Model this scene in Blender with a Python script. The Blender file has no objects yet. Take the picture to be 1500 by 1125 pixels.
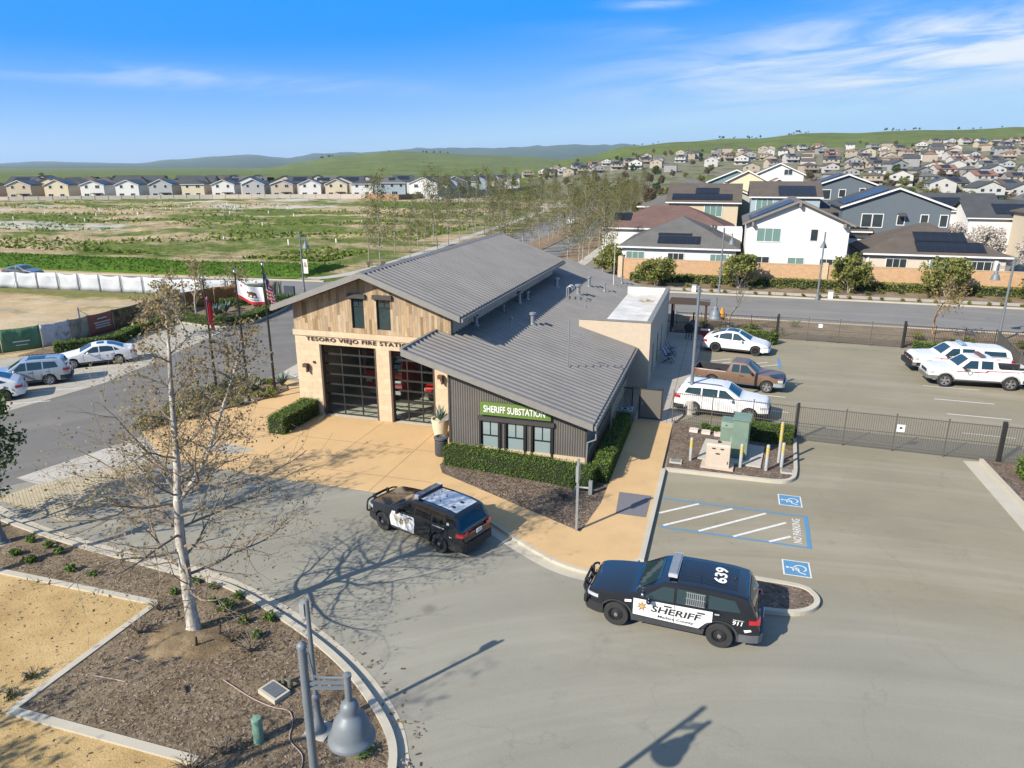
import bpy, math, random
from mathutils import Vector, Matrix, noise
from mathutils.geometry import tessellate_polygon
rad = math.radians
SC = bpy.context.scene
COL = SC.collection
pi = math.pi

# ------------------------------------------------------------------ mesh builder
class MB:
    def __init__(s):
        s.v = []; s.f = []; s.mi = []; s.m = 0
    def add(s, vs, fs, m=None):
        o = len(s.v); s.v.extend([tuple(p) for p in vs])
        for f in fs:
            s.f.append([o + i for i in f]); s.mi.append(s.m if m is None else m)
    def poly(s, *p, m=None):
        s.add(p, [list(range(len(p)))], m)
    def box(s, x0, x1, y0, y1, z0, z1, m=None, M=None):
        vs = [(x, y, z) for z in (z0, z1) for y in (y0, y1) for x in (x0, x1)]
        if M is not None: vs = [M @ Vector(p) for p in vs]
        s.add(vs, [[0, 2, 3, 1], [4, 5, 7, 6], [0, 1, 5, 4], [2, 6, 7, 3], [0, 4, 6, 2], [1, 3, 7, 5]], m)
    def prism(s, pts, z0, z1, m=None, bottom=False):
        """polygon in xy (any winding), extruded from z0 to z1"""
        a = sum(pts[i][0] * pts[(i + 1) % len(pts)][1] - pts[(i + 1) % len(pts)][0] * pts[i][1] for i in range(len(pts)))
        if a < 0: pts = pts[::-1]
        n = len(pts)
        tr = tessellate_polygon([[Vector((p[0], p[1], 0)) for p in pts]])
        top = [(p[0], p[1], z1) for p in pts]; bot = [(p[0], p[1], z0) for p in pts]
        fs = []
        for t in tr:
            A, B, C_ = [Vector(pts[i]) for i in t]
            up = (B - A).x * (C_ - A).y - (B - A).y * (C_ - A).x > 0
            fs.append(list(t) if up else list(t)[::-1])
        vs = top + bot; ff = list(fs)
        if z1 != z0:
            for i in range(n):
                j = (i + 1) % n
                ff.append([n + i, n + j, j, i])
            if bottom: ff += [[n + i for i in f[::-1]] for f in fs]
        s.add(vs, ff, m)
    def extr(s, pts3, d, m=None):
        """closed planar polygon in 3d extruded by vector d (solid)"""
        n = len(pts3); d = Vector(d)
        P = [Vector(p) for p in pts3]
        tr = tessellate_polygon([P])
        vs = P + [p + d for p in P]
        fs = [list(t) for t in tr] + [[n + i for i in t[::-1]] for t in tr]
        fs += [[i, (i + 1) % n, n + (i + 1) % n, n + i] for i in range(n)]
        s.add(vs, fs, m)
    def tube(s, pts, r, n=6, m=None, cap=True):
        pts = [Vector(p) for p in pts]
        if not hasattr(r, '__len__'): r = [r] * len(pts)
        vs = []; ref = None
        for i, p in enumerate(pts):
            d = (pts[min(i + 1, len(pts) - 1)] - pts[max(i - 1, 0)])
            if d.length < 1e-9: d = Vector((0, 0, 1))
            d.normalize()
            if ref is None:
                ref = Vector((1, 0, 0)) if abs(d.x) < .8 else Vector((0, 1, 0))
            a = (ref - d * ref.dot(d))
            if a.length < 1e-4: a = d.orthogonal()
            a.normalize(); b = d.cross(a); ref = a
            for k in range(n):
                t = 2 * pi * k / n
                vs.append(p + (a * math.cos(t) + b * math.sin(t)) * r[i])
        fs = []
        for i in range(len(pts) - 1):
            for k in range(n):
                fs.append([i * n + k, i * n + (k + 1) % n, (i + 1) * n + (k + 1) % n, (i + 1) * n + k])
        if cap:
            fs.append(list(range(n))[::-1]); fs.append([(len(pts) - 1) * n + k for k in range(n)])
        s.add(vs, fs, m)
    def lathe(s, prof, n=20, c=(0, 0, 0), axis='z', m=None):
        vs = []
        for r, z in prof:
            for k in range(n):
                t = 2 * pi * k / n
                if axis == 'z': vs.append((c[0] + r * math.cos(t), c[1] + r * math.sin(t), c[2] + z))
                elif axis == 'y': vs.append((c[0] + r * math.sin(t), c[1] + z, c[2] + r * math.cos(t)))
                else: vs.append((c[0] + z, c[1] + r * math.cos(t), c[2] + r * math.sin(t)))
        fs = []
        for i in range(len(prof) - 1):
            for k in range(n):
                fs.append([i * n + k, i * n + (k + 1) % n, (i + 1) * n + (k + 1) % n, (i + 1) * n + k])
        s.add(vs, fs, m)
    def ball(s, c, rx, ry=None, rz=None, n=10, k=6, m=None):
        ry = ry or rx; rz = rz or rx
        prof = [(math.sin(pi * i / k), -math.cos(pi * i / k)) for i in range(k + 1)]
        vs = [(c[0] + rx * r * math.cos(2 * pi * j / n), c[1] + ry * r * math.sin(2 * pi * j / n), c[2] + rz * z) for r, z in prof for j in range(n)]
        fs = [[i * n + j, i * n + (j + 1) % n, (i + 1) * n + (j + 1) % n, (i + 1) * n + j] for i in range(k) for j in range(n)]
        s.add(vs, fs, m)
    def leaf(s, p, size, rng, m=None, flat=0.0, asp=1.0):
        """one small two-sided leaf face of random direction"""
        n = Vector((rng.gauss(0, 1), rng.gauss(0, 1), rng.gauss(0, 1) + flat))
        if n.length < 1e-3: n = Vector((0, 0, 1))
        n.normalize(); a = n.orthogonal().normalized(); b = n.cross(a)
        t = rng.uniform(0, 2 * pi); a, b = a * math.cos(t) + b * math.sin(t), b * math.cos(t) - a * math.sin(t)
        p = Vector(p); h = size * .5
        s.add([p - a * h * asp, p + b * h * .7, p + a * h * asp, p - b * h * .7], [[0, 1, 2, 3]], m)
    def build(s, name, mats, parent=None, smooth=None, M=None):
        me = bpy.data.meshes.new(name)
        me.from_pydata(s.v, [], s.f)
        if not isinstance(mats, (list, tuple)): mats = [mats]
        for m in mats: me.materials.append(m)
        if len(mats) > 1: me.polygons.foreach_set('material_index', [min(i, len(mats) - 1) for i in s.mi])
        if smooth is not None:
            me.polygons.foreach_set('use_smooth', [True] * len(me.polygons))
            me.update()
            try: me.set_sharp_from_angle(angle=rad(smooth))
            except Exception: pass
        me.update()
        o = bpy.data.objects.new(name, me); COL.objects.link(o)
        if parent is not None: o.parent = parent
        return o

def grid(q, nu, nv, fn, colfn=None):
    """sheet of shared points: fn(i, j) -> point"""
    o = len(q.v); q.v += [tuple(fn(i, j)) for i in range(nu + 1) for j in range(nv + 1)]
    for i in range(nu):
        for j in range(nv):
            a = o + i * (nv + 1) + j; q.f.append([a, a + nv + 1, a + nv + 2, a + 1]); q.mi.append(colfn((i + .5) / nu, (j + .5) / nv) if colfn else q.m)
def tag(o, label=None, cat=None, group=None, kind=None):
    if label: o['label'] = label
    if cat: o['category'] = cat
    if group: o['group'] = group
    if kind: o['kind'] = kind
    return o
def E(name, label, cat, loc=(0, 0, 0), rz=0, group=None):
    o = bpy.data.objects.new(name, None); COL.objects.link(o)
    o.empty_display_size = .2
    o.location = loc; o.rotation_euler = (0, 0, rz)
    return tag(o, label, cat, group)
KIDS = {}
def kids(o): return [c for c in bpy.data.objects if c.parent is o]
def copy_tree(o, parent=None, ch=None):
    c = o.copy(); COL.objects.link(c)
    if parent is not None: c.parent = parent
    for k in list(o.children): copy_tree(k, c)
    return c
ORD = 'first second third fourth fifth sixth seventh eighth ninth tenth eleventh twelfth thirteenth fourteenth fifteenth sixteenth seventeenth eighteenth nineteenth twentieth'.split()
ORD += ['twenty-' + w for w in ORD[:9]] + ['thirtieth'] + ['thirty-' + w for w in ORD[:9]]

# ------------------------------------------------------------------ materials
def lin(c):
    return tuple((x / 255 / 12.92) if x / 255 <= .04045 else ((x / 255 + .055) / 1.055) ** 2.4 for x in c)
class NT:
    def __init__(s, name):
        s.mat = bpy.data.materials.new(name); s.mat.use_nodes = True
        s.t = s.mat.node_tree; s.t.nodes.clear()
        s.out = s.n('ShaderNodeOutputMaterial')
    def n(s, typ, **kw):
        nd = s.t.nodes.new(typ)
        for k, v in kw.items(): setattr(nd, k, v)
        return nd
    def l(s, a, b): s.t.links.new(a, b)
    def noise(s, vec, scale, detail=5, rough=.6, dist=0):
        nd = s.n('ShaderNodeTexNoise'); nd.inputs['Scale'].default_value = scale
        nd.inputs['Detail'].default_value = detail; nd.inputs['Roughness'].default_value = rough
        nd.inputs['Distortion'].default_value = dist
        if vec is not None: s.l(vec, nd.inputs['Vector'])
        return nd.outputs['Fac']
    def ramp(s, fac, stops):
        nd = s.n('ShaderNodeValToRGB'); cr = nd.color_ramp
        while len(cr.elements) > 1: cr.elements.remove(cr.elements[-1])
        for i, (p, c) in enumerate(stops):
            e = cr.elements[0] if i == 0 else cr.elements.new(p)
            e.position = p; e.color = (c[0], c[1], c[2], 1) if hasattr(c, '__len__') else (c, c, c, 1)
        s.l(fac, nd.inputs['Fac']); return nd.outputs['Color']
    def mix(s, fac, a, b, mode='MIX'):
        nd = s.n('ShaderNodeMix', data_type='RGBA', blend_type=mode)
        for k, val in ((0, fac), (6, a), (7, b)):
            inp = nd.inputs[k]
            if hasattr(val, 'is_linked'): s.l(val, inp)
            elif hasattr(val, '__len__'): inp.default_value = (val[0], val[1], val[2], 1)
            else: inp.default_value = val if k == 0 else (val, val, val, 1)
        return nd.outputs[2]
    def math(s, op, a, b=0.0, c=None):
        nd = s.n('ShaderNodeMath', operation=op)
        for i, v in enumerate((a, b) if c is None else (a, b, c)):
            if hasattr(v, 'is_linked'): s.l(v, nd.inputs[i])
            else: nd.inputs[i].default_value = v
        return nd.outputs[0]
    def coord(s, kind='Object'):
        return s.n('ShaderNodeTexCoord').outputs[kind]
    def pos(s):
        return s.n('ShaderNodeNewGeometry').outputs['Position']
    def mapping(s, vec, scale=(1, 1, 1), rot=(0, 0, 0), loc=(0, 0, 0)):
        nd = s.n('ShaderNodeMapping'); nd.inputs['Scale'].default_value = scale
        nd.inputs['Rotation'].default_value = rot; nd.inputs['Location'].default_value = loc
        s.l(vec, nd.inputs['Vector']); return nd.outputs['Vector']
    def bsdf(s, color, rough=.8, metal=0, spec=.5, bump=None, bstr=.3, bdist=.02, coat=0, trans=None):
        b = s.n('ShaderNodeBsdfPrincipled')
        if hasattr(color, 'is_linked'): s.l(color, b.inputs['Base Color'])
        else: b.inputs['Base Color'].default_value = (*color[:3], 1)
        if hasattr(rough, 'is_linked'): s.l(rough, b.inputs['Roughness'])
        else: b.inputs['Roughness'].default_value = rough
        b.inputs['Metallic'].default_value = metal
        b.inputs['Specular IOR Level'].default_value = spec
        b.inputs['Coat Weight'].default_value = coat
        b.inputs['Coat Roughness'].default_value = .05
        if bump is not None:
            bn = s.n('ShaderNodeBump'); bn.inputs['Strength'].default_value = bstr; bn.inputs['Distance'].default_value = bdist
            s.l(bump, bn.inputs['Height']); s.l(bn.outputs['Normal'], b.inputs['Normal'])
        s.l(b.outputs[0], s.out.inputs['Surface'])
        return b
MC = {}
def mat(name, c, c2=None, sc=6.0, rough=.8, metal=0, spec=.4, bump=0, bsc=None, big=0, bigsc=.3, coat=0, pos=False, det=6):
    """two-tone noisy surface; 'big' adds broad soft tonal variation"""
    if name in MC: return MC[name]
    t = NT(name); v = t.pos() if pos else t.coord()
    if c2 is None: c2 = tuple(x * .8 for x in c)
    f = t.noise(v, sc, det, .65)
    col = t.ramp(f, [(.3, c2), (.7, c)])
    if big:
        g = t.noise(v, bigsc, 4, .6)
        col = t.mix(1.0, col, t.ramp(g, [(.3, 1 - big), (.7, 1 + big * .5)]), 'MULTIPLY')
    bp = t.noise(v, bsc or sc * 4, 4, .6) if bump else None
    t.bsdf(col, rough, metal, spec, bp, bump, .03, coat)
    MC[name] = t.mat; return t.mat
def flat(name, c, rough=.5, metal=0, spec=.5, coat=0):
    if name in MC: return MC[name]
    t = NT(name); v = t.coord()
    f = t.noise(v, 3.0, 5, .7)
    col = t.ramp(f, [(.25, tuple(x * .88 for x in c)), (.75, c)])
    r = t.math('MULTIPLY_ADD', f, .25 * rough, rough * .88)
    t.bsdf(col, r, metal, spec, None, 0, .02, coat)
    MC[name] = t.mat; return t.mat
def leafmat(name, a, b, c=None, rough=.6, trans=.3, sc=3.0):
    """foliage: colour varies from clump to clump, some light passes through"""
    if name in MC: return MC[name]
    t = NT(name); v = t.pos()
    f = t.noise(v, sc, 3, .7)
    fine = t.noise(v, sc * 9, 2, .6)
    f = t.math('ADD', t.math('MULTIPLY', f, .42), t.math('ADD', t.math('MULTIPLY', fine, .33), t.math('MULTIPLY', t.noise(v, sc * .22, 3, .6), .25)))
    st = [(.35, a), (.52, b)] + ([(.66, c)] if c else [])
    col = t.ramp(f, st)
    d = t.n('ShaderNodeBsdfPrincipled'); t.l(col, d.inputs['Base Color']); d.inputs['Roughness'].default_value = rough
    d.inputs['Specular IOR Level'].default_value = .25
    tr = t.n('ShaderNodeBsdfTranslucent'); t.l(col, tr.inputs['Color'])
    m = t.n('ShaderNodeMixShader'); m.inputs[0].default_value = trans
    t.l(d.outputs[0], m.inputs[1]); t.l(tr.outputs[0], m.inputs[2]); t.l(m.outputs[0], t.out.inputs['Surface'])
    MC[name] = t.mat; return t.mat
def glassmat(name, tint=(.02, .03, .035), see=0.0, rough=.03):
    """window glass: mirror reflection over a dark tint, partly see-through"""
    if name in MC: return MC[name]
    t = NT(name)
    d = t.n('ShaderNodeBsdfPrincipled'); d.inputs['Base Color'].default_value = (*tint, 1); d.inputs['Roughness'].default_value = rough
    d.inputs['Specular IOR Level'].default_value = .7
    wob = t.noise(t.coord(), 1.3, 2, .5)
    bn = t.n('ShaderNodeBump'); bn.inputs['Strength'].default_value = .05; bn.inputs['Distance'].default_value = .05
    t.l(wob, bn.inputs['Height']); t.l(bn.outputs['Normal'], d.inputs['Normal'])
    if see:
        tr = t.n('ShaderNodeBsdfTransparent'); tr.inputs['Color'].default_value = (.85, .92, .9, 1)
        m = t.n('ShaderNodeMixShader'); m.inputs[0].default_value = see
        t.l(d.outputs[0], m.inputs[1]); t.l(tr.outputs[0], m.inputs[2]); t.l(m.outputs[0], t.out.inputs['Surface'])
    else: t.l(d.outputs[0], t.out.inputs['Surface'])
    MC[name] = t.mat; return t.mat

def text_mesh(body, width=None, height=1.0, bold=0.0, shear=0.0, spacing=1.0, center=True):
    """(verts2d, faces, w): lettering as flat faces, cap height = height, optionally stretched to width"""
    cu = bpy.data.curves.new('lettering', 'FONT'); cu.body = body; cu.size = 1; cu.offset = bold; cu.shear = shear
    cu.space_character = spacing; cu.resolution_u = 3
    o = bpy.data.objects.new('lettering', cu); COL.objects.link(o)
    dg = bpy.context.evaluated_depsgraph_get()
    me = bpy.data.meshes.new_from_object(o.evaluated_get(dg))
    vs = [(v.co.x, v.co.y) for v in me.vertices]; fs = [list(p.vertices) for p in me.polygons]
    bpy.data.objects.remove(o); bpy.data.curves.remove(cu); bpy.data.meshes.remove(me)
    x0 = min(v[0] for v in vs); x1 = max(v[0] for v in vs); y0 = min(v[1] for v in vs); y1 = max(v[1] for v in vs)
    sy = height / (y1 - y0); sx = sy if width is None else width / (x1 - x0)
    w = (x1 - x0) * sx
    return [((v[0] - x0) * sx - (w / 2 if center else 0), (v[1] - y0) * sy - (height / 2 if center else 0)) for v in vs], fs, w
def letters(mb, body, origin, ux, uy, width=None, height=.3, bold=0.0, shear=0.0, depth=0.0, m=None, spacing=1.0):
    """lettering in the plane (ux, uy) through origin (its centre)"""
    vs, fs, w = text_mesh(body, width, height, bold, shear, spacing)
    o = Vector(origin); ux = Vector(ux).normalized(); uy = Vector(uy).normalized(); n = ux.cross(uy)
    P = [o + ux * a + uy * b + n * depth for a, b in vs]
    mb.add(P, fs, m)
    if depth:
        from collections import Counter
        cnt = Counter(); 
        for f in fs:
            for i in range(len(f)): cnt[tuple(sorted((f[i], f[(i + 1) % len(f)])))] += 1
        Q = [o + ux * a + uy * b for a, b in vs]; off = len(P)
        sides = []
        for f in fs:
            for i in range(len(f)):
                a, b = f[i], f[(i + 1) % len(f)]
                if cnt[tuple(sorted((a, b)))] == 1: sides.append([b, a, a + off, b + off])
        mb.add(P + Q, sides, m)
# ------------------------------------------------------------------ camera, sun, sky
CAMH = 13.4; FPX = 1041.0; PITCH = math.atan((562.5 - 243.0) / FPX); YAW = rad(16.7)
cam = bpy.data.cameras.new('camera'); camo = bpy.data.objects.new('camera', cam); COL.objects.link(camo)
camo.location = (0, 0, CAMH); camo.rotation_euler = (pi / 2 - PITCH, 0, YAW)
cam.sensor_width = 36; cam.lens = 36 * FPX / 1500; cam.clip_start = .1; cam.clip_end = 40000
SC.camera = camo
SUN_EL = rad(33.6); SUN_FROM = Vector((-.565, -.825, 0)).normalized()
sun = bpy.data.lights.new('sun', 'SUN'); suno = bpy.data.objects.new('sun', sun); COL.objects.link(suno)
sun.energy = 4.2; sun.angle = rad(.53); sun.color = (1.0, .93, .82)
to_sun = Vector((SUN_FROM.x * math.cos(SUN_EL), SUN_FROM.y * math.cos(SUN_EL), math.sin(SUN_EL)))
suno.rotation_euler = (-to_sun).to_track_quat('-Z', 'Y').to_euler()
suno.location = to_sun * 80
W = bpy.data.worlds.new('World'); SC.world = W; W.use_nodes = True
wt = W.node_tree; wt.nodes.clear()
def wn(typ, **kw):
    nd = wt.nodes.new(typ)
    for k, v in kw.items(): setattr(nd, k, v)
    return nd
wl = wt.links.new
sky = wn('ShaderNodeTexSky', sky_type='NISHITA'); sky.sun_disc = False
sky.sun_elevation = SUN_EL; sky.sun_rotation = math.atan2(to_sun.x, to_sun.y)
sky.altitude = 150; sky.air_density = 1.0; sky.dust_density = .35; sky.ozone_density = 2.2
tc = wn('ShaderNodeTexCoord')
sp = wn('ShaderNodeSeparateXYZ'); wl(tc.outputs['Generated'], sp.inputs[0])
def wm(op, a, b=0.0, clamp=False):
    nd = wn('ShaderNodeMath', operation=op); nd.use_clamp = clamp
    for i, v in enumerate((a, b)):
        if hasattr(v, 'is_linked'): wl(v, nd.inputs[i])
        else: nd.inputs[i].default_value = v
    return nd.outputs[0]
# clean spring air: the sky model graded channel by channel towards a deeper blue
sr = wn('ShaderNodeSeparateColor'); wl(sky.outputs[0], sr.inputs[0])
def chan(i, off_, k, lo, hi): return wm('MINIMUM', wm('MAXIMUM', wm('MULTIPLY', wm('SUBTRACT', sr.outputs[i], off_), k), lo), hi)
cc = wn('ShaderNodeCombineColor')
gr = wm('MULTIPLY', wm('SUBTRACT', sp.outputs[2], .27), 3.6, True)
cr_ = chan(0, 2.75, .62, .0, 2.2); wl(cr_, cc.inputs[0]); wl(wm('ADD', wm('MULTIPLY', cr_, .92), 1.6), cc.inputs[1]); cc.inputs[2].default_value = 5.0
# thin high cloud: two drifts of streaks, placed by compass bearing and height
az = wm('ARCTAN2', sp.outputs[0], sp.outputs[1]); el = sp.outputs[2]
def drift(a0, aw, e0, ew, tilt):
    da = wm('DIVIDE', wm('SUBTRACT', az, a0), aw); e_ = wm('SUBTRACT', wm('SUBTRACT', el, e0), wm('MULTIPLY', wm('SUBTRACT', az, a0), tilt)); de = wm('DIVIDE', e_, ew)
    return wm('POWER', 2.718, wm('MULTIPLY', wm('ADD', wm('MULTIPLY', da, da), wm('MULTIPLY', de, de)), -1.0))
cb = wn('ShaderNodeCombineXYZ'); wl(wm('MULTIPLY', az, 3.2), cb.inputs[0]); wl(wm('ADD', wm('MULTIPLY', el, 24.0), wm('MULTIPLY', az, -1.6)), cb.inputs[1])
n2 = wn('ShaderNodeTexNoise'); n2.inputs['Scale'].default_value = 1.35; n2.inputs['Detail'].default_value = 10; n2.inputs['Roughness'].default_value = .62; n2.inputs['Distortion'].default_value = .6
wl(cb.outputs[0], n2.inputs['Vector'])
def wramp(fac, stops):
    nd = wn('ShaderNodeValToRGB'); cr = nd.color_ramp
    cr.elements[0].position = stops[0][0]; cr.elements[0].color = (*[stops[0][1]] * 3, 1)
    cr.elements[1].position = stops[1][0]; cr.elements[1].color = (*[stops[1][1]] * 3, 1)
    wl(fac, nd.inputs[0]); return nd.outputs[0]
wisp = wramp(n2.outputs['Fac'], [(.40, 0), (.64, 1)])
dm = wm('ADD', wm('MULTIPLY', drift(.19, .26, .120, .040, .05), 1.7), wm('ADD', wm('MULTIPLY', drift(-.72, .26, .100, .012, -.01), .6), wm('ADD', wm('MULTIPLY', drift(-.11, .05, .19, .006, 0), .7), wm('MULTIPLY', drift(.0, .2, .158, .010, -.02), .3))))
cf = wm('MULTIPLY', wm('MULTIPLY', dm, wm('ADD', wm('MULTIPLY', wisp, .92), .08)), .85, True)
mx = wn('ShaderNodeMix', data_type='RGBA'); wl(cf, mx.inputs[0]); gm = wn('ShaderNodeMix', data_type='RGBA'); wl(gr, gm.inputs[0]); wl(cc.outputs[0], gm.inputs[6]); hi_ = wn('ShaderNodeVectorMath', operation='SCALE'); hi_.inputs['Scale'].default_value = 1.22; wl(sky.outputs[0], hi_.inputs[0]); wl(hi_.outputs[0], gm.inputs[7]); wl(gm.outputs[2], mx.inputs[6]); mx.inputs[7].default_value = (4.1, 4.5, 4.9, 1)
bg = wn('ShaderNodeBackground'); bg.inputs['Strength'].default_value = .1
wl(mx.outputs[2], bg.inputs['Color'])
wo = wn('ShaderNodeOutputWorld'); wl(bg.outputs[0], wo.inputs['Surface'])
SC.view_settings.view_transform = 'Standard'; SC.view_settings.look = 'None'
SC.view_settings.exposure = 1.05; SC.view_settings.gamma = 1; SC.view_settings.use_curve_mapping = False
SC.cycles.max_bounces = 6; SC.cycles.transparent_max_bounces = 12; SC.cycles.volume_bounces = 0
SC.cycles.caustics_reflective = False; SC.cycles.caustics_refractive = False
# ------------------------------------------------------------------ ground, hills, roads
CY, SY = math.cos(YAW), math.sin(YAW)
CP2 = math.cos(PITCH) ** 2; CP = math.cos(PITCH)
def W2(lat, fwd): return (lat * CY - fwd * SY, lat * SY + fwd * CY)     # camera frame -> local frame
def lerp_table(tb, u):
    if u <= tb[0][0]: return tb[0][1]
    for (a, va), (b, vb) in zip(tb, tb[1:]):
        if u <= b:
            k = (u - a) / (b - a); k = k * k * (3 - 2 * k); return va + (vb - va) * k
    return tb[-1][1]
CR1 = [(700, 262), (790, 243), (860, 228), (920, 213), (1000, 206), (1100, 201), (1180, 195), (1250, 193), (1310, 191), (1400, 190), (1480, 186), (1650, 184), (2400, 200)]
CR2 = [(340, 256), (400, 245), (440, 237), (500, 228), (580, 222), (640, 224), (700, 227), (760, 229), (830, 233), (920, 236), (1100, 240)]
CR3 = [(-600, 238), (0, 239), (60, 236), (130, 238), (200, 239), (260, 233), (330, 228), (365, 226), (420, 231), (470, 224), (540, 222), (600, 218), (640, 216), (720, 217), (790, 213), (850, 212), (905, 211), (950, 214), (1100, 212), (1300, 205), (1700, 206)]
def hill_h(u, r):
    n = noise.noise
    h = 0.0
    # right hand hill with the houses on its foot
    c = 13.4 + 1500 * (243 - lerp_table(CR1, u)) / FPX * CP2
    if r > 340 and c > 0:
        k = min(1, (r - 340) / 1160); k = k ** 1.12 if r < 1500 else 1 - min(1, (r - 1500) / 1500)
        h = max(h, c * k * (1 + .035 * n(Vector((u / 60, r / 260, 1))) * min(1, k * 3)))
    c = 13.4 + 2600 * (243 - lerp_table(CR2, u)) / FPX * CP2
    if r > 1300 and c > 0:
        k = (r - 1300) / 1300 if r < 2600 else 1 - min(1, (r - 2600) / 1500)
        h = max(h, c * max(0, k) * (1 + .04 * n(Vector((u / 50, r / 400, 4)))))
    c = 13.4 + 9000 * (243 - lerp_table(CR3, u)) / FPX * CP2
    if r > 4500 and c > 0:
        k = (r - 4500) / 4500 if r < 9000 else 1 - (r - 9000) / 9000 * .5
        h = max(h, c * max(0, k) ** 1.2 * (1 + .10 * n(Vector((u / 26, r / 900, 7))) + .05 * n(Vector((u / 9, r / 500, 9)))))
    return h
def ground_z(x, y):
    fwd = -x * SY + y * CY; lat = x * CY + y * SY
    if fwd < 300: return 0.0
    return hill_h(750 + FPX / CP * lat / fwd, fwd)

def field_mat():
    t = NT('field_soil'); p = t.pos()
    grass = t.ramp(t.noise(p, .9, 6, .75), [(.3, (.050, .070, .012)), (.5, (.105, .140, .026)), (.7, (.19, .19, .06))])
    dry = t.ramp(t.noise(p, .35, 7, .7), [(.3, (.25, .18, .09)), (.55, (.42, .32, .19)), (.75, (.55, .48, .37))])
    m = t.mapping(p, scale=(.6, 1.25, 1), rot=(0, 0, rad(22)))
    f1 = t.noise(m, .022, 7, .62, .6); f2 = t.noise(p, .11, 5, .7)
    f = t.math('ADD', t.math('MULTIPLY', f1, .72), t.math('MULTIPLY', f2, .28))
    col = t.mix(t.ramp(f, [(.462, 0.0), (.525, 1.0)]), grass, dry)
    f3 = t.noise(m, .03, 6, .6, .4)
    pale = t.ramp(f3, [(.57, 0.0), (.63, 1.0)])
    col = t.mix(t.math('MULTIPLY', pale, .8), col, (.47, .45, .40))
    f4 = t.noise(t.mapping(p, scale=(1, 1, 1), loc=(50, 20, 0)), .05, 6, .65)
    col = t.mix(t.ramp(f4, [(.6, 0.0), (.7, .55)]), col, (.10, .105, .03))
    t.bsdf(col, .95, 0, .1, t.noise(p, 1.6, 6, .7), .9, .5)
    return t.mat
def pasture_mat():
    t = NT('pasture'); p = t.pos()
    a = t.ramp(t.noise(p, .05, 8, .7), [(.3, (.060, .085, .014)), (.5, (.105, .135, .026)), (.72, (.16, .17, .045))])
    m = t.mapping(p, scale=(.4, 1, 1), rot=(0, 0, rad(16.7)))
    b = t.ramp(t.noise(m, .009, 6, .65, .5), [(.55, 0.0), (.72, .75)])
    col = t.mix(b, a, (.17, .135, .06))
    c = t.ramp(t.noise(p, .012, 5, .6), [(.3, .72), (.7, 1.15)])
    col = t.mix(1.0, col, c, 'MULTIPLY')
    t.bsdf(col, .95, 0, .1, t.noise(p, .06, 6, .7), .6, 4)
    return t.mat
def range_mat():
    t = NT('chaparral'); p = t.pos()
    col = t.ramp(t.noise(p, .0016, 8, .7), [(.35, (.030, .055, .030)), (.6, (.055, .085, .040)), (.8, (.10, .11, .055))])
    t.bsdf(col, .95, 0, .1, t.noise(p, .002, 6, .65), .8, 60)
    return t.mat
def suburb_mat():
    t = NT('suburb_ground'); p = t.pos()
    col = t.ramp(t.noise(p, .045, 6, .7), [(.32, (.10, .085, .06)), (.45, (.19, .165, .125)), (.55, (.11, .125, .045)), (.68, (.085, .11, .03)), (.8, (.25, .22, .17))])
    t.bsdf(col, .95, 0, .1, t.noise(p, .3, 5, .7), .5, 1.0); return t.mat
rs = [-60, 40, 70, 100, 140, 190, 250, 310, 345]
r = 345
while r < 1500: r *= 1.07; rs.append(r)
while r < 4300: r *= 1.06; rs.append(r)
while r < 18500: r *= 1.045; rs.append(r)
us = [-1500, -900, -600] + list(range(-420, 1921, 8)) + [2100, 2500, 3200]
b = MB()
vs = []
for r in rs:
    for u in us:
        lat = (u - 750) / FPX * CP * max(r, 60)
        x, y = W2(lat, r); vs.append((x, y, hill_h(u, r) if r > 300 else 0.0))
nu = len(us); fs = []; mi = []
for i in range(len(rs) - 1):
    for j in range(nu - 1):
        fs.append([i * nu + j, i * nu + j + 1, (i + 1) * nu + j + 1, (i + 1) * nu + j])
        mi.append(3 if 300 < rs[i] < 880 and us[j] > 770 + max(0, rs[i] - 620) * .5 else 2 if rs[i] > 4300 else 1 if (rs[i] > 320 or us[j] > 860) else 0)
b.v = vs; b.f = fs; b.mi = mi
tag(b.build('ground', [field_mat(), pasture_mat(), range_mat(), suburb_mat()], smooth=60), kind='structure')

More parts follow.
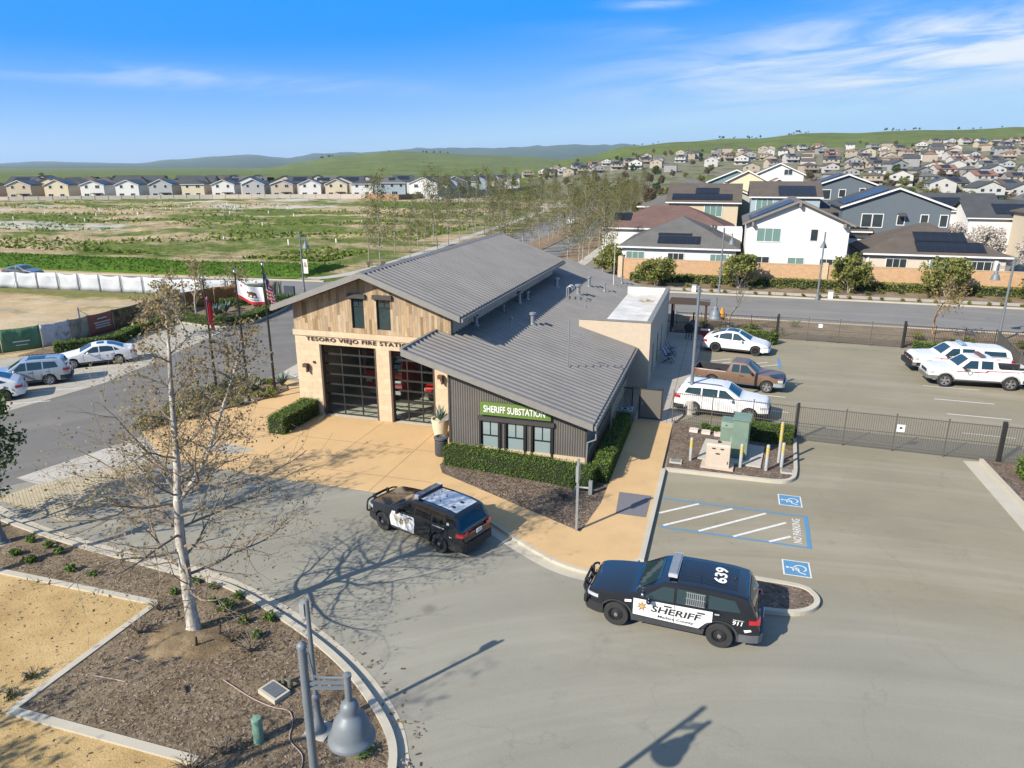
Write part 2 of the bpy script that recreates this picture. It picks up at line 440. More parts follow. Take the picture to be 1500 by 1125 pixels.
def asphalt_mat(name, c1, c2, c3=None, split=None):
    t = NT(name); p = t.pos()
    base = t.ramp(t.noise(p, .16, 6, .62), [(.3, c2), (.7, c1)])
    if c3 is not None:     # older, browner paving of the car park behind a blended seam
        s = t.n('ShaderNodeSeparateXYZ'); t.l(p, s.inputs[0])
        e = t.math('ADD', s.outputs[1], t.math('MULTIPLY', t.noise(p, .35, 4, .6), 2.2))
        k = t.ramp(t.math('MULTIPLY', t.math('SUBTRACT', e, split), .25), [(.0, 0.0), (1.0, 1.0)])
        east = t.ramp(t.math('MULTIPLY_ADD', s.outputs[0], .25, .9), [(.35, 0.0), (.5, 1.0)])
        base = t.mix(t.math('MULTIPLY', k, east), base, t.ramp(t.noise(p, .22, 6, .62), [(.3, tuple(x * .86 for x in c3)), (.7, tuple(x * 1.06 for x in c3))]))
    grit = t.noise(p, 38, 3, .8)
    base = t.mix(1.0, base, t.ramp(grit, [(.25, .76), (.75, 1.16)]), 'MULTIPLY')
    # polished tyre tracks sweeping round the turning circle
    ds = t.n('ShaderNodeVectorMath', operation='DISTANCE'); t.l(p, ds.inputs[0]); ds.inputs[1].default_value = (9, -7, 0)
    arc = t.noise(t.mapping(p, scale=(.05, .05, 1)), 1.0, 2, .5)
    trk = t.n('ShaderNodeTexNoise', noise_dimensions='2D'); trk.inputs['Scale'].default_value = 1.0; trk.inputs['Detail'].default_value = 5; trk.inputs['Roughness'].default_value = .65
    cbx = t.n('ShaderNodeCombineXYZ'); t.l(t.math('MULTIPLY', ds.outputs['Value'], .62), cbx.inputs[0]); t.l(t.math('MULTIPLY', arc, 2.5), cbx.inputs[1]); t.l(cbx.outputs[0], trk.inputs['Vector'])
    base = t.mix(t.ramp(trk.outputs['Fac'], [(.50, 0.0), (.70, .30)]), base, tuple(min(1, x * 1.32) for x in c1))
    base = t.mix(t.ramp(trk.outputs['Fac'], [(.28, .22), (.44, 0.0)]), base, tuple(x * .68 for x in c2))
    # old oil drips
    vo2 = t.n('ShaderNodeTexVoronoi'); vo2.inputs['Scale'].default_value = .42; t.l(p, vo2.inputs['Vector'])
    s2 = t.n('ShaderNodeSeparateColor'); t.l(vo2.outputs['Color'], s2.inputs[0])
    spot = t.math('MULTIPLY', t.ramp(t.math('ADD', vo2.outputs['Distance'], t.math('MULTIPLY', t.noise(p, 5, 4, .7), .12)), [(.09, .5), (.19, 0.0)]), t.math('GREATER_THAN', s2.outputs[0], .55))
    base = t.mix(spot, base, tuple(x * .42 for x in c2))
    stain = t.ramp(t.noise(p, .55, 7, .72, .8), [(.58, 0.0), (.74, .42)])
    base = t.mix(stain, base, tuple(x * .55 for x in c2))
    wear = t.ramp(t.noise(t.mapping(p, scale=(.25, 1.6, 1), rot=(0, 0, .25)), .5, 6, .7), [(.58, 0.0), (.75, .3)])
    base = t.mix(wear, base, tuple(min(1, x * 1.25) for x in c1))
    # hairline cracks
    vo = t.n('ShaderNodeTexVoronoi', feature='DISTANCE_TO_EDGE'); vo.inputs['Scale'].default_value = .11
    wv = t.n('ShaderNodeVectorMath', operation='ADD')
    nn = t.n('ShaderNodeTexNoise'); nn.inputs['Scale'].default_value = .5; nn.inputs['Detail'].default_value = 5; t.l(p, nn.inputs['Vector'])
    sc_ = t.n('ShaderNodeVectorMath', operation='SCALE'); t.l(nn.outputs['Color'], sc_.inputs[0]); sc_.inputs['Scale'].default_value = 4
    t.l(p, wv.inputs[0]); t.l(sc_.outputs[0], wv.inputs[1]); t.l(wv.outputs[0], vo.inputs['Vector'])
    crack = t.ramp(vo.outputs['Distance'], [(.0, .22), (.003, 0.0)])
    base = t.mix(crack, base, tuple(x * .5 for x in c2))
    t.bsdf(base, .9, 0, .25, grit, .35, .01)
    return t.mat
M_ROAD = asphalt_mat('asphalt_forecourt', (.252, .238, .190), (.216, .203, .160), (.240, .212, .146), 20.5)
M_STREET = asphalt_mat('asphalt_street', (.165, .155, .138), (.128, .12, .108))
M_CROSS = asphalt_mat('asphalt_cross_street', (.20, .19, .17), (.16, .152, .138))
def slab_mat(name, c, joint=0, rot=0, ox=0, oy=0, var=.10):
    t = NT(name); p = t.pos()
    col = t.ramp(t.noise(p, .7, 7, .68), [(.3, tuple(x * (1 - var * 1.4) for x in c)), (.7, tuple(x * (1 + var * .5) for x in c))])
    col = t.mix(1.0, col, t.ramp(t.noise(p, 30, 3, .8), [(.25, .9), (.75, 1.06)]), 'MULTIPLY')
    st = t.ramp(t.noise(p, .35, 6, .7), [(.56, 0.0), (.8, .3)])
    col = t.mix(st, col, tuple(x * .62 for x in c))
    if joint:
        m = t.mapping(p, rot=(0, 0, rot), loc=(ox, oy, 0))
        s = t.n('ShaderNodeSeparateXYZ'); t.l(m, s.inputs[0])
        def ln(o):
            q = t.math('FRACT', t.math('DIVIDE', o, joint)); q = t.math('ABSOLUTE', t.math('SUBTRACT', q, .5))
            return t.math('GREATER_THAN', q, .5 - .018 / joint)
        j = t.math('MAXIMUM', ln(s.outputs[0]), ln(s.outputs[1]))
        col = t.mix(t.math('MULTIPLY', j, .78), col, tuple(x * .3 for x in c))
    t.bsdf(col, .85, 0, .25, t.noise(p, 22, 4, .7), .15, .01)
    return t.mat
M_TAN = slab_mat('tan_concrete', (.50, .335, .165), 3.3, 0, .7, -.1, .07)
M_TANW = slab_mat('tan_walk_concrete', (.50, .335, .165), 0)
M_CONC = slab_mat('grey_concrete', (.345, .32, .265), 3.0)
M_PALE = slab_mat('pale_concrete', (.40, .37, .315), 1.8)
M_KERB = slab_mat('kerb_concrete', (.42, .38, .30), 0)
M_PATIO = slab_mat('patio_concrete', (.36, .33, .28), 2.4)
def soil_mat(name, a, b, c, sc=1.1, bump=.8, chips=0):
    t = NT(name); p = t.pos()
    col = t.ramp(t.noise(p, sc, 8, .72), [(.3, a), (.5, b), (.72, c)])
    g = t.noise(p, 26, 4, .8)
    col = t.mix(1.0, col, t.ramp(g, [(.25, .62), (.75, 1.3)]), 'MULTIPLY')
    if chips:
        vo = t.n('ShaderNodeTexVoronoi'); vo.inputs['Scale'].default_value = 13; t.l(p, vo.inputs['Vector'])
        sp_ = t.n('ShaderNodeSeparateColor'); t.l(vo.outputs['Color'], sp_.inputs[0])
        col = t.mix(t.ramp(sp_.outputs[0], [(.86, 0.0), (.9, .6)]), col, (.30, .25, .19))
        col = t.mix(t.ramp(sp_.outputs[1], [(.80, 0.0), (.86, .55)]), col, (.04, .03, .02))
    big = t.ramp(t.noise(p, .28, 4, .6), [(.52, 0.0), (.72, .6)])
    col = t.mix(big, col, c)
    t.bsdf(col, .95, 0, .15, t.noise(p, 15, 6, .75), bump, .06)
    return t.mat
M_MULCH = soil_mat('bark_mulch', (.115, .082, .052), (.19, .14, .088), (.28, .215, .138), 1.1, 1.0, 1)
M_GMULCH = soil_mat('grey_bark_mulch', (.085, .062, .045), (.15, .11, .082), (.23, .175, .13), 1.6, 1.0, 1)
M_DG = soil_mat('decomposed_granite', (.29, .195, .085), (.40, .275, .12), (.50, .36, .18), .5, .5)
def lot_mat():
    t = NT('lot_dirt'); p = t.pos(); s = t.n('ShaderNodeSeparateXYZ'); t.l(p, s.inputs[0])
    col = t.ramp(t.noise(p, .14, 7, .68), [(.3, (.25, .18, .10)), (.5, (.39, .29, .165)), (.7, (.48, .39, .26))])
    rut = t.ramp(t.noise(t.mapping(p, scale=(.5, 1.6, 1), rot=(0, 0, -.3)), .16, 5, .6, 1.5), [(.56, 0.0), (.62, .55)])
    col = t.mix(rut, col, (.27, .245, .20))
    gr = t.math('ADD', t.math('MULTIPLY', t.math('SUBTRACT', s.outputs[1], 47), .022), t.noise(t.mapping(p, scale=(.5, 1, 1)), .13, 6, .68))
    col = t.mix(t.ramp(gr, [(.66, 0.0), (.76, .9)]), col, t.ramp(t.noise(p, 1.3, 5, .7), [(.3, (.06, .08, .015)), (.7, (.17, .17, .05))]))
    t.bsdf(col, .95, 0, .1, t.noise(p, 3, 6, .7), .7, .12); return t.mat
M_LOTDIRT = lot_mat()
M_BED = soil_mat('roadside_bed', (.13, .09, .055), (.20, .145, .09), (.29, .22, .14), .6, .8)
def smooth(pts, k=6):
    out = []; n = len(pts)
    for i in range(n - 1):
        p0 = pts[max(i - 1, 0)]; p1 = pts[i]; p2 = pts[i + 1]; p3 = pts[min(i + 2, n - 1)]
        for s in range(k):
            t = s / k
            out.append(tuple(.5 * (2 * p1[d] + (p2[d] - p0[d]) * t + (2 * p0[d] - 5 * p1[d] + 4 * p2[d] - p3[d]) * t * t + (3 * p1[d] - p0[d] - 3 * p2[d] + p3[d]) * t ** 3) for d in (0, 1)))
    return out + [tuple(pts[-1])]
def sheet(name, pts, z, m, kind='structure', base=None):
    q = MB(); q.prism(pts, z if base is None else base, z); o = q.build(name, m); tag(o, kind=kind); return o
sheet('road', [(-62, -12), (75, -12), (75, 66.9), (-28.6, 66.9), (-28.6, 44), (-28, 27), (-62, 27)], .004, M_ROAD)
sheet('street', [(-26.4, 25.4), (-29.3, 28.6), (-29, 35), (-28.2, 40), (-29, 47), (-29, 67.3), (-43.6, 67.3), (-41.4, 60), (-40.6, 49.5), (-38.65, 40.6), (-37.8, 34.5), (-38.6, 28.6), (-39.5, 20.4), (-29.6, 20.4)], .008, M_STREET)
sheet('cross_street', [(220, 67.3), (220, 79.8), (-22, 79.8), (-24.5, 84), (-26, 144), (-27.6, 170), (-33, 266), (-50, 420), (-64, 420), (-51, 266), (-45, 190), (-43, 150), (-42, 100), (-43, 82), (-46, 75.2), (-58, 74), (-90, 71), (-240, 58), (-240, 48), (-90, 63.2), (-60, 64.6), (-44, 67.3)], .012, M_CROSS)
sheet('parking_bay_pavement', [(-38.6, 28.6), (-37.8, 34.5), (-38.65, 40.6), (-40.5, 50.0), (-46.8, 51.2), (-46.0, 45.3), (-45.0, 42.3), (-47.6, 39), (-53, 33), (-58, 22), (-39.5, 20)], .010, M_CONC)
sheet('dirt_lot', [(-130, 10), (-58, 22), (-53, 33), (-49.4, 38), (-49.4, 60), (-52.5, 62.5), (-60, 62.5), (-80, 61.2), (-130, 58)], .006, M_LOTDIRT)
# west-side pavement bits
sheet('concrete_band', [(-29.7, 21.6), (-28.2, 27.6), (-25.05, 25.6), (-28.2, 21.4)], .016, M_PALE)
def brick_mat():
    t = NT('brick_pavers'); p = t.pos()
    br = t.n('ShaderNodeTexBrick'); t.l(t.mapping(p, rot=(0, 0, rad(35))), br.inputs['Vector'])
    br.inputs['Color1'].default_value = (.36, .30, .19, 1); br.inputs['Color2'].default_value = (.43, .36, .24, 1); br.inputs['Mortar'].default_value = (.22, .18, .12, 1)
    br.inputs['Scale'].default_value = 1; br.inputs['Mortar Size'].default_value = .012; br.inputs['Brick Width'].default_value = .24; br.inputs['Row Height'].default_value = .12
    col = t.mix(1.0, br.outputs['Color'], t.ramp(t.noise(p, .5, 5, .6), [(.3, .88), (.7, 1.08)]), 'MULTIPLY')
    t.bsdf(col, .85, 0, .2); return t.mat
sheet('brick_paving', [(-28.2, 21.4), (-25.05, 25.6), (-23.7, 22), (-24.05, 19.0), (-28.6, 19.7)], .016, brick_mat())
sheet('side_pavement', [(-28.2, 40), (-29, 47), (-29, 64), (-23.2, 64), (-23.2, 42), (-25.4, 38.4)], .05, M_PALE, base=0)
# tan forecourt and raised walk
DRIVE = [(-25.0, 25.35), (-20.94, 25.07), (-17.3, 24.98), (-13.8, 24.96), (-11.7, 24.9), (-11.5, 27.4), (-12.0, 28.3), (-12.0, 33.05), (-22.5, 33.05), (-22.5, 42), (-23.2, 42), (-25.4, 38.4), (-28.8, 38.1), (-30.2, 34.6), (-30.1, 29.8), (-28.7, 27.95)]
sheet('driveway', DRIVE, .03, M_TAN, base=0)
WALK_OUT = [(-11.7, 24.9), (-10.6, 24.75), (-9.6, 24.4), (-7.91, 23.57), (-6.49, 22.52), (-5.0, 21.6), (-3.9, 21.25), (-2.95, 21.3), (-2.3, 21.8), (-2.05, 22.57)]
WALK = [(p[0], p[1]) for p in WALK_OUT] + [(-2.05, 37.0), (-4.12, 37.0), (-4.12, 26.5), (-4.45, 23.88), (-11.5, 27.4)]
sheet('walkway', WALK, .12, M_TANW, base=0)
sheet('patio', [(-4.12, 37.0), (-2.05, 37.0), (-1.6, 38.5), (-1.3, 59.4), (-4.12, 59.4)], .12, M_PATIO, base=0)
def kerb(name, pts, w=.16, h=.15, z0=0, m=None, closed=False):
    """raised strip following a path: real top and side faces"""
    q = MB(); P = [Vector((x, y, 0)) for x, y in pts]; n = len(P); L_ = []; R_ = []
    for i in range(n):
        a = P[(i - 1) % n] if (closed or i) else P[i]; c = P[(i + 1) % n] if (closed or i < n - 1) else P[i]
        d = (c - a).normalized(); s = Vector((-d.y, d.x, 0)) * w / 2
        L_.append(P[i] + s); R_.append(P[i] - s)
    for i in range(n if closed else n - 1):
        j = (i + 1) % n
        up = Vector((0, 0, h)); z = Vector((0, 0, z0))
        q.poly(R_[i] + up, R_[j] + up, L_[j] + up, L_[i] + up)
        q.poly(R_[i] + z, R_[j] + z, R_[j] + up, R_[i] + up); q.poly(L_[j] + z, L_[i] + z, L_[i] + up, L_[j] + up)
    if not closed:
        for i in (0, n - 1): q.poly(R_[i], L_[i], L_[i] + Vector((0, 0, h)), R_[i] + Vector((0, 0, h)))
    return tag(q.build(name, m or M_KERB), kind='structure')
def off(pts, d):
    out = []
    for i in range(len(pts)):
        a = pts[max(i - 1, 0)]; c = pts[min(i + 1, len(pts) - 1)]
        l = math.hypot(c[0] - a[0], c[1] - a[1]); out.append((pts[i][0] - (c[1] - a[1]) / l * d, pts[i][1] + (c[0] - a[0]) / l * d))
    return out
wk = smooth(WALK_OUT, 4)
kerb('kerb', off(wk, .07), .14, .125)
sheet('gutter', off(wk, 0) + off(wk, -.42)[::-1], .012, M_KERB)
kerb('kerb', [(-2.0, 22.5), (-1.97, 30.75)], .2, .15)
# planting bed in front of the substation
sheet('planting_bed', [(-11.5, 27.4), (-4.45, 23.88), (-4.12, 26.5), (-4.12, 37.0), (-5.45, 37.0), (-5.45, 29.7), (-12, 29.7), (-12.0, 28.3)], .10, M_GMULCH, base=0)
# bed with the electrical boxes
ISL = [(-1.87, 30.82), (0.5, 30.84)] + smooth([(2.7, 30.86), (3.3, 31.0), (3.68, 31.5), (3.83, 32.5)], 4) + [(4.08, 36.5)]
sheet('planting_bed', ISL + [(-2.05, 37.1)], .10, M_GMULCH, base=0)
kerb('kerb', ISL, .17, .16)
ISL2 = [(-.3, 20.62)] + smooth([(1.95, 20.68), (2.9, 20.8), (3.45, 21.15), (3.68, 21.6), (3.6, 22.05), (3.2, 22.38), (1.9, 22.45)], 4) + [(-.3, 22.4)]
sheet('planting_bed', ISL2, .10, M_GMULCH, base=0); kerb('kerb', ISL2, .17, .15)
sheet('gutter', [(11.55, 36.0), (12.3, 36.1), (13.1, 14), (12.3, 14)], .03, M_KERB, base=0)
kerb('kerb', [(12.34, 36.2), (13.2, 14)], .16, .15)
sheet('planting_bed', [(12.4, 36.2), (40, 36.2), (40, 14), (13.25, 14)], .08, M_GMULCH, base=0)
# foreground island
FRONT = smooth([(-40, 20.6), (-33, 19.8), (-26.78, 18.5), (-22.57, 17.8), (-17.47, 17.25), (-14.8, 17.01), (-11.74, 15.9), (-9.47, 14.79), (-7.8, 13.61), (-6.69, 12.51), (-6.15, 11.3), (-5.6, 9.4), (-5.05, 7), (-4.75, 4), (-4.7, 1)], 5)
ROADE = smooth([(-40, 21.6), (-33, 20.7), (-27.79, 19.35), (-24.48, 18.5), (-20.29, 17.95), (-16.43, 17.75), (-13.13, 16.9), (-10.48, 15.76), (-8.53, 14.62), (-7.0, 13.35), (-6.2, 12.2), (-5.45, 10.7), (-4.9, 9), (-4.35, 6), (-4.0, 1)], 5)
sheet('gutter', FRONT + ROADE[::-1], .014, slab_mat('gutter_concrete', (.43, .385, .30), 0))
kerb('kerb', off(FRONT, -.1), .2, .16)
sheet('planting_bed', FRONT + [(-10.9, 1), (-10.97, 10.63), (-16.51, 10.62), (-16.34, 15.51), (-23.03, 15.49), (-40, 15.45)], .10, M_MULCH, base=0)
sheet('dirt_path', [(-60, 15.4), (-16.36, 15.5), (-16.53, 10.6), (-10.98, 10.62), (-10.92, -8), (-60, -8)], .07, M_DG, base=0)
kerb('kerb', [(-60, 15.42), (-16.36, 15.5)], .22, .13); kerb('kerb', [(-16.46, 15.38), (-16.53, 10.72)], .22, .132); kerb('kerb', [(-16.62, 10.6), (-10.9, 10.62)], .24, .13)
# strip with agaves beside the west street
STRIP = [(-28.76, 27.9), (-26.9, 32.2), (-26.0, 33.8), (-25.5, 36.4), (-26.2, 37.3), (-28.6, 38.1), (-30.2, 34.6), (-30.2, 29.8)]
sheet('planting_bed', STRIP, .10, M_MULCH, base=0)
# corner bed beside the parking bays
sheet('planting_bed', [(-49.3, 38), (-47.6, 39), (-45.0, 42.3), (-46.0, 45.3), (-46.8, 51.2), (-40.2, 50.6), (-40.4, 55.4), (-41.2, 59.6), (-43.4, 64.8), (-48, 63.5), (-49.2, 60)], .09, M_MULCH, base=0)
kerb('kerb', smooth([(-46.8, 51.2), (-40.4, 50.6), (-40.3, 55.4), (-41.1, 59.6), (-43.3, 65.2)], 3), .16, .15)
# street across the back: kerbs, verges, pavements
sheet('planting_bed', [(-3.9, 60.0), (60, 60.0), (60, 67.0), (-22, 67.0), (-22, 64.2), (-4, 64.2)], .08, M_BED, base=0)
kerb('kerb', [(-22, 67.1), (60, 67.1)], .2, .15)
kerb('kerb', [(-22, 79.95), (220, 79.95)], .3, .15)
sheet('planting_bed', [(-20, 80.1), (220, 80.1), (220, 81.2), (-20, 81.2)], .10, M_BED, base=0)
sheet('pavement', [(-20, 81.2), (220, 81.2), (220, 82.7), (-20, 82.7)], .13, M_PALE, base=0)
sheet('planting_bed', [(-20, 82.7), (220, 82.7), (220, 87.8), (-20, 87.8)], .12, M_BED, base=0)
sheet('yards', [(-19, 88.2), (150, 88.2), (170, 300), (-40, 340), (-24, 170)], .02, mat('yard_soil', (.24, .20, .15), (.13, .12, .09), .12, .95, pos=True, big=.25, bigsc=.05))
sheet('side_street', [(33.5, 88), (43, 88), (46, 130), (46, 260), (34, 260), (36, 130)], .03, M_CROSS)
# avenue pavements and verge
def strip(name, pts, w, z, m): sheet(name, off(pts, w / 2) + off(pts, -w / 2)[::-1], z, m)
AVL = smooth([(-62, 76.6), (-52, 77.2), (-47.6, 79.5), (-46.2, 90), (-47.6, 112), (-50, 145), (-54, 200), (-64, 280)], 5)
strip('pavement', AVL, 2.0, .02, M_PALE)
AVR = smooth([(-19.5, 82.5), (-19.8, 100), (-21.0, 137), (-22.5, 170), (-28, 266), (-40, 360)], 5)
strip('pavement', AVR, 1.6, .05, M_PALE)
sheet('planting_bed', off(AVR, .8) + off(AVR, 5.0)[::-1], .03, M_BED)
kerb('kerb', [(-46.4, 75.6), (-58, 74.4), (-90, 71.3), (-240, 58.3)], .35, .14)
strip('dirt_verge', [(-47.6, 76.4), (-58, 75.3), (-90, 72.3), (-240, 59.3)], 1.6, .02, M_DG)
sheet('planting_bed', [(-34, 88), (-29, 88), (-29.8, 130), (-31, 160), (-36, 210), (-43, 270), (-45, 270), (-39.5, 205), (-35.5, 150), (-34, 120)], .10, M_BED, base=0)
# lush grass bank along the street
gm = leafmat('bank_grass', (.05, .105, .007), (.095, .18, .015), (.15, .23, .03), .8, .35, .25)
rng = random.Random(3)
q = MB()
def bank(x):
    y0 = 77.0 + (x + 48) * .082 if x > -90 else 73.6 + (x + 90) * .085
    return y0
nx, ny = 300, 14
for i in range(nx + 1):
    x = -50.5 - i * .62
    for j in range(ny + 1):
        k = j / ny; w = 11.5 + 1.5 * math.sin(x * .11)
        y = bank(x) + k * w + (.5 * noise.noise(Vector((x * .4, j, 0))) if j in (0, ny) else 0)
        z = .02 + .85 * math.sin(pi * min(1, k * 1.02)) ** .8 * (1 + .3 * noise.noise(Vector((x * .16, y * .3, 2)))) + .22 * noise.noise(Vector((x * .9, y * 1.2, 5))) * math.sin(pi * k)
        if i == 0: z = .0
        q.v.append((x, y, z if 0 < j < ny else -.05))
for i in range(nx):
    for j in range(ny):
        a = i * (ny + 1) + j; q.f.append([a, a + ny + 1, a + ny + 2, a + 1][::-1]); q.mi.append(0)
for k in range(22000):
    i = rng.randrange(nx); j = rng.randrange(1, ny)
    p = Vector(q.v[i * (ny + 1) + j]) + Vector((rng.uniform(-.4, .4), rng.uniform(-.4, .4), rng.uniform(.0, .10)))
    q.leaf(p, rng.uniform(.16, .36), rng, 0, 0, 1.5)
tag(q.build('grass', gm), 'lush green grass bank beside the street', 'grass', kind='stuff')
# the graded field: low heaps and hollows under patchy grass and bare soil
def field_z(x, y):
    e = min(1, max(0, (-53 - (y - 92) * .07 - x) / 8), max(0, (y - 91) / 5), max(0, (290 - y) / 10))
    n = noise.noise
    h = .42 * n(Vector((x * .045, y * .06, 1))) + .30 * abs(n(Vector((x * .13, y * .17, 4)))) + .22 * n(Vector((x * .33, y * .4, 8)))
    return max(.012, (.25 + h * 1.5)) * e + .012
q = MB(); nx, ny = 190, 150
for i in range(nx + 1):
    for j in range(ny + 1):
        x = -54 - 240 * (i / nx) ** 1.25; y = 91.5 + 160 * (j / ny) ** 1.3; q.v.append((x, y + (x + 54) * -.12 * (j / ny), 0))
q.v = [(x, y, field_z(x, y)) for x, y, z in q.v]
for i in range(nx):
    for j in range(ny): a = i * (ny + 1) + j; q.f.append([a, a + 1, a + ny + 2, a + ny + 1]); q.mi.append(0)
tag(q.build('field', field_mat(), smooth=80), kind='structure')
q = MB(); rng = random.Random(8)
for k in range(15000):
    x = -56 - 190 * rng.random() ** 1.5; y = 92 + 130 * rng.random() ** 1.6
    if noise.noise(Vector((x * .03, y * .05, 21))) + .4 * noise.noise(Vector((x * .12, y * .2, 3))) < .02: continue
    q.leaf((x, y, field_z(x, y) + rng.uniform(.0, .22)), rng.uniform(.3, .8), rng, 0, 0, 1.6)
tag(q.build('grass', leafmat('field_grass', (.06, .095, .010), (.125, .175, .022), (.20, .22, .05), .8, .3, .3)), 'tufts of green grass over the graded field', 'grass', kind='stuff')
# painted lines
M_WHITE = mat('road_paint_white', (.66, .64, .58), (.45, .43, .38), 9, .7)
M_BLUE = mat('road_paint_blue', (.06, .21, .38), (.09, .19, .28), 7, .7)
q = MB()
def stripe(q, a, b_, w, z=.020, m=0):
    a = Vector((*a, z)); b_ = Vector((*b_, z)); d = (b_ - a).normalized(); s = Vector((-d.y, d.x, 0)) * w / 2
    q.poly(a - s, b_ - s, b_ + s, a + s, m=m)
z = .012
for a, b_ in (((-1.75, 27.9), (3.8, 27.86)), ((-1.62, 25.38), (3.8, 25.3)),): stripe(q, a, b_, .11, z, 1)
stripe(q, (3.8, 25.25), (3.88, 27.92), .15, z + .003, 1)
for a, b_ in (((-1.75, 26.5), (-.25, 27.8)), ((-1.5, 25.5), (1.08, 27.74)), ((-.15, 25.44), (2.37, 27.7)), ((1.12, 25.38), (3.1, 27.1)), ((2.4, 25.36), (3.2, 26.0))): stripe(q, a, b_, .12, z + .001, 0)
letters(q, 'NO PARKING', (3.44, 26.45, z), (-.04, -1, 0), (1, 0, 0), 1.85, .3, m=0) if False else letters(q, 'NO PARKING', (3.45, 26.55, z), (.03, 1, 0), (-1, 0, 0), 2.0, .30, .012, m=0)
for x, y in ((3.38, 29.2), (3.23, 23.68)):
    q.poly((x - .46, y - .52, z), (x + .46, y - .52, z), (x + .46, y + .52, z), (x - .46, y + .52, z), m=0)
    q.poly((x - .41, y - .47, z + .003), (x + .41, y - .47, z + .003), (x + .41, y + .47, z + .003), (x - .41, y + .47, z + .003), m=1)
    zz = z + .006          # wheelchair symbol, its head towards the building (-x)
    def sym(px, py): return (x + px, y + py, zz)
    q.add([sym(-.30 + .055 * math.cos(k * pi / 5), .0 + .06 * math.sin(k * pi / 5)) for k in range(10)], [list(range(10))], 0)
    def arc(r0, r1, a0, a1, cx_, cy2, n=14):
        vs = []; 
        for k in range(n + 1):
            t = rad(a0 + (a1 - a0) * k / n)
            vs += [sym(cx_ + r0 * math.cos(t), cy2 + r0 * math.sin(t)), sym(cx_ + r1 * math.cos(t), cy2 + r1 * math.sin(t))]
        q.add(vs, [[2 * k, 2 * k + 1, 2 * k + 3, 2 * k + 2] for k in range(n)], 0)
    arc(.17, .22, -60, 235, .12, .02)
    def sl(a, b2, w): stripe(q, (x + a[0], y + a[1]), (x + b2[0], y + b2[1]), w, zz, 0)
    sl((-.22, 0), (.05, 0), .07); sl((-.12, -.02), (-.12, -.2), .05); sl((.05, .0), (.06, -.24), .06); sl((.06, -.24), (.28, -.34), .06)
# rear yard stalls
for y in (41.0, 43.9): stripe(q, (1.2, y + .25), (4.1, y), .1, z, 0)
for a, b_ in (((-.6, 51.2), (.9, 52.3)), ((.3, 50.9), (2.2, 52.3)), ((1.5, 50.7), (3.4, 52.1)), ((2.6, 50.6), (4.1, 51.6))): stripe(q, a, b_, .1, z, 0)
stripe(q, (4.15, 50.6), (4.2, 53.6), .16, z, 1)
q.poly((2.7, 48.1, z), (4.1, 48.0, z), (4.1, 49.3, z), (2.7, 49.4, z), m=0); q.poly((2.8, 48.2, z + .003), (3.98, 48.12, z + .003), (3.98, 49.2, z + .003), (2.8, 49.28, z + .003), m=2)
q.poly((2.95, 48.4, z + .006), (3.3, 48.4, z + .006), (3.3, 49.0, z + .006), (2.95, 49.0, z + .006), m=0)
for y in (49.0, 46.17, 43.37): stripe(q, (12.65, y), (15.8, y - .1), .1, z, 0)
stripe(q, (12.6, 40.2), (15, 40.1), .1, z, 0)
for y, l in ((36.0, 5.2), (33.2, 5.2), (30.6, 5.2), (38.9, 5.2)): stripe(q, (-41.0 + (38 - y) * .12 + 2.2, y), (-44.0 + (38 - y) * .1 - .3, y - 3.6), .1, .016, 0)
tag(q.build('pavement_markings', [M_WHITE, M_BLUE, mat('worn_blue_paint', (.16, .22, .30), (.1, .15, .22), 8)]), kind='structure')
# grey tactile patch, dark patch on the walk
sheet('tactile_paving', [(-3.55, 27.75), (-2.2, 27.75), (-2.2, 25.75), (-3.4, 25.75)], .126, mat('tactile_grey', (.155, .145, .15), (.12, .115, .12), 12, .85))
sheet('drain_cover', [(-24.2, 26.9), (-22.3, 26.6), (-21.4, 27.5), (-23.6, 27.9)], .036, M_CONC)

# loose bark chips and bits of litter on the near beds
def chips(name, label, n, pick, ms, seed, s0, s1):
    rng = random.Random(seed); q = MB()
    for _ in range(n):
        x, y, z = pick(rng); l = rng.uniform(s0, s1); w = l * rng.uniform(.2, .6); a = rng.uniform(0, 6.28); c_, s_ = math.cos(a), math.sin(a); tz = rng.uniform(-.5, .5) * l * .5
        q.m = rng.randrange(len(ms))
        q.add([(x - c_ * l + s_ * w, y - s_ * l - c_ * w, z + max(0, -tz)), (x + c_ * l + s_ * w, y + s_ * l - c_ * w, z + max(0, tz)), (x + c_ * l - s_ * w, y + s_ * l + c_ * w, z + max(0, tz) + .008), (x - c_ * l - s_ * w, y - s_ * l + c_ * w, z + max(0, -tz) + .008)], [[0, 1, 2, 3]])
    tag(q.build(name, ms), label, 'litter', kind='stuff')
CH = [mat('chip_dark', (.07, .05, .032), (.05, .036, .022), 9), mat('chip_mid', (.21, .155, .10), (.15, .11, .07), 9), mat('chip_pale', (.27, .21, .15), (.22, .17, .12), 9)]
def near_bed(r):
    while True:
        x, y = r.uniform(-24, -5.5), r.uniform(9, 17.2)
        if x < -11 and y < 10.8: continue
        if x < -16.2 and y < 15.7: continue
        if y > 17.0 - max(0, (x + 16.5)) * .30 - max(0, x + 10.5) * .45: continue
        return x, y, .105
chips('bark_chips', 'loose bark chips over the near mulch bed', 9000, near_bed, CH, 1, .012, .042)
def front_bed(r):
    while True:
        x, y = r.uniform(-11.3, -4.3), r.uniform(24, 28)
        k = (x + 11.5) / 7.05
        if y > 27.3 - 3.4 * k and y < 27.9 - .3 * k: return x, y, .105
chips('bark_chips', 'loose bark chips over the bed before the substation', 2600, front_bed, CH, 2, .015, .05)
def dg_spot(r):
    while True:
        x, y = r.uniform(-26, -11), r.uniform(8, 15.3)
        if x > -16.7 and y > 10.4: continue
        return x, y, .075
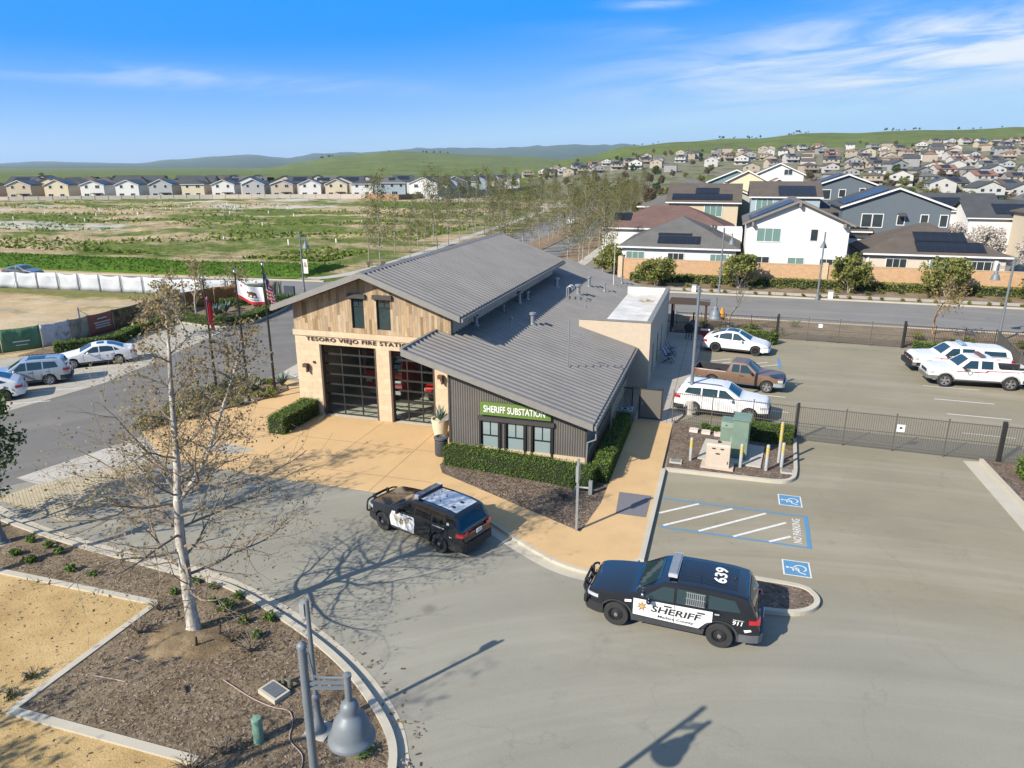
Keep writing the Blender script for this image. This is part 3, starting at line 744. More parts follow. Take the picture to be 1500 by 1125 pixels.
chips('gravel', 'scattered pebbles and leaf litter on the tan dirt', 900, dg_spot, [CH[0], CH[2], mat('leaf_litter', (.20, .13, .05), (.14, .09, .035), 9)], 3, .012, .045)
def gutter_spot(r):
    i = r.randrange(len(ROADE) - 1); t = r.random(); x = ROADE[i][0] + (ROADE[i + 1][0] - ROADE[i][0]) * t; y = ROADE[i][1] + (ROADE[i + 1][1] - ROADE[i][1]) * t
    return x + r.gauss(0, .35), y + r.gauss(.1, .4), .02
chips('leaf_litter', 'dry leaves blown along the gutter', 420, gutter_spot, [CH[1], MC['leaf_litter'], CH[0]], 4, .02, .06)
# ------------------------------------------------------------------ fire station
def plank_mat():
    t = NT('weathered_planks'); v = t.coord(); s = t.n('ShaderNodeSeparateXYZ'); t.l(v, s.inputs[0])
    xy = t.math('ADD', s.outputs[0], s.outputs[1])
    cx_ = t.math('FLOOR', t.math('DIVIDE', xy, .155))
    w1 = t.n('ShaderNodeTexWhiteNoise', noise_dimensions='1D'); t.l(cx_, w1.inputs['W'])
    cz = t.math('FLOOR', t.math('ADD', t.math('DIVIDE', s.outputs[2], 1.15), t.math('MULTIPLY', w1.outputs[0], 7.0)))
    w2 = t.n('ShaderNodeTexWhiteNoise', noise_dimensions='1D'); t.l(t.math('ADD', t.math('MULTIPLY', cx_, 13.7), t.math('MULTIPLY', cz, 5.3)), w2.inputs['W'])
    col = t.ramp(w2.outputs[0], [(.0, (.20, .135, .075)), (.2, (.33, .23, .13)), (.45, (.40, .285, .17)), (.7, (.30, .225, .15)), (.85, (.44, .34, .22)), (1, (.26, .20, .15))])
    g = t.noise(t.mapping(v, scale=(14, 14, 1.2)), 2.2, 6, .7)
    col = t.mix(1.0, col, t.ramp(g, [(.3, .68), (.7, 1.12)]), 'MULTIPLY')
    fr = t.math('FRACT', t.math('DIVIDE', xy, .155))
    gap = t.math('LESS_THAN', fr, .06)
    col = t.mix(t.math('MULTIPLY', gap, .6), col, (.05, .035, .02))
    t.bsdf(col, .85, 0, .2, g, .3, .01); return t.mat
def block_mat(name, c1, c2, mortar, bw=.62, rh=.31):
    t = NT(name); v = t.coord(); s = t.n('ShaderNodeSeparateXYZ'); t.l(v, s.inputs[0])
    cb_ = t.n('ShaderNodeCombineXYZ'); t.l(t.math('ADD', s.outputs[0], s.outputs[1]), cb_.inputs[0]); t.l(s.outputs[2], cb_.inputs[1])
    br = t.n('ShaderNodeTexBrick'); t.l(cb_.outputs[0], br.inputs['Vector'])
    br.inputs['Color1'].default_value = (*c1, 1); br.inputs['Color2'].default_value = (*c2, 1); br.inputs['Mortar'].default_value = (*mortar, 1)
    br.inputs['Scale'].default_value = 1; br.inputs['Mortar Size'].default_value = .006; br.inputs['Brick Width'].default_value = bw; br.inputs['Row Height'].default_value = rh
    n_ = t.noise(v, 3, 7, .7)
    col = t.mix(1.0, br.outputs['Color'], t.ramp(n_, [(.3, .86), (.7, 1.07)]), 'MULTIPLY')
    t.bsdf(col, .85, 0, .25, t.noise(v, 25, 4, .7), .25, .01); return t.mat
M_PLANK = plank_mat()
M_STONE = block_mat('pale_limestone', (.46, .355, .235), (.51, .40, .27), (.36, .28, .19))
M_STUCCO = mat('cream_stucco', (.47, .385, .285), (.42, .34, .25), 4, .9, bump=.15)
def metal_roof_mat():
    t = NT('standing_seam_metal'); p = t.coord()
    f = t.noise(p, .5, 5, .6); g = t.noise(t.mapping(p, scale=(.6, 6, 1)), 1.2, 6, .7)
    col = t.ramp(t.math('ADD', t.math('MULTIPLY', f, .5), t.math('MULTIPLY', g, .5)), [(.3, (.150, .140, .127)), (.7, (.225, .21, .19))])
    t.bsdf(col, .5, .25, .4); return t.mat
M_ROOF = metal_roof_mat()
M_TRIM = mat('roof_trim_grey', (.20, .19, .17), (.17, .16, .145), 3, .55)
M_CORR = mat('corrugated_grey', (.150, .138, .122), (.125, .115, .102), 1.2, .5, .2)
M_BLACKM = mat('dark_bronze_metal', (.022, .020, .019), (.015, .014, .013), 5, .45)
M_DARK = mat('charcoal_lintel', (.050, .046, .043), (.038, .035, .033), 6, .6)
M_GLASS = glassmat('window_glass', (.03, .05, .055), .22)
M_BAYG = glassmat('bay_glass', (.02, .025, .025), .93)
M_WIN = glassmat('house_glass', (.025, .035, .04))
M_WHITEP = mat('white_paint', (.70, .69, .66), (.62, .61, .58), 5, .6)
M_MEMB = mat('white_membrane', (.60, .58, .53), (.50, .47, .41), 1.1, .6, big=.25, bigsc=.7)
M_GALV = mat('galvanised_grey', (.30, .31, .31), (.22, .23, .235), 9, .45, .4)
M_INT = mat('interior_wall', (.62, .66, .56), (.55, .58, .50), 2, .9)
M_FLOOR = mat('bay_floor', (.50, .45, .36), (.42, .37, .29), 2, .3)

st = E('fire_station', 'tan plank and limestone fire station with grey standing seam metal roofs', 'fire station', (-17.8, 33.1, 0))
OX, OY = -17.8, 33.1            # station parts are built in place, relative to this corner
def part(q, name, mats, parent=None, smooth=None):
    o = q.build(name, mats, parent or st, smooth); return o
class SB(MB):                    # builder that takes site coordinates and stores them relative to the station root
    def add(s, vs, fs, m=None): MB.add(s, [(p[0] - OX, p[1] - OY, p[2]) for p in vs], fs, m)
HX0, HX1, HYF, HYB = -22.4, -13.2, 33.1, 55.2
RZ, EZ, XR = 8.2, 6.22, -17.8    # ridge, eave
sl = (RZ - EZ) / 5.4
def gz(x): return RZ - .28 - abs(x - XR) * sl    # underside of the roof
# front wall: limestone below, planks in the gable
D1 = (-20.9, -17.55, 0, 4.1); D2 = (-16.72, -14.2, 0, 4.05)
T = .35
q = SB()
def pier(x0, x1, z0, z1): q.box(x0, x1, HYF, HYF + T, z0, z1)
pier(HX0, D1[0], 0, 4.85); pier(D1[1], D2[0], 0, 4.85); pier(D2[1], HX1, 0, 4.85)
pier(D1[0], D1[1], 4.1, 4.85); pier(D2[0], D2[1], 4.05, 4.85)
q.box(HX0 - .06, HX1 + .03, HYF - .07, HYF, 4.56, 4.86)                 # proud band
fw = part(q, 'stone_front', M_STONE)
q = SB()
W1 = (-18.82, -18.09, 5.12, 6.78); W2_ = (-17.36, -16.56, 5.12, 6.78)
def gcol(x0, x1, z0, tops=None):
    a = [(x0, HYF + .02, z0), (x1, HYF + .02, z0), (x1, HYF + .02, tops or gz(x1)), (x0, HYF + .02, tops or gz(x0))]
    if not tops and x0 < XR < x1: a.insert(3, (XR, HYF + .02, gz(XR)))
    q.extr(a, (0, .28, 0))
gcol(HX0, W1[0], 4.86); gcol(W1[1], W2_[0], 4.86); gcol(W2_[1], HX1, 4.86)
gcol(W1[0], W1[1], 4.86, W1[2]); gcol(W2_[0], W2_[1], 4.86, W2_[2]); gcol(W1[0], W1[1], W1[3]); gcol(W2_[0], W2_[1], W2_[3])
part(q, 'plank_gable', M_PLANK)
def window(x0, x1, z0, z1, y, name='window', rows=(.68,), cols=1, dark=True, recess=.12, gl=M_GLASS, topcols=2):
    q = SB(); f = .055
    q.box(x0, x1, y + recess, y + recess + .06, z0, z0 + f); q.box(x0, x1, y + recess, y + recess + .06, z1 - f, z1)
    q.box(x0, x0 + f, y + recess, y + recess + .06, z0 + f, z1 - f); q.box(x1 - f, x1, y + recess, y + recess + .06, z0 + f, z1 - f)
    zm = z0 + (z1 - z0) * rows[0]
    q.box(x0 + f, x1 - f, y + recess - .01, y + recess + .05, zm - .025, zm + .025)
    if topcols == 2: q.box((x0 + x1) / 2 - .015, (x0 + x1) / 2 + .015, y + recess, y + recess + .04, zm + .025, z1 - f)
    w = part(q, name, M_BLACKM)
    q = SB(); q.poly((x0 + f, y + recess + .03, z0 + f), (x1 - f, y + recess + .03, z0 + f), (x1 - f, y + recess + .03, z1 - f), (x0 + f, y + recess + .03, z1 - f))
    part(q, 'pane', gl, w); return w
for w_ in (W1, W2_):
    window(*w_, HYF, rows=(.72,))
    q = SB(); q.box(w_[0] - .16, w_[1] + .16, HYF - .12, HYF + .02, w_[3] - .02, w_[3] + .2); part(q, 'lintel', M_DARK)
# other hall walls (hollow, so the bays are real rooms)
q = SB()
q.box(HX0, HX0 + .25, HYF + T, HYB, 0, gz(HX0) - .02); q.box(HX1 - .25, HX1, HYF + T, HYB, 0, gz(HX1) - .02)
q.extr([(HX0 + .25, HYB - .25, 4.2), (HX1 - .25, HYB - .25, 4.2), (HX1 - .25, HYB - .25, gz(HX1)), (XR, HYB - .25, gz(XR)), (HX0 + .25, HYB - .25, gz(HX0))], (0, .25, 0))
for x0, x1 in ((HX0 + .25, -20.9), (-17.55, -16.8), (-13.9, HX1 - .25)): q.box(x0, x1, HYB - .25, HYB, 0, 4.2)
part(q, 'hall_wall', M_STUCCO)
q = SB(); q.box(HX0 + .26, HX1 - .26, HYF + .02, HYB - .02, .01, .035); part(q, 'bay_floor', M_FLOOR)
for yy in (40, 46, 51):
    for xa in (HX0 + .26, HX1 - .55): q = SB(); q.box(xa, xa + .29, yy, yy + .4, .04, 5.6); part(q, 'interior_column', M_INT)
# glazed sectional doors
def bay_door(x0, x1, z1, y, rows=7, cols=3):
    q = SB(); f = .05; yy = y + .30
    for k in range(rows + 1):
        z = .06 + (z1 - .06) * k / rows; q.box(x0, x1, yy, yy + .06, max(.05, z - f), min(z1, z + f))
    for k in range(cols + 1):
        x = x0 + (x1 - x0) * k / cols; a, b_ = max(x0, x - f * .7), min(x1, x + f * .7)
        for r_ in range(rows):
            q.box(a, b_, yy + .003, yy + .057, .06 + (z1 - .06) * r_ / rows + f, .06 + (z1 - .06) * (r_ + 1) / rows - f)
    d = part(q, 'bay_door', M_BLACKM)
    q = SB(); q.poly((x0, yy + .03, .06), (x1, yy + .03, .06), (x1, yy + .03, z1), (x0, yy + .03, z1)); part(q, 'pane', M_BAYG, d)
bay_door(D1[0], D1[1], 4.1, HYF); bay_door(D2[0], D2[1], 4.05, HYF)
bay_door(-20.9, -17.55, 4.2, HYB - .45); bay_door(-16.8, -13.9, 4.2, HYB - .45)
for d in (D1, D2):
    for a_, b_ in ((d[0] - .02, d[0] + .10), (d[1] - .06, d[1] + .02)):
        q = SB(); q.box(a_, b_, HYF - .02, HYF + .29, 0.03, d[3]); part(q, 'door_jamb', mat('jamb_brown', (.075, .05, .04), (.06, .04, .032), 5, .6))
# lettering on the band
q = SB(); letters(q, 'TESORO VIEJO FIRE STATION', (-18.48, HYF - .03, 4.36), (1, 0, 0), (0, 0, 1), 6.4, .28, .012, depth=.02, spacing=1.12)
part(q, 'lettering', mat('letter_bronze', (.045, .03, .025), (.035, .025, .02), 5, .5))
# wall lanterns
for x in (-21.75, -13.75):
    q = SB(); q.box(x - .1, x + .1, HYF - .06, HYF, 2.6, 2.95); q.box(x - .16, x + .1, HYF - .28, HYF - .06, 2.78, 2.98); q.box(x + .02, x + .1, HYF - .24, HYF - .06, 2.5, 2.75)
    part(q, 'wall_light', mat('rust_brown', (.10, .055, .035), (.07, .04, .03), 8, .6))
q = SB(); q.box(-21.36, -21.24, HYF - .08, HYF, 3.02, 3.12); part(q, 'security_camera', M_BLACKM)
def roof_slope(name, x_hi, z_hi, x_lo, z_lo, y0, y1, pitch=.47, thick=.22, cap=True, ribdown=.075):
    """one sloping metal sheet with standing seams running down it and a boxed edge"""
    q = SB(); s_ = 1 if x_lo > x_hi else -1
    def z(x): return z_hi + (z_lo - z_hi) * (x - x_hi) / (x_lo - x_hi)
    q.add([(x_hi, y0, z_hi), (x_lo, y0, z_lo), (x_lo, y1, z_lo), (x_hi, y1, z_hi)], [[0, 1, 2, 3]] if s_ > 0 else [[3, 2, 1, 0]])
    n = int((y1 - y0) / pitch)
    nx_ = Vector((z_hi - z_lo, 0, abs(x_lo - x_hi) )).normalized(); nx_.x *= s_
    for k in range(n + 1):
        y = y0 + .5 + (y1 - y0 - 1.0) * k / n; h = ribdown; w = .115
        a = Vector((x_hi, y, z_hi)); b_ = Vector((x_lo, y, z_lo)); up = nx_ * h
        for aa, bb in (((-w), (w)),):
            p = [a + Vector((0, -w, 0)), b_ + Vector((0, -w, 0)), b_ + Vector((0, w, 0)), a + Vector((0, w, 0))]
            t_ = [v + up + Vector((0, .075 if i_ in (0, 1) else -.075, 0)) for i_, v in enumerate(p)]
            q.add(p + t_, [[4, 5, 6, 7], [0, 1, 5, 4], [2, 3, 7, 6], [1, 2, 6, 5], [3, 0, 4, 7]])
    o = part(q, name, M_ROOF)
    q = SB()     # soffit and fascia
    e = .004
    q.add([(x_hi, y0, z_hi - thick), (x_lo, y0, z_lo - thick), (x_lo, y1, z_lo - thick), (x_hi, y1, z_hi - thick), (x_hi, y0, z_hi - e), (x_lo, y0, z_lo - e), (x_lo, y1, z_lo - e), (x_hi, y1, z_hi - e)],
          [[0, 3, 2, 1], [0, 1, 5, 4], [2, 3, 7, 6], [1, 2, 6, 5], [3, 0, 4, 7]])
    # raised edge trims along the rakes and the eave
    for y in (y0 - .03, y1 - .09):
        q.extr([(x_hi, y, z_hi - thick - .04), (x_lo, y, z_lo - thick - .04), (x_lo, y, z_lo + .06), (x_hi, y, z_hi + .06)], (0, .12, 0))
    part(q, 'fascia', M_TRIM, o)
    return o
roof_slope('roof', XR, RZ, -12.4, EZ, 32.35, 55.75)
roof_slope('roof', XR, RZ, -23.2, EZ, 32.35, 55.75)
q = SB(); q.extr([(XR - .22, 32.3, RZ - .02), (XR, 32.3, RZ + .075), (XR + .22, 32.3, RZ - .02)], (0, 23.5, 0)); part(q, 'ridge_cap', M_TRIM)
q = SB(); q.box(-12.4, -12.26, 32.4, 55.7, EZ - .26, EZ - .07); part(q, 'gutter', M_TRIM)
q = SB(); q.box(-23.34, -23.2, 32.4, 55.7, EZ - .26, EZ - .07); part(q, 'gutter', M_TRIM)

# ---- sheriff substation wing
WX0, WX1, WYF = -11.98, -5.42, 29.68
def wz(x): return 5.33 - (5.33 - 2.62) * (x + 13.95) / 9.0
q = SB()
q.box(WX0, WX1, WYF - .06, WYF + .2, 0, .68)
q.box(WX1 - .2, WX1 + .03, WYF + .2, 62.8, 0, .68)
part(q, 'stone_plinth', M_STONE)
# corrugated front with three window openings
WN = [(-10.40, -9.54), (-9.16, -8.30), (-7.88, -7.02)]; WZ0, WZ1 = .54, 2.02
q = SB(); pit = .115
def corr(x0, x1, z0, z1f):
    n = max(1, round((x1 - x0) / (pit / 2))); k0 = round((x0 - WX0) / (pit / 2))
    for k in range(n):
        a = x0 + (x1 - x0) * k / n; c = x0 + (x1 - x0) * (k + 1) / n
        ya = WYF - (.035 if (k + k0) % 2 else 0); yc = WYF - (.035 if (k + k0 + 1) % 2 else 0)
        q.poly((a, ya, z0), (c, yc, z0), (c, yc, z1f(c)), (a, ya, z1f(a)))
top = lambda x: wz(x) - .30
corr(WX0, WN[0][0], .68, top); corr(WN[0][1], WN[1][0], .68, top); corr(WN[1][1], WN[2][0], .68, top); corr(WN[2][1], WX1, .68, top)
for w_ in WN: corr(w_[0], w_[1], WZ1, top)
part(q, 'corrugated_front', M_CORR)
q = SB()
q.extr([(WX1 - .03, WYF, .68), (WX1 - .03, 62.8, .68), (WX1 - .03, 62.8, wz(WX1) - .25), (WX1 - .03, WYF, wz(WX1) - .25)], (-.15, 0, 0))
q.extr([(WX0 + .02, WYF, .0), (WX0 + .02, 33.1, .0), (WX0 + .02, 33.1, wz(WX0) - .25), (WX0 + .02, WYF, wz(WX0) - .25)], (.12, 0, 0))
q.extr([(-13.1, 62.8, 0), (WX1, 62.8, 0), (WX1, 62.8, wz(WX1) - .25), (-13.1, 62.8, wz(-13.1) - .25)], (0, -.15, 0))
part(q, 'wing_wall', mat('painted_grey_siding', (.17, .16, .145), (.15, .14, .125), 2, .7))
q = SB(); q.box(WX1 - .02, WX1 + .06, WYF - .06, WYF + .08, .68, wz(WX1) - .26); part(q, 'corner_trim', M_DARK); q = SB(); q.box(WX0 - .05, WX0 + .04, WYF - .07, WYF + .02, .68, wz(WX0) - .28); part(q, 'corner_trim', M_DARK)
q = SB(); q.box(WX0 + .2, WX1 - .22, WYF + 1.6, WYF + 1.66, .02, 2.3); part(q, 'interior_wall', M_INT)
for w_ in WN: window(w_[0], w_[1], WZ0, WZ1, WYF - .02, rows=(.5,), recess=.0, gl=glassmat('substation_glass', (.20, .25, .245), .0))
q = SB()
for w_ in WN:
    q.box(w_[0] - .1, w_[0], WYF - .10, WYF + .06, WZ0 - .1, WZ1); q.box(w_[1], w_[1] + .1, WYF - .10, WYF + .06, WZ0 - .1, WZ1); q.box(w_[0], w_[1], WYF - .10, WYF + .02, WZ0 - .1, WZ0)
part(q, 'window_surround', M_BLACKM)
q = SB(); q.box(-10.55, -6.87, WYF - .14, WYF + .02, WZ1, WZ1 + .2); part(q, 'lintel', M_DARK)
q = SB(); q.box(-10.42, -7.02, WYF - .16, WYF - .06, 2.33, 2.95)
o = part(q, 'sign_board', mat('sign_green', (.105, .17, .035), (.09, .15, .03), 4, .5)); o['label'] = 'green board with white SHERIFF SUBSTATION lettering'
q = SB(); letters(q, 'SHERIFF SUBSTATION', (-8.76, WYF - .17, 2.64), (1, 0, 0), (0, 0, 1), 2.95, .33, .014, depth=.008); part(q, 'lettering', M_WHITEP, o)
roof_slope('roof', -13.95, 5.33, -4.95, 2.62, 28.75, 63.4)
q = SB(); q.box(-14.03, -13.87, 28.8, 33.0, 5.30, 5.42); part(q, 'ridge_cap', M_TRIM)
q = SB(); q.box(-4.95, -4.81, 28.8, 43.4, 2.36, 2.57); q.tube([(-4.88, 29.2, 2.4), (-4.88, 29.2, 1.8), (-5.3, 29.5, 1.5), (-5.36, 29.6, .1)], .045, 6)
q.tube([(-4.88, 33.5, 2.4), (-4.88, 33.5, .1)], .045, 6); part(q, 'gutter', M_TRIM)
# small entry canopy brackets between hall and wing
q = SB(); q.extr([(-12.05, 30.6, 1.75), (-12.05, 32.9, 1.75), (-12.05, 32.9, 1.9), (-12.05, 30.6, 1.85)], (-.9, 0, -.55)); part(q, 'entry_canopy', M_TRIM)
# flat-roofed block with parapets
BX0, BX1, BY0, BY1, BZ = -8.6, -4.12, 43.4, 57.2, 4.18
q = SB()
q.box(BX0, BX1, BY0, BY0 + .22, 0, BZ); q.box(BX0 + 1.2, BX1, BY1 - .22, BY1, 0, BZ)
wins = [(45.4, 46.3), (48.4, 49.3), (51.4, 52.3)]
ys = BY0 + .22
for a, c in wins + [(BY1 - .22, None)]:
    q.box(BX1 - .22, BX1, ys, a, 0, BZ)
    if c: q.box(BX1 - .22, BX1, a, c, 0, .25); q.box(BX1 - .22, BX1, a, c, 2.35, BZ); ys = c
part(q, 'block_wall', M_STUCCO)
q = SB(); q.box(BX0 - .02, BX1 + .05, BY0 - .05, BY0 + .25, BZ, BZ + .05); q.box(BX1 - .27, BX1 + .05, BY0 + .25, BY1 - .25, BZ, BZ + .05); q.box(BX0 + 1.2, BX1 + .05, BY1 - .25, BY1 + .05, BZ, BZ + .05); part(q, 'parapet_cap', M_TRIM)
q = SB(); q.box(-7.35, BX1 - .22, BY0 + .22, BY1 - .22, 3.5, 3.62); q.box(BX0 + 1.2, BX1 - .22, BY1 - .235, BY1 - .222, 3.62, BZ - .01); part(q, 'flat_roof', M_MEMB)
for a, c in wins:
    q = SB(); q.box(BX1 - .14, BX1 - .06, a, c, .25, 2.35); w = part(q, 'window', M_BLACKM)
    q = SB(); q.poly((BX1 - .055, a + .06, .32), (BX1 - .055, c - .06, .32), (BX1 - .055, c - .06, 2.28), (BX1 - .055, a + .06, 2.28)); part(q, 'pane', M_WIN, w)
rust = mat('roof_stain', (.28, .19, .09), (.40, .33, .24), 4, .8)
for (x, y, s_) in ((-5.6, 54.0, 1.0), (-5.2, 45.6, .8)):
    q = SB(); pts = [(x + s_ * (1 + .35 * math.sin(k * 2.3)) * .62 * math.cos(k * pi / 8), y + s_ * (1 + .3 * math.cos(k * 1.7)) * .62 * math.sin(k * pi / 8)) for k in range(16)]
    q.prism(pts, 3.625, 3.625); part(q, 'roof_stain', rust)
    q = SB(); q.lathe([(.18, 0), (.16, .1), (.05, .14), (.0, .14)], 10, (x, y, 3.62)); part(q, 'roof_drain', rust)
# vent pipes standing on the wing roof
def vent(x, y, r_, h, cap=True):
    q = SB(); z = wz(x) - .05
    q.tube([(x, y, z), (x, y, z + h)], r_, 10)
    q.lathe([(r_ * 2.1, .02), (r_ * 1.1, .14), (r_, .16)], 10, (x, y, z))
    if cap: q.lathe([(r_, h - .02), (r_ * 1.7, h), (r_ * 1.7, h + .12), (0, h + .16)], 10, (x, y, z))
    part(q, 'roof_vent', M_GALV, smooth=40)
for v_ in ((-12.0, 51.5, .14, .65), (-10.3, 55.6, .12, .75), (-9.1, 55.9, .07, .6), (-10.35, 51.6, .16, .7), (-10.75, 40.1, .12, .65), (-11.7, 38.9, .05, .3), (-8.5, 61.3, .08, .6), (-12.9, 36.1, .11, .5), (-12.6, 43.6, .12, .7), (-12.5, 45.2, .09, .5), (-12.7, 40.6, .04, .35), (-9.2, 48.5, .03, .2)): vent(*v_)
for y in (49.2, 49.8):
    q = SB(); x = -10.7; z = wz(x) - .04; q.tube([(x, y, z), (x, y, z + .8), (x + .1, y, z + .92), (x + .3, y, z + .92), (x + .4, y, z + .8), (x + .4, y, z + .66)], .045, 8); part(q, 'roof_vent', M_GALV)
# aerials
an = E('roof_antenna', 'thin metal cross aerial standing on the wing roof', 'antenna', (-7.45, 35.0, wz(-7.45) - .05))
q = MB(); q.tube([(0, 0, 0), (0, 0, 2.55)], .028, 6); q.lathe([(.16, 0), (.05, .1)], 8); q.build('mast', M_GALV, an)
q = MB(); q.tube([(-.55, 0, 1.72), (.65, .1, 1.72)], .018, 5); q.tube([(.55, .1, 1.55), (.55, .1, 1.92)], .022, 5); q.tube([(-.3, -.25, 1.72), (-.3, .3, 1.72)], .01, 4); q.build('crossbar', M_GALV, an)
an = E('roof_antenna', 'tall slender whip aerial at the far end of the wing roof', 'antenna', (-8.9, 59.2, wz(-8.9) - .05))
q = MB(); q.tube([(0, 0, 0), (0, 0, 3.4)], [.03, .012], 5); q.lathe([(.12, 0), (.04, .08)], 8); q.build('mast', M_WHITEP, an)
# ------------------------------------------------------------------ vehicles
M_TYRE = mat('tyre_rubber', (.028, .028, .028), (.018, .018, .018), 14, .85)
M_RIMB = flat('steel_rim_black', (.025, .025, .027), .4, .3)
M_ALLOY = flat('alloy_rim', (.45, .45, .46), .3, .8)
M_HUB = flat('chrome_hub', (.55, .55, .56), .22, .9)
M_AUTOG = glassmat('car_glass', (.016, .034, .040))
M_BLK = mat('black_plastic', (.022, .022, .023), (.016, .016, .017), 8, .6)
M_CHROME = flat('chrome', (.6, .6, .6), .18, 1)
M_RED = flat('tail_lens_red', (.42, .010, .012), .15, 0, .6, 1)
M_LENS = flat('head_lens', (.55, .57, .6), .1, .3, .7, 1)
M_AMBER = flat('amber_lens', (.6, .2, .02), .15, 0, .6, 1)
M_LAMPBLUE = flat('lightbar_lens', (.16, .24, .30), .12, .1, .7, 1)
M_PLATE = flat('plate_white', (.6, .6, .6), .5)
def paint(name, c, rough=.28, metal=0, coat=1.0): return flat(name, c, rough, metal, .5, coat)
P_BLACK = paint('car_paint_black', (.004, .006, .011), .14); P_WHITE = paint('car_paint_white', (.63, .63, .62), .4, 0, .35); P_SILVER = paint('car_paint_silver', (.34, .38, .40), .3, .35)
P_BROWN = paint('car_paint_brown', (.15, .092, .060), .42, .1, .3); P_RED = paint('car_paint_red', (.42, .012, .010)); P_GREY = paint('car_paint_grey', (.10, .105, .11), .3, .2)
GOLD = flat('badge_gold', (.30, .16, .05), .5)

def prof(tb):
    xs = [p[0] for p in tb]
    def f(x):
        if x <= xs[0]: return tb[0][1]
        for (a, va), (b, vb) in zip(tb, tb[1:]):
            if x <= b: return va + (vb - va) * (x - a) / (b - a) if b > a else vb
        return tb[-1][1]
    return f
def soft(f, w=.05):
    o = [-1, -.5, 0, .5, 1]
    return lambda x: sum(f(x + w * k) for k in o) / 5
WHEEL_CACHE = {}
class Car:
    def __init__(s, L, W, top, belt, wheels, wr=.36, k=.30, sill=.30, bed=None, taper=(.80, .84), tumble_y=.02, soften=.06, nose=.35, hood_round=.05):
        s.L, s.W, s.wheels, s.wr, s.k, s.sill, s.bed = L, W, wheels, wr, k, sill, bed
        t0 = prof(top); s.t = soft(t0, soften) if soften else t0
        if bed:                               # crisp steps at the bed
            b0, b1, zf = bed; ts = soft(t0, soften); s.t = lambda x: t0(x) if x > b0 - .14 else ts(x)
        s.b = prof(belt); h = W / 2
        s.w = soft(prof([(0, h * taper[0]), (.12, h * (taper[0] + .07)), (nose, h * .955), (.9, h * .995), (L * .5, h), (L - .9, h * .99), (L - .3, h * .955), (L - .08, h * (taper[1] + .05)), (L, h * taper[1])]), .08)
    def zb(s, x):
        z = s.sill + (.10 if x < .25 or x > s.L - .25 else 0)
        for c in s.wheels:
            d = abs(x - c); R_ = s.wr + .065
            if d < R_: z = max(z, s.wr + math.sqrt(R_ * R_ - d * d))
        return z
    def sec(s, x):
        zt = s.t(x); zs = min(s.b(x), zt - .05); w = s.w(x); z0 = s.zb(x)
        zm = max(z0 + .015, min(.66, zs - .06)); zm = min(zm, zs - .01); z0 = min(z0, zm - .01)
        y5 = w - .02 - s.k * max(0, zt - .045 - zs); y6 = y5 - .055
        return zt, zs, w, z0, zm, y5, y6
    def side(s, x, z):
        zt, zs, w, z0, zm, y5, y6 = s.sec(x)
        pts = [(z0, w - .035), (zm, w), (zs, w - .02), (zt - .045, y5), (zt, y6)]
        if z <= z0: return pts[0][1]
        for (a, ya), (b, yb) in zip(pts, pts[1:]):
            if z <= b: return ya + (yb - ya) * (z - a) / max(1e-6, b - a)
        return y6
    def topz(s, x, y):
        zt, zs, w, z0, zm, y5, y6 = s.sec(x); y = abs(y)
        if y <= y6: return zt + .024 * (1 - (y / max(y6, .01)) ** 2)
        return zt - .045 * (y - y6) / .055
    def hull(s, mb, m=0, m_low=None, low=None, m_under=1):
        n = int(s.L / .045); xs = [s.L * i / n for i in range(n + 1)]
        if s.bed: xs = sorted(set(xs) | {s.bed[0], s.bed[0] + .012, s.bed[1], s.bed[1] + .012})
        rows = []
        for x in xs:
            zt, zs, w, z0, zm, y5, y6 = s.sec(x); u = max(s.sill, z0) if z0 > s.sill + .12 else s.sill - .02
            inb = s.bed and s.bed[0] + .006 < x <= s.bed[1] + .006
            if inb: y6 = y5 - .03; yi = y6 - .05; p = [(yi, zt), (yi - .01, s.bed[2]), (0, s.bed[2])]
            else: p = [(y6 * .66, zt + .024 * (1 - .66 ** 2)), (y6 * .33, zt + .024 * (1 - .33 ** 2)), (0, zt + .024)]
            half = [(0, u), (w - .30, u), (w - .035, z0), (w, zm), (w - .02, zs), (y5, zt - .045), (y6, zt)] + p
            rows.append([(s.L / 2 - x, y, z) for y, z in half] + [(s.L / 2 - x, -y, z) for y, z in half[-2:0:-1]])
        k = len(rows[0]); vs = [p for r_ in rows for p in r_]; fs = []; ms = []
        for i in range(len(rows) - 1):
            for j in range(k):
                fs.append([i * k + j, i * k + (j + 1) % k, (i + 1) * k + (j + 1) % k, (i + 1) * k + j])
                jj = j if j <= 9 else k - 1 - j
                und = jj in (0, 1)
                bedf = s.bed and s.bed[0] < xs[i] < s.bed[1] and jj >= 7
                ms.append(m_under if (und or bedf) else m)
        fs.append(list(range(k))); fs.append([(len(rows) - 1) * k + j for j in range(k)][::-1]); ms += [m, m]
        o = len(mb.v); mb.v += vs; mb.f += [[o + i for i in f] for f in fs]; mb.mi += ms
    # surface patches -------------------------------------------------
    def _tri(s, poly, div):
        P = [Vector((p[0], p[1], 0)) for p in poly]; tr = [[P[i] for i in t] for t in tessellate_polygon([P])]
        for _ in range(div):
            nt = []
            for a, b, c in tr:
                ab, bc, ca = (a + b) / 2, (b + c) / 2, (c + a) / 2; nt += [[a, ab, ca], [ab, b, bc], [ca, bc, c], [ab, bc, ca]]
            tr = nt
        return tr
    def on_side(s, mb, poly, sgn, eps=.008, m=0, div=2):
        """polygon in (x from the nose, z), laid on the car's side; sgn=+1 driver side"""
        for t in s._tri(poly, div): mb.add([(s.L / 2 - p.x, sgn * (s.side(p.x, p.y) + eps), p.y) for p in t], [[0, 1, 2]], m)
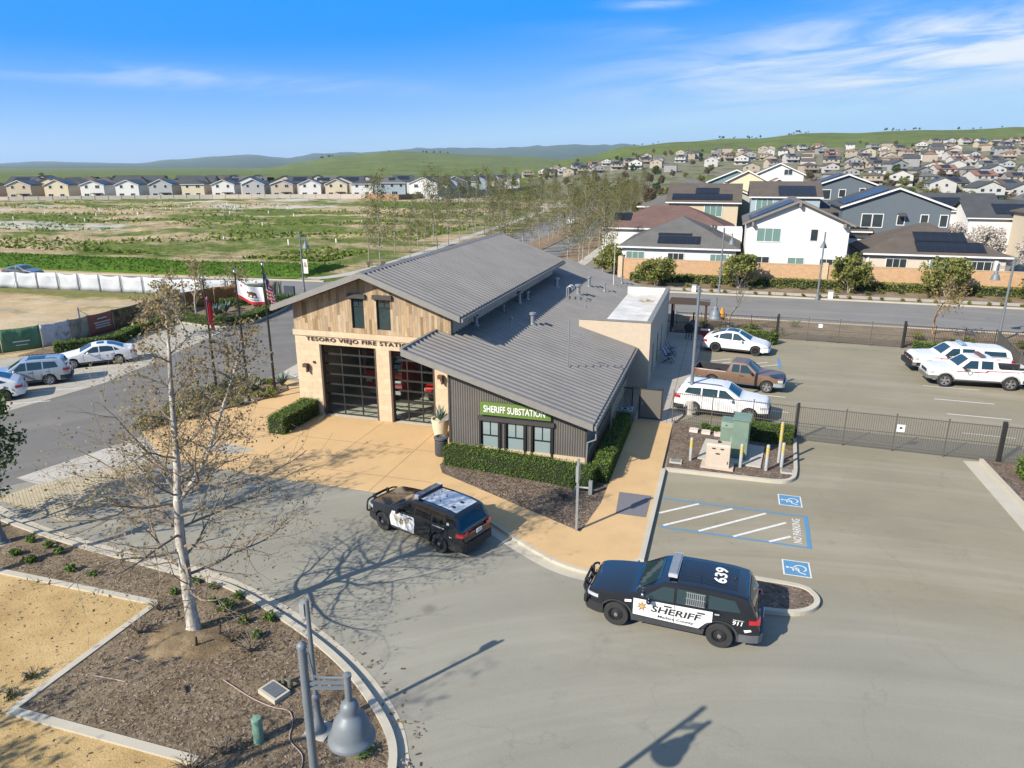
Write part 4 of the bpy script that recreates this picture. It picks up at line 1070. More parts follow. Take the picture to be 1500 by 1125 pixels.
    def on_top(s, mb, poly, eps=.008, m=0, div=3):
        """polygon in (x from the nose, y), laid on bonnet, roof or screens"""
        for t in s._tri(poly, div):
            vs = []
            for p in t:
                g = (s.t(p.x + .02) - s.t(p.x - .02)) / .04; l = math.sqrt(1 + g * g)
                vs.append((s.L / 2 - p.x + g / l * eps, p.y, s.topz(p.x, p.y) + eps / l))
            mb.add(vs, [[0, 1, 2]], m)
    def text_side(s, mb, body, xc, zc, h, sgn=1, w=None, bold=.02, shear=0, eps=.016, m=0, slope=0):
        vs, fs, _ = text_mesh(body, w, h, bold, shear)
        mb.add([(s.L / 2 - (xc + sgn * a), sgn * (s.side(xc + sgn * a, zc + b_) + eps), zc + b_ + slope * a) for a, b_ in vs], fs, m)
def wheel_meshes(r_, style, w=.235):
    key = (round(r_, 3), style)
    if key in WHEEL_CACHE: return WHEEL_CACHE[key]
    q = MB(); rr = r_ * (.66 if style != 'steel' else .58)
    q.lathe([(rr, -w / 2), (r_ * .93, -w / 2), (r_, -w / 2 + .035), (r_, w / 2 - .035), (r_ * .93, w / 2), (rr + .01, w / 2), (rr - .01, w / 2 - .03)], 28, axis='y')
    ty = q.build('wheel', [M_TYRE], smooth=40)
    q = MB(); o = w / 2 - .02
    q.m = 0
    if style == 'steel':
        q.lathe([(rr, o - .06), (rr, o + .005), (rr * .9, o), (rr * .84, o - .05), (rr * .45, o - .015), (rr * .3, o - .01)], 24, axis='y')
        q.lathe([(rr * .3, o - .01), (rr * .26, o + .03), (0, o + .04)], 14, axis='y', m=1)
        for k in range(10):
            t = 2 * pi * k / 10; q.lathe([(.025, o - .02), (0, o - .015)], 6, c=(rr * .62 * math.sin(t), 0, rr * .62 * math.cos(t)), axis='y', m=2)
        mm = [M_RIMB, M_HUB, M_BLK]
    else:
        q.lathe([(rr, o - .06), (rr, o + .008), (rr * .92, o + .004), (rr * .88, o - .10), (0, o - .11)], 26, axis='y', m=1)
        q.lathe([(rr + .002, o - .03), (rr + .002, o + .012), (rr * .9, o + .006)], 26, axis='y', m=0)
        ns = 5 if style == 'alloy' else 7
        for k in range(ns):
            t = 2 * pi * k / ns; c_, s_ = math.cos(t), math.sin(t)
            def P(a, b_, y): return (a * s_ + b_ * c_, y, a * c_ - b_ * s_)
            wd = .055 if style == 'alloy' else .03
            q.add([P(.03, -wd * .8, o - .01), P(.03, wd * .8, o - .01), P(rr * .92, wd * 1.3, o), P(rr * .92, -wd * 1.3, o), P(.03, -wd * .8, o - .05), P(.03, wd * .8, o - .05), P(rr * .92, wd * 1.3, o - .05), P(rr * .92, -wd * 1.3, o - .05)], [[0, 1, 2, 3], [0, 3, 7, 4], [1, 5, 6, 2]], 0)
        q.lathe([(.075, o - .03), (.065, o + .012), (0, o + .016)], 12, axis='y', m=0)
        mm = [M_ALLOY if style != 'dark' else M_RIMB, M_BLK]
    rim = q.build('rim', mm, ty, smooth=40)
    WHEEL_CACHE[key] = (ty.data, rim.data)
    bpy.data.objects.remove(rim); bpy.data.objects.remove(ty)
    return WHEEL_CACHE[key]
def add_wheels(root, c, style):
    ty, rim = wheel_meshes(c.wr, style)
    for x in c.wheels:
        for sgn in (1, -1):
            o = bpy.data.objects.new('wheel', ty); COL.objects.link(o); o.parent = root
            o.location = (c.L / 2 - x, sgn * (c.w(x) - .125), c.wr); o.rotation_euler = (0, 0, 0 if sgn > 0 else pi)
            r_ = bpy.data.objects.new('rim', rim); COL.objects.link(r_); r_.parent = o
def mirrors(root, c, x, z, m):
    for sgn in (1, -1):
        q = MB(); y = c.side(x, z) + .02; X = c.L / 2 - x
        q.box(X - .06, X + .02, min(sgn * y, sgn * (y + .08)), max(sgn * y, sgn * (y + .08)), z + .02, z + .06)
        a, b_ = sorted((sgn * (y + .06), sgn * (y + .25)))
        q.ball((X - .02, (a + b_) / 2, z + .08), .09, .11, .085, 10, 6)
        q.build('mirror', m, root, smooth=50)
def seams(root, c, xs, z1=None, z0=.42, m=None):
    for x, zt in xs:
        for sgn in (1, -1): q = MB(); c.on_side(q, [(x - .007, z0), (x + .007, z0), (x + .007, zt), (x - .007, zt)], sgn, .005, 0, 2); q.build('door_seam', M_BLK, root)
def handles(root, c, xs, z, m):
    for x in xs:
        for sgn in (1, -1):
            q = MB(); y = sgn * (c.side(x, z) + .012); X = c.L / 2 - x
            q.box(X - .11, X + .11, y - .02, y + .02, z - .018, z + .018); q.build('door_handle', m, root)
def lamp(root, name, c, x0, x1, z0, z1, sgn, m, wrap_y=None, front=True):
    """a lens wrapped round a corner of the body"""
    q = MB(); pts = []
    n = 6
    for i in range(n + 1):
        x = x0 + (x1 - x0) * i / n
        zz0 = z0; zz1 = z1
        y = c.w(x) + .012; pts.append((c.L / 2 - x, sgn * y, zz0, zz1))
    xe = x0 if front else x1
    X = c.L / 2 - xe + (.014 if front else -.014)
    ye = wrap_y if wrap_y is not None else c.w(xe) - .3
    if front: pts = [(X, sgn * ye, z0, z1), (X, sgn * (c.w(xe) - .02), z0, z1)] + pts
    else: pts = pts + [(X, sgn * (c.w(xe) - .02), z0, z1), (X, sgn * ye, z0, z1)]
    for a, b_ in zip(pts, pts[1:]): q.poly((a[0], a[1], a[2]), (b_[0], b_[1], b_[2]), (b_[0], b_[1], b_[3]), (a[0], a[1], a[3]))
    # close the top so the lens has thickness
    q.add([(p[0], p[1], p[3]) for p in pts] + [(p[0] * .985, p[1] * .9, p[3]) for p in pts], [[i, i + 1, len(pts) + i + 1, len(pts) + i] for i in range(len(pts) - 1)])
    q.build(name, m, root)
def front_end(root, c, z0, z1, m, name='grille', yw=.6, x=0, t=.03):
    q = MB(); X = c.L / 2 - x; q.box(X - .1, X + t, -yw, yw, z0, z1)
    for k in range(4): q.box(X + t, X + t + .012, -yw + .03, yw - .03, z0 + (z1 - z0) * (k + .35) / 4, z0 + (z1 - z0) * (k + .55) / 4, 1)
    q.build(name, [m, M_CHROME if m is not M_BLK else M_GREYP], root)
M_GREYP = flat('trim_grey', (.08, .08, .085), .5)
def bumper(root, c, rear, m, z0=.32, z1=.58, t=.07):
    q = MB(); s_ = -1 if rear else 1; xe = c.L if rear else 0; pts = []
    xs = [.55, .35, .2, .1, .02]
    for sg in (1, -1):
        seg = [((c.L / 2 - (c.L - x if rear else x)) + s_ * .0, sg * (c.w(c.L - x if rear else x) + .018)) for x in xs]
        end = [(s_ * (c.L / 2 + t), sg * (c.w(xe) - .12))]
        pts += (seg + end) if sg == 1 else (end + seg[::-1])
    for a, b_ in zip(pts, pts[1:]): q.poly((a[0], a[1], z0), (b_[0], b_[1], z0), (b_[0], b_[1], z1), (a[0], a[1], z1))
    q.add([(p[0], p[1], z1) for p in pts], [list(range(len(pts)))]); q.add([(p[0], p[1], z0) for p in pts], [list(range(len(pts)))])
    q.build('bumper', m, root)
def plate(root, c, rear, z, m=M_PLATE):
    q = MB(); X = (c.L / 2 + .075) * (-1 if rear else 1); q.box(X - .01, X + .01, -.15, .15, z - .08, z + .08); q.build('licence_plate', m, root)
def side_windows(root, c, polys, m=M_AUTOG, trim=True):
    for p in polys:
        for sgn in (1, -1):
            q = MB(); c.on_side(q, p, sgn, .007, 0, 2); q.build('side_window', m, root)
def screen(root, name, c, x0, x1, y0, y1, m=M_AUTOG):
    q = MB(); n = 8; pts = [(x0, -y0)] + [(x1, -y1)] + [(x1, y1), (x0, y0)]
    c.on_top(q, pts, .008, 0, 3); q.build(name, m, root)

def suv(kind):
    """returns Car shape for one of several estates/SUVs"""
    if kind == 'police': return Car(5.05, 1.98, [(0, .82), (.04, 1.01), (.2, 1.09), (.7, 1.16), (1.35, 1.22), (1.48, 1.26), (2.15, 1.67), (2.5, 1.76), (3.3, 1.785), (4.2, 1.765), (4.62, 1.71), (4.70, 1.65), (4.93, 1.18), (4.99, 1.05), (5.05, .62)], [(0, .95), (1.3, 1.10), (4.9, 1.20)], (.95, 3.98), .39, .21, .32)
    if kind == 'muscle': return Car(5.1, 1.94, [(0, .82), (.04, 1.0), (.25, 1.08), (1.0, 1.16), (1.4, 1.20), (1.55, 1.26), (2.25, 1.66), (2.65, 1.75), (3.4, 1.765), (4.2, 1.73), (4.62, 1.67), (4.7, 1.63), (4.95, 1.14), (5.02, 1.02), (5.1, .60)], [(0, .95), (1.3, 1.10), (3, 1.12), (4.9, 1.20)], (.92, 3.96), .39, .24, .30)
    if kind == 'boxy': return Car(4.58, 1.78, [(0, .78), (.05, .92), (.3, 1.0), (1.1, 1.10), (1.25, 1.14), (1.95, 1.58), (2.3, 1.66), (3.4, 1.67), (4.15, 1.62), (4.24, 1.58), (4.48, 1.12), (4.53, 1.0), (4.58, .6)], [(0, .9), (1.2, 1.02), (4.4, 1.10)], (.88, 3.42), .34, .30, .28)
    if kind == 'sedan': return Car(4.85, 1.84, [(0, .62), (.05, .74), (.3, .83), (1.2, .98), (1.35, 1.02), (2.2, 1.40), (2.6, 1.455), (3.1, 1.44), (3.6, 1.34), (4.15, 1.10), (4.3, 1.05), (4.72, 1.02), (4.80, .95), (4.85, .6)], [(0, .76), (1.3, .92), (4.3, .98)], (.92, 3.72), .33, .36, .24)
    if kind == 'ev': return Car(4.75, 1.92, [(0, .60), (.05, .74), (.3, .86), (1.1, 1.02), (1.25, 1.06), (2.2, 1.55), (2.55, 1.62), (3.0, 1.615), (3.6, 1.50), (4.2, 1.27), (4.42, 1.17), (4.62, 1.08), (4.70, .98), (4.75, .6)], [(0, .8), (1.2, .96), (4.4, 1.06)], (.88, 3.77), .36, .36, .26)
BASIC = {}
def side_glass(kind):
    if kind == 'police': return [[(1.70, 1.17), (2.62, 1.19), (2.62, 1.62), (2.30, 1.61)], [(2.70, 1.19), (3.52, 1.21), (3.52, 1.62), (2.70, 1.63)], [(3.60, 1.22), (4.50, 1.27), (4.32, 1.58), (3.60, 1.62)]]
    if kind == 'muscle': return [[(1.76, 1.16), (2.66, 1.17), (2.66, 1.60), (2.42, 1.60)], [(2.74, 1.17), (3.56, 1.19), (3.50, 1.60), (2.74, 1.61)], [(3.66, 1.20), (4.42, 1.26), (4.24, 1.55), (3.60, 1.59)]]
    if kind == 'boxy': return [[(1.48, 1.06), (2.26, 1.07), (2.26, 1.53), (2.02, 1.53)], [(2.33, 1.07), (3.12, 1.08), (3.12, 1.53), (2.33, 1.54)], [(3.2, 1.09), (4.0, 1.13), (3.86, 1.48), (3.2, 1.52)]]
    if kind == 'sedan': return [[(1.62, .97), (2.55, .98), (2.55, 1.36), (2.25, 1.35)], [(2.62, .98), (3.5, 1.0), (3.42, 1.28), (3.1, 1.35), (2.62, 1.37)], [(3.55, 1.0), (3.86, 1.03), (3.5, 1.26)]]
    if kind == 'ev': return [[(1.55, 1.03), (2.56, 1.05), (2.56, 1.51), (2.22, 1.49)], [(2.63, 1.05), (3.55, 1.09), (3.5, 1.40), (3.05, 1.51), (2.63, 1.52)], [(3.6, 1.09), (4.05, 1.14), (3.6, 1.37)]]
def plain_car(kind, body, name, label, cat, loc, rz, style='alloy', roofglass=None, group=None):
    c = suv(kind); root = E(name, label, cat, (loc[0], loc[1], .012), rz, group)
    q = MB(); c.hull(q); q.build('body', [body, M_BLK], root, smooth=32)
    side_windows(root, c, side_glass(kind))
    ws = {'police': (1.56, 2.17, .76, .62), 'muscle': (1.6, 2.22, .76, .6), 'boxy': (1.3, 1.92, .70, .58), 'sedan': (1.42, 2.16, .72, .55), 'ev': (1.34, 2.16, .74, .58)}[kind]
    rw = {'police': (4.69, 4.90, .62, .72), 'muscle': (4.71, 4.92, .60, .72), 'boxy': (4.26, 4.46, .56, .66), 'sedan': (3.15, 4.1, .52, .66), 'ev': (3.2, 4.18, .52, .64)}[kind]
    screen(root, 'windscreen', c, *ws); screen(root, 'rear_window', c, *rw)
    add_wheels(root, c, style)
    zl = {'police': .86, 'muscle': .88, 'boxy': .78, 'sedan': .64, 'ev': .66}[kind]
    for sgn in (1, -1):
        lamp(root, 'headlight', c, .02, .42, zl - .04, zl + .07, sgn, M_LENS)
        lamp(root, 'taillight', c, c.L - .34, c.L - .01, zl + .08, zl + .25, sgn, M_RED, front=False)
    mirrors(root, c, ws[1] - .28, c.b(1.7) + .0, body)
    seams(root, c, [(1.6, c.b(1.6) - .02), (2.59, c.b(2.6)), (3.5, c.b(3.5))])
    handles(root, c, (2.42, 3.33), c.b(2.6) - .12, body)
    bumper(root, c, False, body if kind in ('ev', 'sedan') else M_BLK); bumper(root, c, True, body if kind in ('ev', 'sedan') else M_BLK)
    front_end(root, c, zl - .18, zl - .04, M_BLK, yw=.42)
    plate(root, c, True, zl - .05)
    for sgn in (1, -1):
        q = MB(); c.on_side(q, [(c.wheels[0] + c.wr + .06, c.sill + .01), (c.wheels[1] - c.wr - .06, c.sill + .01), (c.wheels[1] - c.wr - .06, c.sill + .13), (c.wheels[0] + c.wr + .06, c.sill + .13)], sgn, .012)
        q.build('sill_trim', M_BLK, root)
    if roofglass: 
        q = MB(); c.on_top(q, roofglass, .010, 0, 3); q.build('glass_roof', M_AUTOG, root)
    return root, c
def star(mb, c, x, z, r_, sgn, m, n=7, inner=.42, eps=.018):
    pts = []
    for k in range(2 * n):
        t = pi * k / n + pi / 2; q_ = r_ if k % 2 == 0 else r_ * inner; pts.append((x + q_ * math.cos(t), z + q_ * math.sin(t)))
    c.on_side(mb, pts, sgn, eps, m, 0)
def disc(mb, c, x, z, r_, sgn, m, eps=.02, n=14):
    c.on_side(mb, [(x + r_ * math.cos(2 * pi * k / n), z + r_ * math.sin(2 * pi * k / n)) for k in range(n)], sgn, eps, m, 0)

# ---- black and white sheriff SUV, nose pointing to the plaza
c = suv('police'); r1 = E('sheriff_suv', 'black sheriff SUV with white doors and 639 on its roof', 'police car', (-.68, 19.53, .012), rad(176.2))
q = MB(); c.hull(q); q.build('body', [P_BLACK, M_BLK], r1, smooth=32)
side_windows(r1, c, side_glass('police')); screen(r1, 'windscreen', c, 1.54, 2.17, .78, .62); screen(r1, 'rear_window', c, 4.69, 4.90, .62, .72)
add_wheels(r1, c, 'steel')
PANEL = [(1.46, .56), (3.38, .52), (3.46, .62), (3.56, .74), (3.68, .80), (3.74, .82), (3.74, 1.15), (2.6, 1.12), (1.46, 1.10)]
for sgn in (1, -1):
    q = MB(); c.on_side(q, PANEL, sgn, .010, 0, 3); d = q.build('door_panel', P_WHITE, r1)
    d['label'] = 'white door panel with star badge and SHERIFF Madera County lettering'
    q = MB()
    c.text_side(q, 'SHERIFF', 2.72, .875, .21, sgn, 1.46, .024, .18, .017, 0); c.text_side(q, 'Madera County', 2.72, .645, .115, sgn, 1.05, .022, .12, .017, 0); c.on_side(q, [(2.655, .55), (2.667, .55), (2.667, 1.13), (2.655, 1.13)], sgn, .0155, 0, 2)
    c.text_side(q, '911', 4.44, .94, .13, sgn, .27, .02, .15, .017, 1); c.text_side(q, 'EMERGENCY', 4.46, 1.035, .028, sgn, .30, .02, 0, .017, 1); c.text_side(q, '639', 3.86, 1.10, .05, sgn, .13, .02, 0, .017, 1)
    q.build('lettering', [M_BLK, M_WHITEP], d)
    q = MB(); star(q, c, 1.72, .88, .18, sgn, 0); disc(q, c, 1.72, .88, .06, sgn, 1, .022); q.build('star_badge', [GOLD, flat('badge_light', (.45, .30, .12), .5)], d)
    q = MB(); c.on_side(q, [(4.62, .76), (4.80, .80), (4.84, .74), (4.66, .68)], sgn, .014); q.build('decal', M_WHITEP, r1); q = MB(); c.on_side(q, [(1.20, 1.0), (1.40, 1.03), (1.40, .95), (1.20, .92)], sgn, .014); q.build('decal', M_WHITEP, r1)
    q = MB()
    for k in range(9):
        x = 2.98 + .058 * k
        if k < 9: c.on_side(q, [(x, 1.22), (x + .022, 1.22), (x + .022, 1.58), (x, 1.58)], sgn, .016, 0, 0)
    for z in (1.22, 1.40, 1.57): c.on_side(q, [(2.95, z), (3.50, z), (3.50, z + .02), (2.95, z + .02)], sgn, .018, 0, 0)
    q.build('window_bars', mat('bars_grey', (.20, .20, .20), (.16, .16, .16), 6, .5), r1)
    lamp(r1, 'headlight', c, .03, .38, .84, .94, sgn, M_LENS); lamp(r1, 'taillight', c, 4.74, 5.03, .95, 1.08, sgn, M_RED, .62, False)
    # wheel-arch and sill cladding
    q = MB()
    for cx_ in c.wheels:
        arc_o = [(cx_ + (c.wr + .145) * math.cos(rad(a)), c.wr + (c.wr + .145) * math.sin(rad(a))) for a in range(-8, 189, 12)]
        arc_i = [(cx_ + (c.wr + .07) * math.cos(rad(a)), c.wr + (c.wr + .07) * math.sin(rad(a))) for a in range(-8, 189, 12)]
        for i in range(len(arc_o) - 1): c.on_side(q, [arc_i[i], arc_o[i], arc_o[i + 1], arc_i[i + 1]], sgn, .013, 0, 0)
    c.on_side(q, [(1.44, .33), (3.48, .33), (3.48, .50), (1.44, .54)], sgn, .014, 0, 2)
    q.build('cladding', mat('grey_cladding', (.045, .047, .05), (.035, .036, .04), 6, .6), r1)
mirrors(r1, c, 1.92, 1.10, P_BLACK); seams(r1, c, [(1.45, 1.05), (2.66, 1.12), (3.70, 1.14)], z0=.55); handles(r1, c, (2.47, 3.42), 1.035, M_BLK)
bumper(r1, c, False, M_BLK, .34, .66); bumper(r1, c, True, mat('rear_bumper_grey', (.10, .105, .11), (.08, .085, .09), 5, .55), .36, .60, .09); front_end(r1, c, .66, .88, M_BLK, yw=.55); plate(r1, c, True, .86)
# roof: ribs, number, light bar, push bar
q = MB()
for k in range(-5, 6): c.on_top(q, [(2.72, k * .115 - .012), (4.35, k * .115 - .012), (4.35, k * .115 + .012), (2.72, k * .115 + .012)], .014, 0, 2)
q.build('roof_rib', P_BLACK, r1)
q = MB(); vs, fs, w_ = text_mesh('639', .86, .38, .03)
q.add([(c.L / 2 - (3.84 - b_), -a, c.topz(3.84 - b_, a) + .022) for a, b_ in vs], fs); q.build('roof_number', M_WHITEP, r1)
q = MB(); X = c.L / 2 - 2.52; zt = c.topz(2.52, 0) + .03
q.box(X - .14, X + .14, -.62, .62, zt + .02, zt + .12, 0); q.box(X - .10, X + .10, -.60, .60, zt + .12, zt + .14, 1); q.box(X - .13, X + .13, -.66, -.62, zt + .02, zt + .12, 2); q.box(X - .13, X + .13, .62, .66, zt + .02, zt + .12, 2)
for y in (-.4, 0, .4): q.box(X - .142, X + .142, y - .012, y + .012, zt + .03, zt + .125, 3)
for y in (-.5, .5): q.box(X - .06, X + .06, y - .04, y + .04, zt - .06, zt + .02, 3)
q.build('light_bar', [M_LAMPBLUE, M_GALV, M_LENS, M_GREYP], r1)
q = MB(); X = c.L / 2 - 4.25; q.lathe([(.05, 0), (.035, .05), (0, .06)], 8, (X, 0, c.topz(4.25, 0))); X = c.L / 2 - 3.3; q.tube([(X, .2, c.topz(3.3, .2)), (X - .02, .2, c.topz(3.3, .2) + .35)], .006, 4); q.build('antenna', M_BLK, r1)
def push_bar(root, c):
    q = MB(); X = c.L / 2
    for y in (-.36, .36): q.box(X + .05, X + .16, y - .035, y + .035, .38, 1.08)
    for z in (.45, .72, 1.0): q.box(X + .14, X + .19, -.42, .42, z - .045, z + .045)
    for sg in (1, -1):
        pts = [(X + .15, sg * .40, .98), (X + .13, sg * .66, .98), (X + .04, sg * .84, .93), (X + .0, sg * .90, .78), (X + .02, sg * .88, .60), (X + .09, sg * .70, .50), (X + .15, sg * .42, .48)]
        q.tube(smooth3(pts), .036, 8)
    q.build('push_bar', M_BLK, root, smooth=50)
def smooth3(pts, k=4):
    out = []; n = len(pts)
    for i in range(n - 1):
        p0 = pts[max(i - 1, 0)]; p1 = pts[i]; p2 = pts[i + 1]; p3 = pts[min(i + 2, n - 1)]
        for s_ in range(k):
            t = s_ / k
            out.append(tuple(.5 * (2 * p1[d] + (p2[d] - p0[d]) * t + (2 * p0[d] - 5 * p1[d] + 4 * p2[d] - p3[d]) * t * t + (3 * p1[d] - p0[d] - 3 * p2[d] + p3[d]) * t ** 3) for d in (0, 1, 2)))
    return out + [tuple(pts[-1])]
push_bar(r1, c)
q = MB(); X = c.L / 2 - 1.72; y = c.side(1.72, 1.25) + .06; q.ball((X, y, 1.28), .06, .06, .06, 8, 6); q.tube([(X - .02, y - .1, 1.2), (X, y, 1.28)], .015, 5); q.build('spotlight', M_CHROME, r1, smooth=60)

# ---- highway patrol SUV, nose away from us
c = suv('muscle'); r2 = E('patrol_suv', 'black patrol SUV with white front doors and white roof parked at the driveway', 'police car', (-10.02, 22.36, .012), rad(160.5)); r2.scale = (.945, .96, .96)
q = MB(); c.hull(q); q.build('body', [P_BLACK, M_BLK], r2, smooth=32)
M_DARKG = glassmat('tinted_glass', (.004, .007, .010)); side_windows(r2, c, side_glass('muscle'), M_DARKG); screen(r2, 'windscreen', c, 1.6, 2.22, .76, .6); screen(r2, 'rear_window', c, 4.68, 4.95, .64, .74, M_DARKG); add_wheels(r2, c, 'steel')
for sgn in (1, -1):
    q = MB(); c.on_side(q, [(1.40, .42), (2.66, .40), (2.72, .8), (2.70, 1.09), (2.0, 1.08), (1.5, 1.06), (1.38, .8)], sgn, .010, 0, 3); d = q.build('door_panel', P_WHITE, r2); d['label'] = 'white front door with gold winged star emblem'
    q = MB(); star(q, c, 2.02, .74, .17, sgn, 0, 7, .5)
    for sg in (1, -1):
        c.on_side(q, [(2.02 + sg * .12, .86), (2.02 + sg * .34, 1.0), (2.02 + sg * .42, .92), (2.02 + sg * .36, .76), (2.02 + sg * .2, .66)], sgn, .016, 1, 1)
    disc(q, c, 2.02, .74, .07, sgn, 2, .022)
    q.build('star_badge', [flat('badge_teal', (.05, .10, .10), .5), flat('badge_bronze', (.36, .29, .22), .5), GOLD], d)
    q = MB(); c.text_side(q, 'HIGHWAY PATROL', 3.95, 1.10, .05, sgn, .62, .02, 0, .014, 0); c.text_side(q, '911', 4.55, .84, .05, sgn, .12, .02, 0, .014, 0); c.on_side(q, [(4.34, 1.28), (4.46, 1.29), (4.44, 1.38), (4.34, 1.37)], sgn, .016, 0); q.build('lettering', M_WHITEP, r2)
    lamp(r2, 'headlight', c, .03, .38, .84, .94, sgn, M_LENS); lamp(r2, 'taillight', c, 4.80, 5.08, .92, 1.05, sgn, M_RED, .55, False)
q = MB(); c.on_top(q, [(2.45, -.60), (4.58, -.60), (4.58, .60), (2.45, .60)], .012, 0, 4); o = q.build('roof_panel', P_WHITE, r2); o['label'] = 'white roof panel with aerials'
for x, y in ((3.0, .1), (3.15, .38), (3.5, -.1), (3.55, .35), (3.05, -.3)): q = MB(); X = c.L / 2 - x; z = c.topz(x, y); q.tube([(X, y, z), (X, y, z + .13)], [.012, .006], 5); q.lathe([(.03, .0), (.02, .03)], 8, (X, y, z + .01)); q.build('antenna', M_BLK, r2)
for x, y in ((4.25, .38), (4.25, -.1)): q = MB(); X = c.L / 2 - x; z = c.topz(x, y); q.box(X - .07, X + .07, y - .05, y + .05, z + .01, z + .045); q.build('roof_module', M_BLK, r2)
q = MB(); X = c.L / 2 - 2.62; zt = c.topz(2.62, 0) + .03
q.box(X - .17, X + .17, -.62, .62, zt, zt + .10, 0); q.box(X - .13, X + .13, -.58, .58, zt + .10, zt + .115, 1)
for y in (-.66, .66): q.box(X - .1, X + .1, y - .05, y + .05, zt - .03, zt + .11, 2)
q.build('light_bar', [M_BLK, mat('lightbar_grey', (.12, .14, .16), (.10, .11, .13), 7, .4), M_LENS], r2)
mirrors(r2, c, 1.96, 1.12, P_BLACK); seams(r2, c, [(1.40, 1.05), (2.70, 1.12), (3.66, 1.14)], z0=.42); handles(r2, c, (2.5, 3.42), 1.0, M_BLK)
q = MB(); q.box(-c.L / 2 - .02, -c.L / 2 + .02, -.55, .55, .95, 1.0); q.build('light_strip', flat('lens_dark_red', (.16, .012, .014), .2, 0, .5, 1), r2)
bumper(r2, c, False, M_BLK, .32, .62); bumper(r2, c, True, M_BLK, .34, .66, .05); front_end(r2, c, .66, .88, M_BLK, yw=.55); plate(r2, c, True, .98); push_bar(r2, c)
q = MB()
for sgn in (1, -1): c.on_side(q, [(4.5, .40), (5.0, .42), (5.0, .45), (4.5, .43)], sgn, .03); c.on_side(q, [(1.42, .35), (3.5, .35), (3.5, .38), (1.42, .38)], sgn, .015)
q.build('trim_strip', M_CHROME, r2)

# ---- white SUV in the yard (nose away from the station wall)
r3, c = plain_car('police', P_WHITE, 'white_suv', 'white SUV parked behind the picket fence beside the tall lamp post', 'SUV', (.42, 39.75, 0), rad(-7))
q = MB(); 
for sgn in (1, -1): q.tube([(c.L / 2 - 2.5, sgn * .62, c.topz(2.5, .62) + .03), (c.L / 2 - 2.7, sgn * .64, c.topz(2.7, .64) + .06), (c.L / 2 - 4.2, sgn * .64, c.topz(4.2, .64) + .06), (c.L / 2 - 4.4, sgn * .62, c.topz(4.4, .62) + .03)], .022, 6)
q.build('roof_rail', M_BLK, r3)
# ---- white electric crossover
plain_car('ev', P_WHITE, 'electric_car', 'white electric car with black glass roof near the rear gate', 'car', (1.25, 54.75, 0), rad(-9), 'dark', [(2.26, -.52), (3.1, -.50), (3.1, .50), (2.26, .52)])
# ---- parked cars by the banners
plain_car('sedan', P_WHITE, 'white_sedan', 'white sedan with sunroof parked nose in beside the banner fence hedge', 'car', (-42.1, 38.2, 0), rad(226), 'alloy7', [(2.5, -.36), (2.95, -.36), (2.95, .36), (2.5, .36)])
r5, c = plain_car('boxy', P_SILVER, 'silver_estate_car', 'silver estate car with roof rails parked between two white cars', 'car', (-42.15, 33.0, 0), rad(222))
q = MB()
for sgn in (1, -1): q.tube([(c.L / 2 - 2.3, sgn * .6, c.topz(2.3, .6) + .02), (c.L / 2 - 2.5, sgn * .62, c.topz(2.5, .62) + .06), (c.L / 2 - 3.8, sgn * .62, c.topz(3.8, .62) + .06), (c.L / 2 - 4.0, sgn * .6, c.topz(4.0, .6) + .02)], .02, 6)
c.on_top(q, [(2.35, -.4), (3.3, -.4), (3.3, .4), (2.35, .4)], .012, 1, 2)
q.build('roof_rail', [M_BLK, M_AUTOG], r5)
plain_car('ev', P_WHITE, 'white_hatchback', 'white car with black wheels cut off by the edge of the photo', 'car', (-42.0, 29.4, 0), rad(224), 'dark')

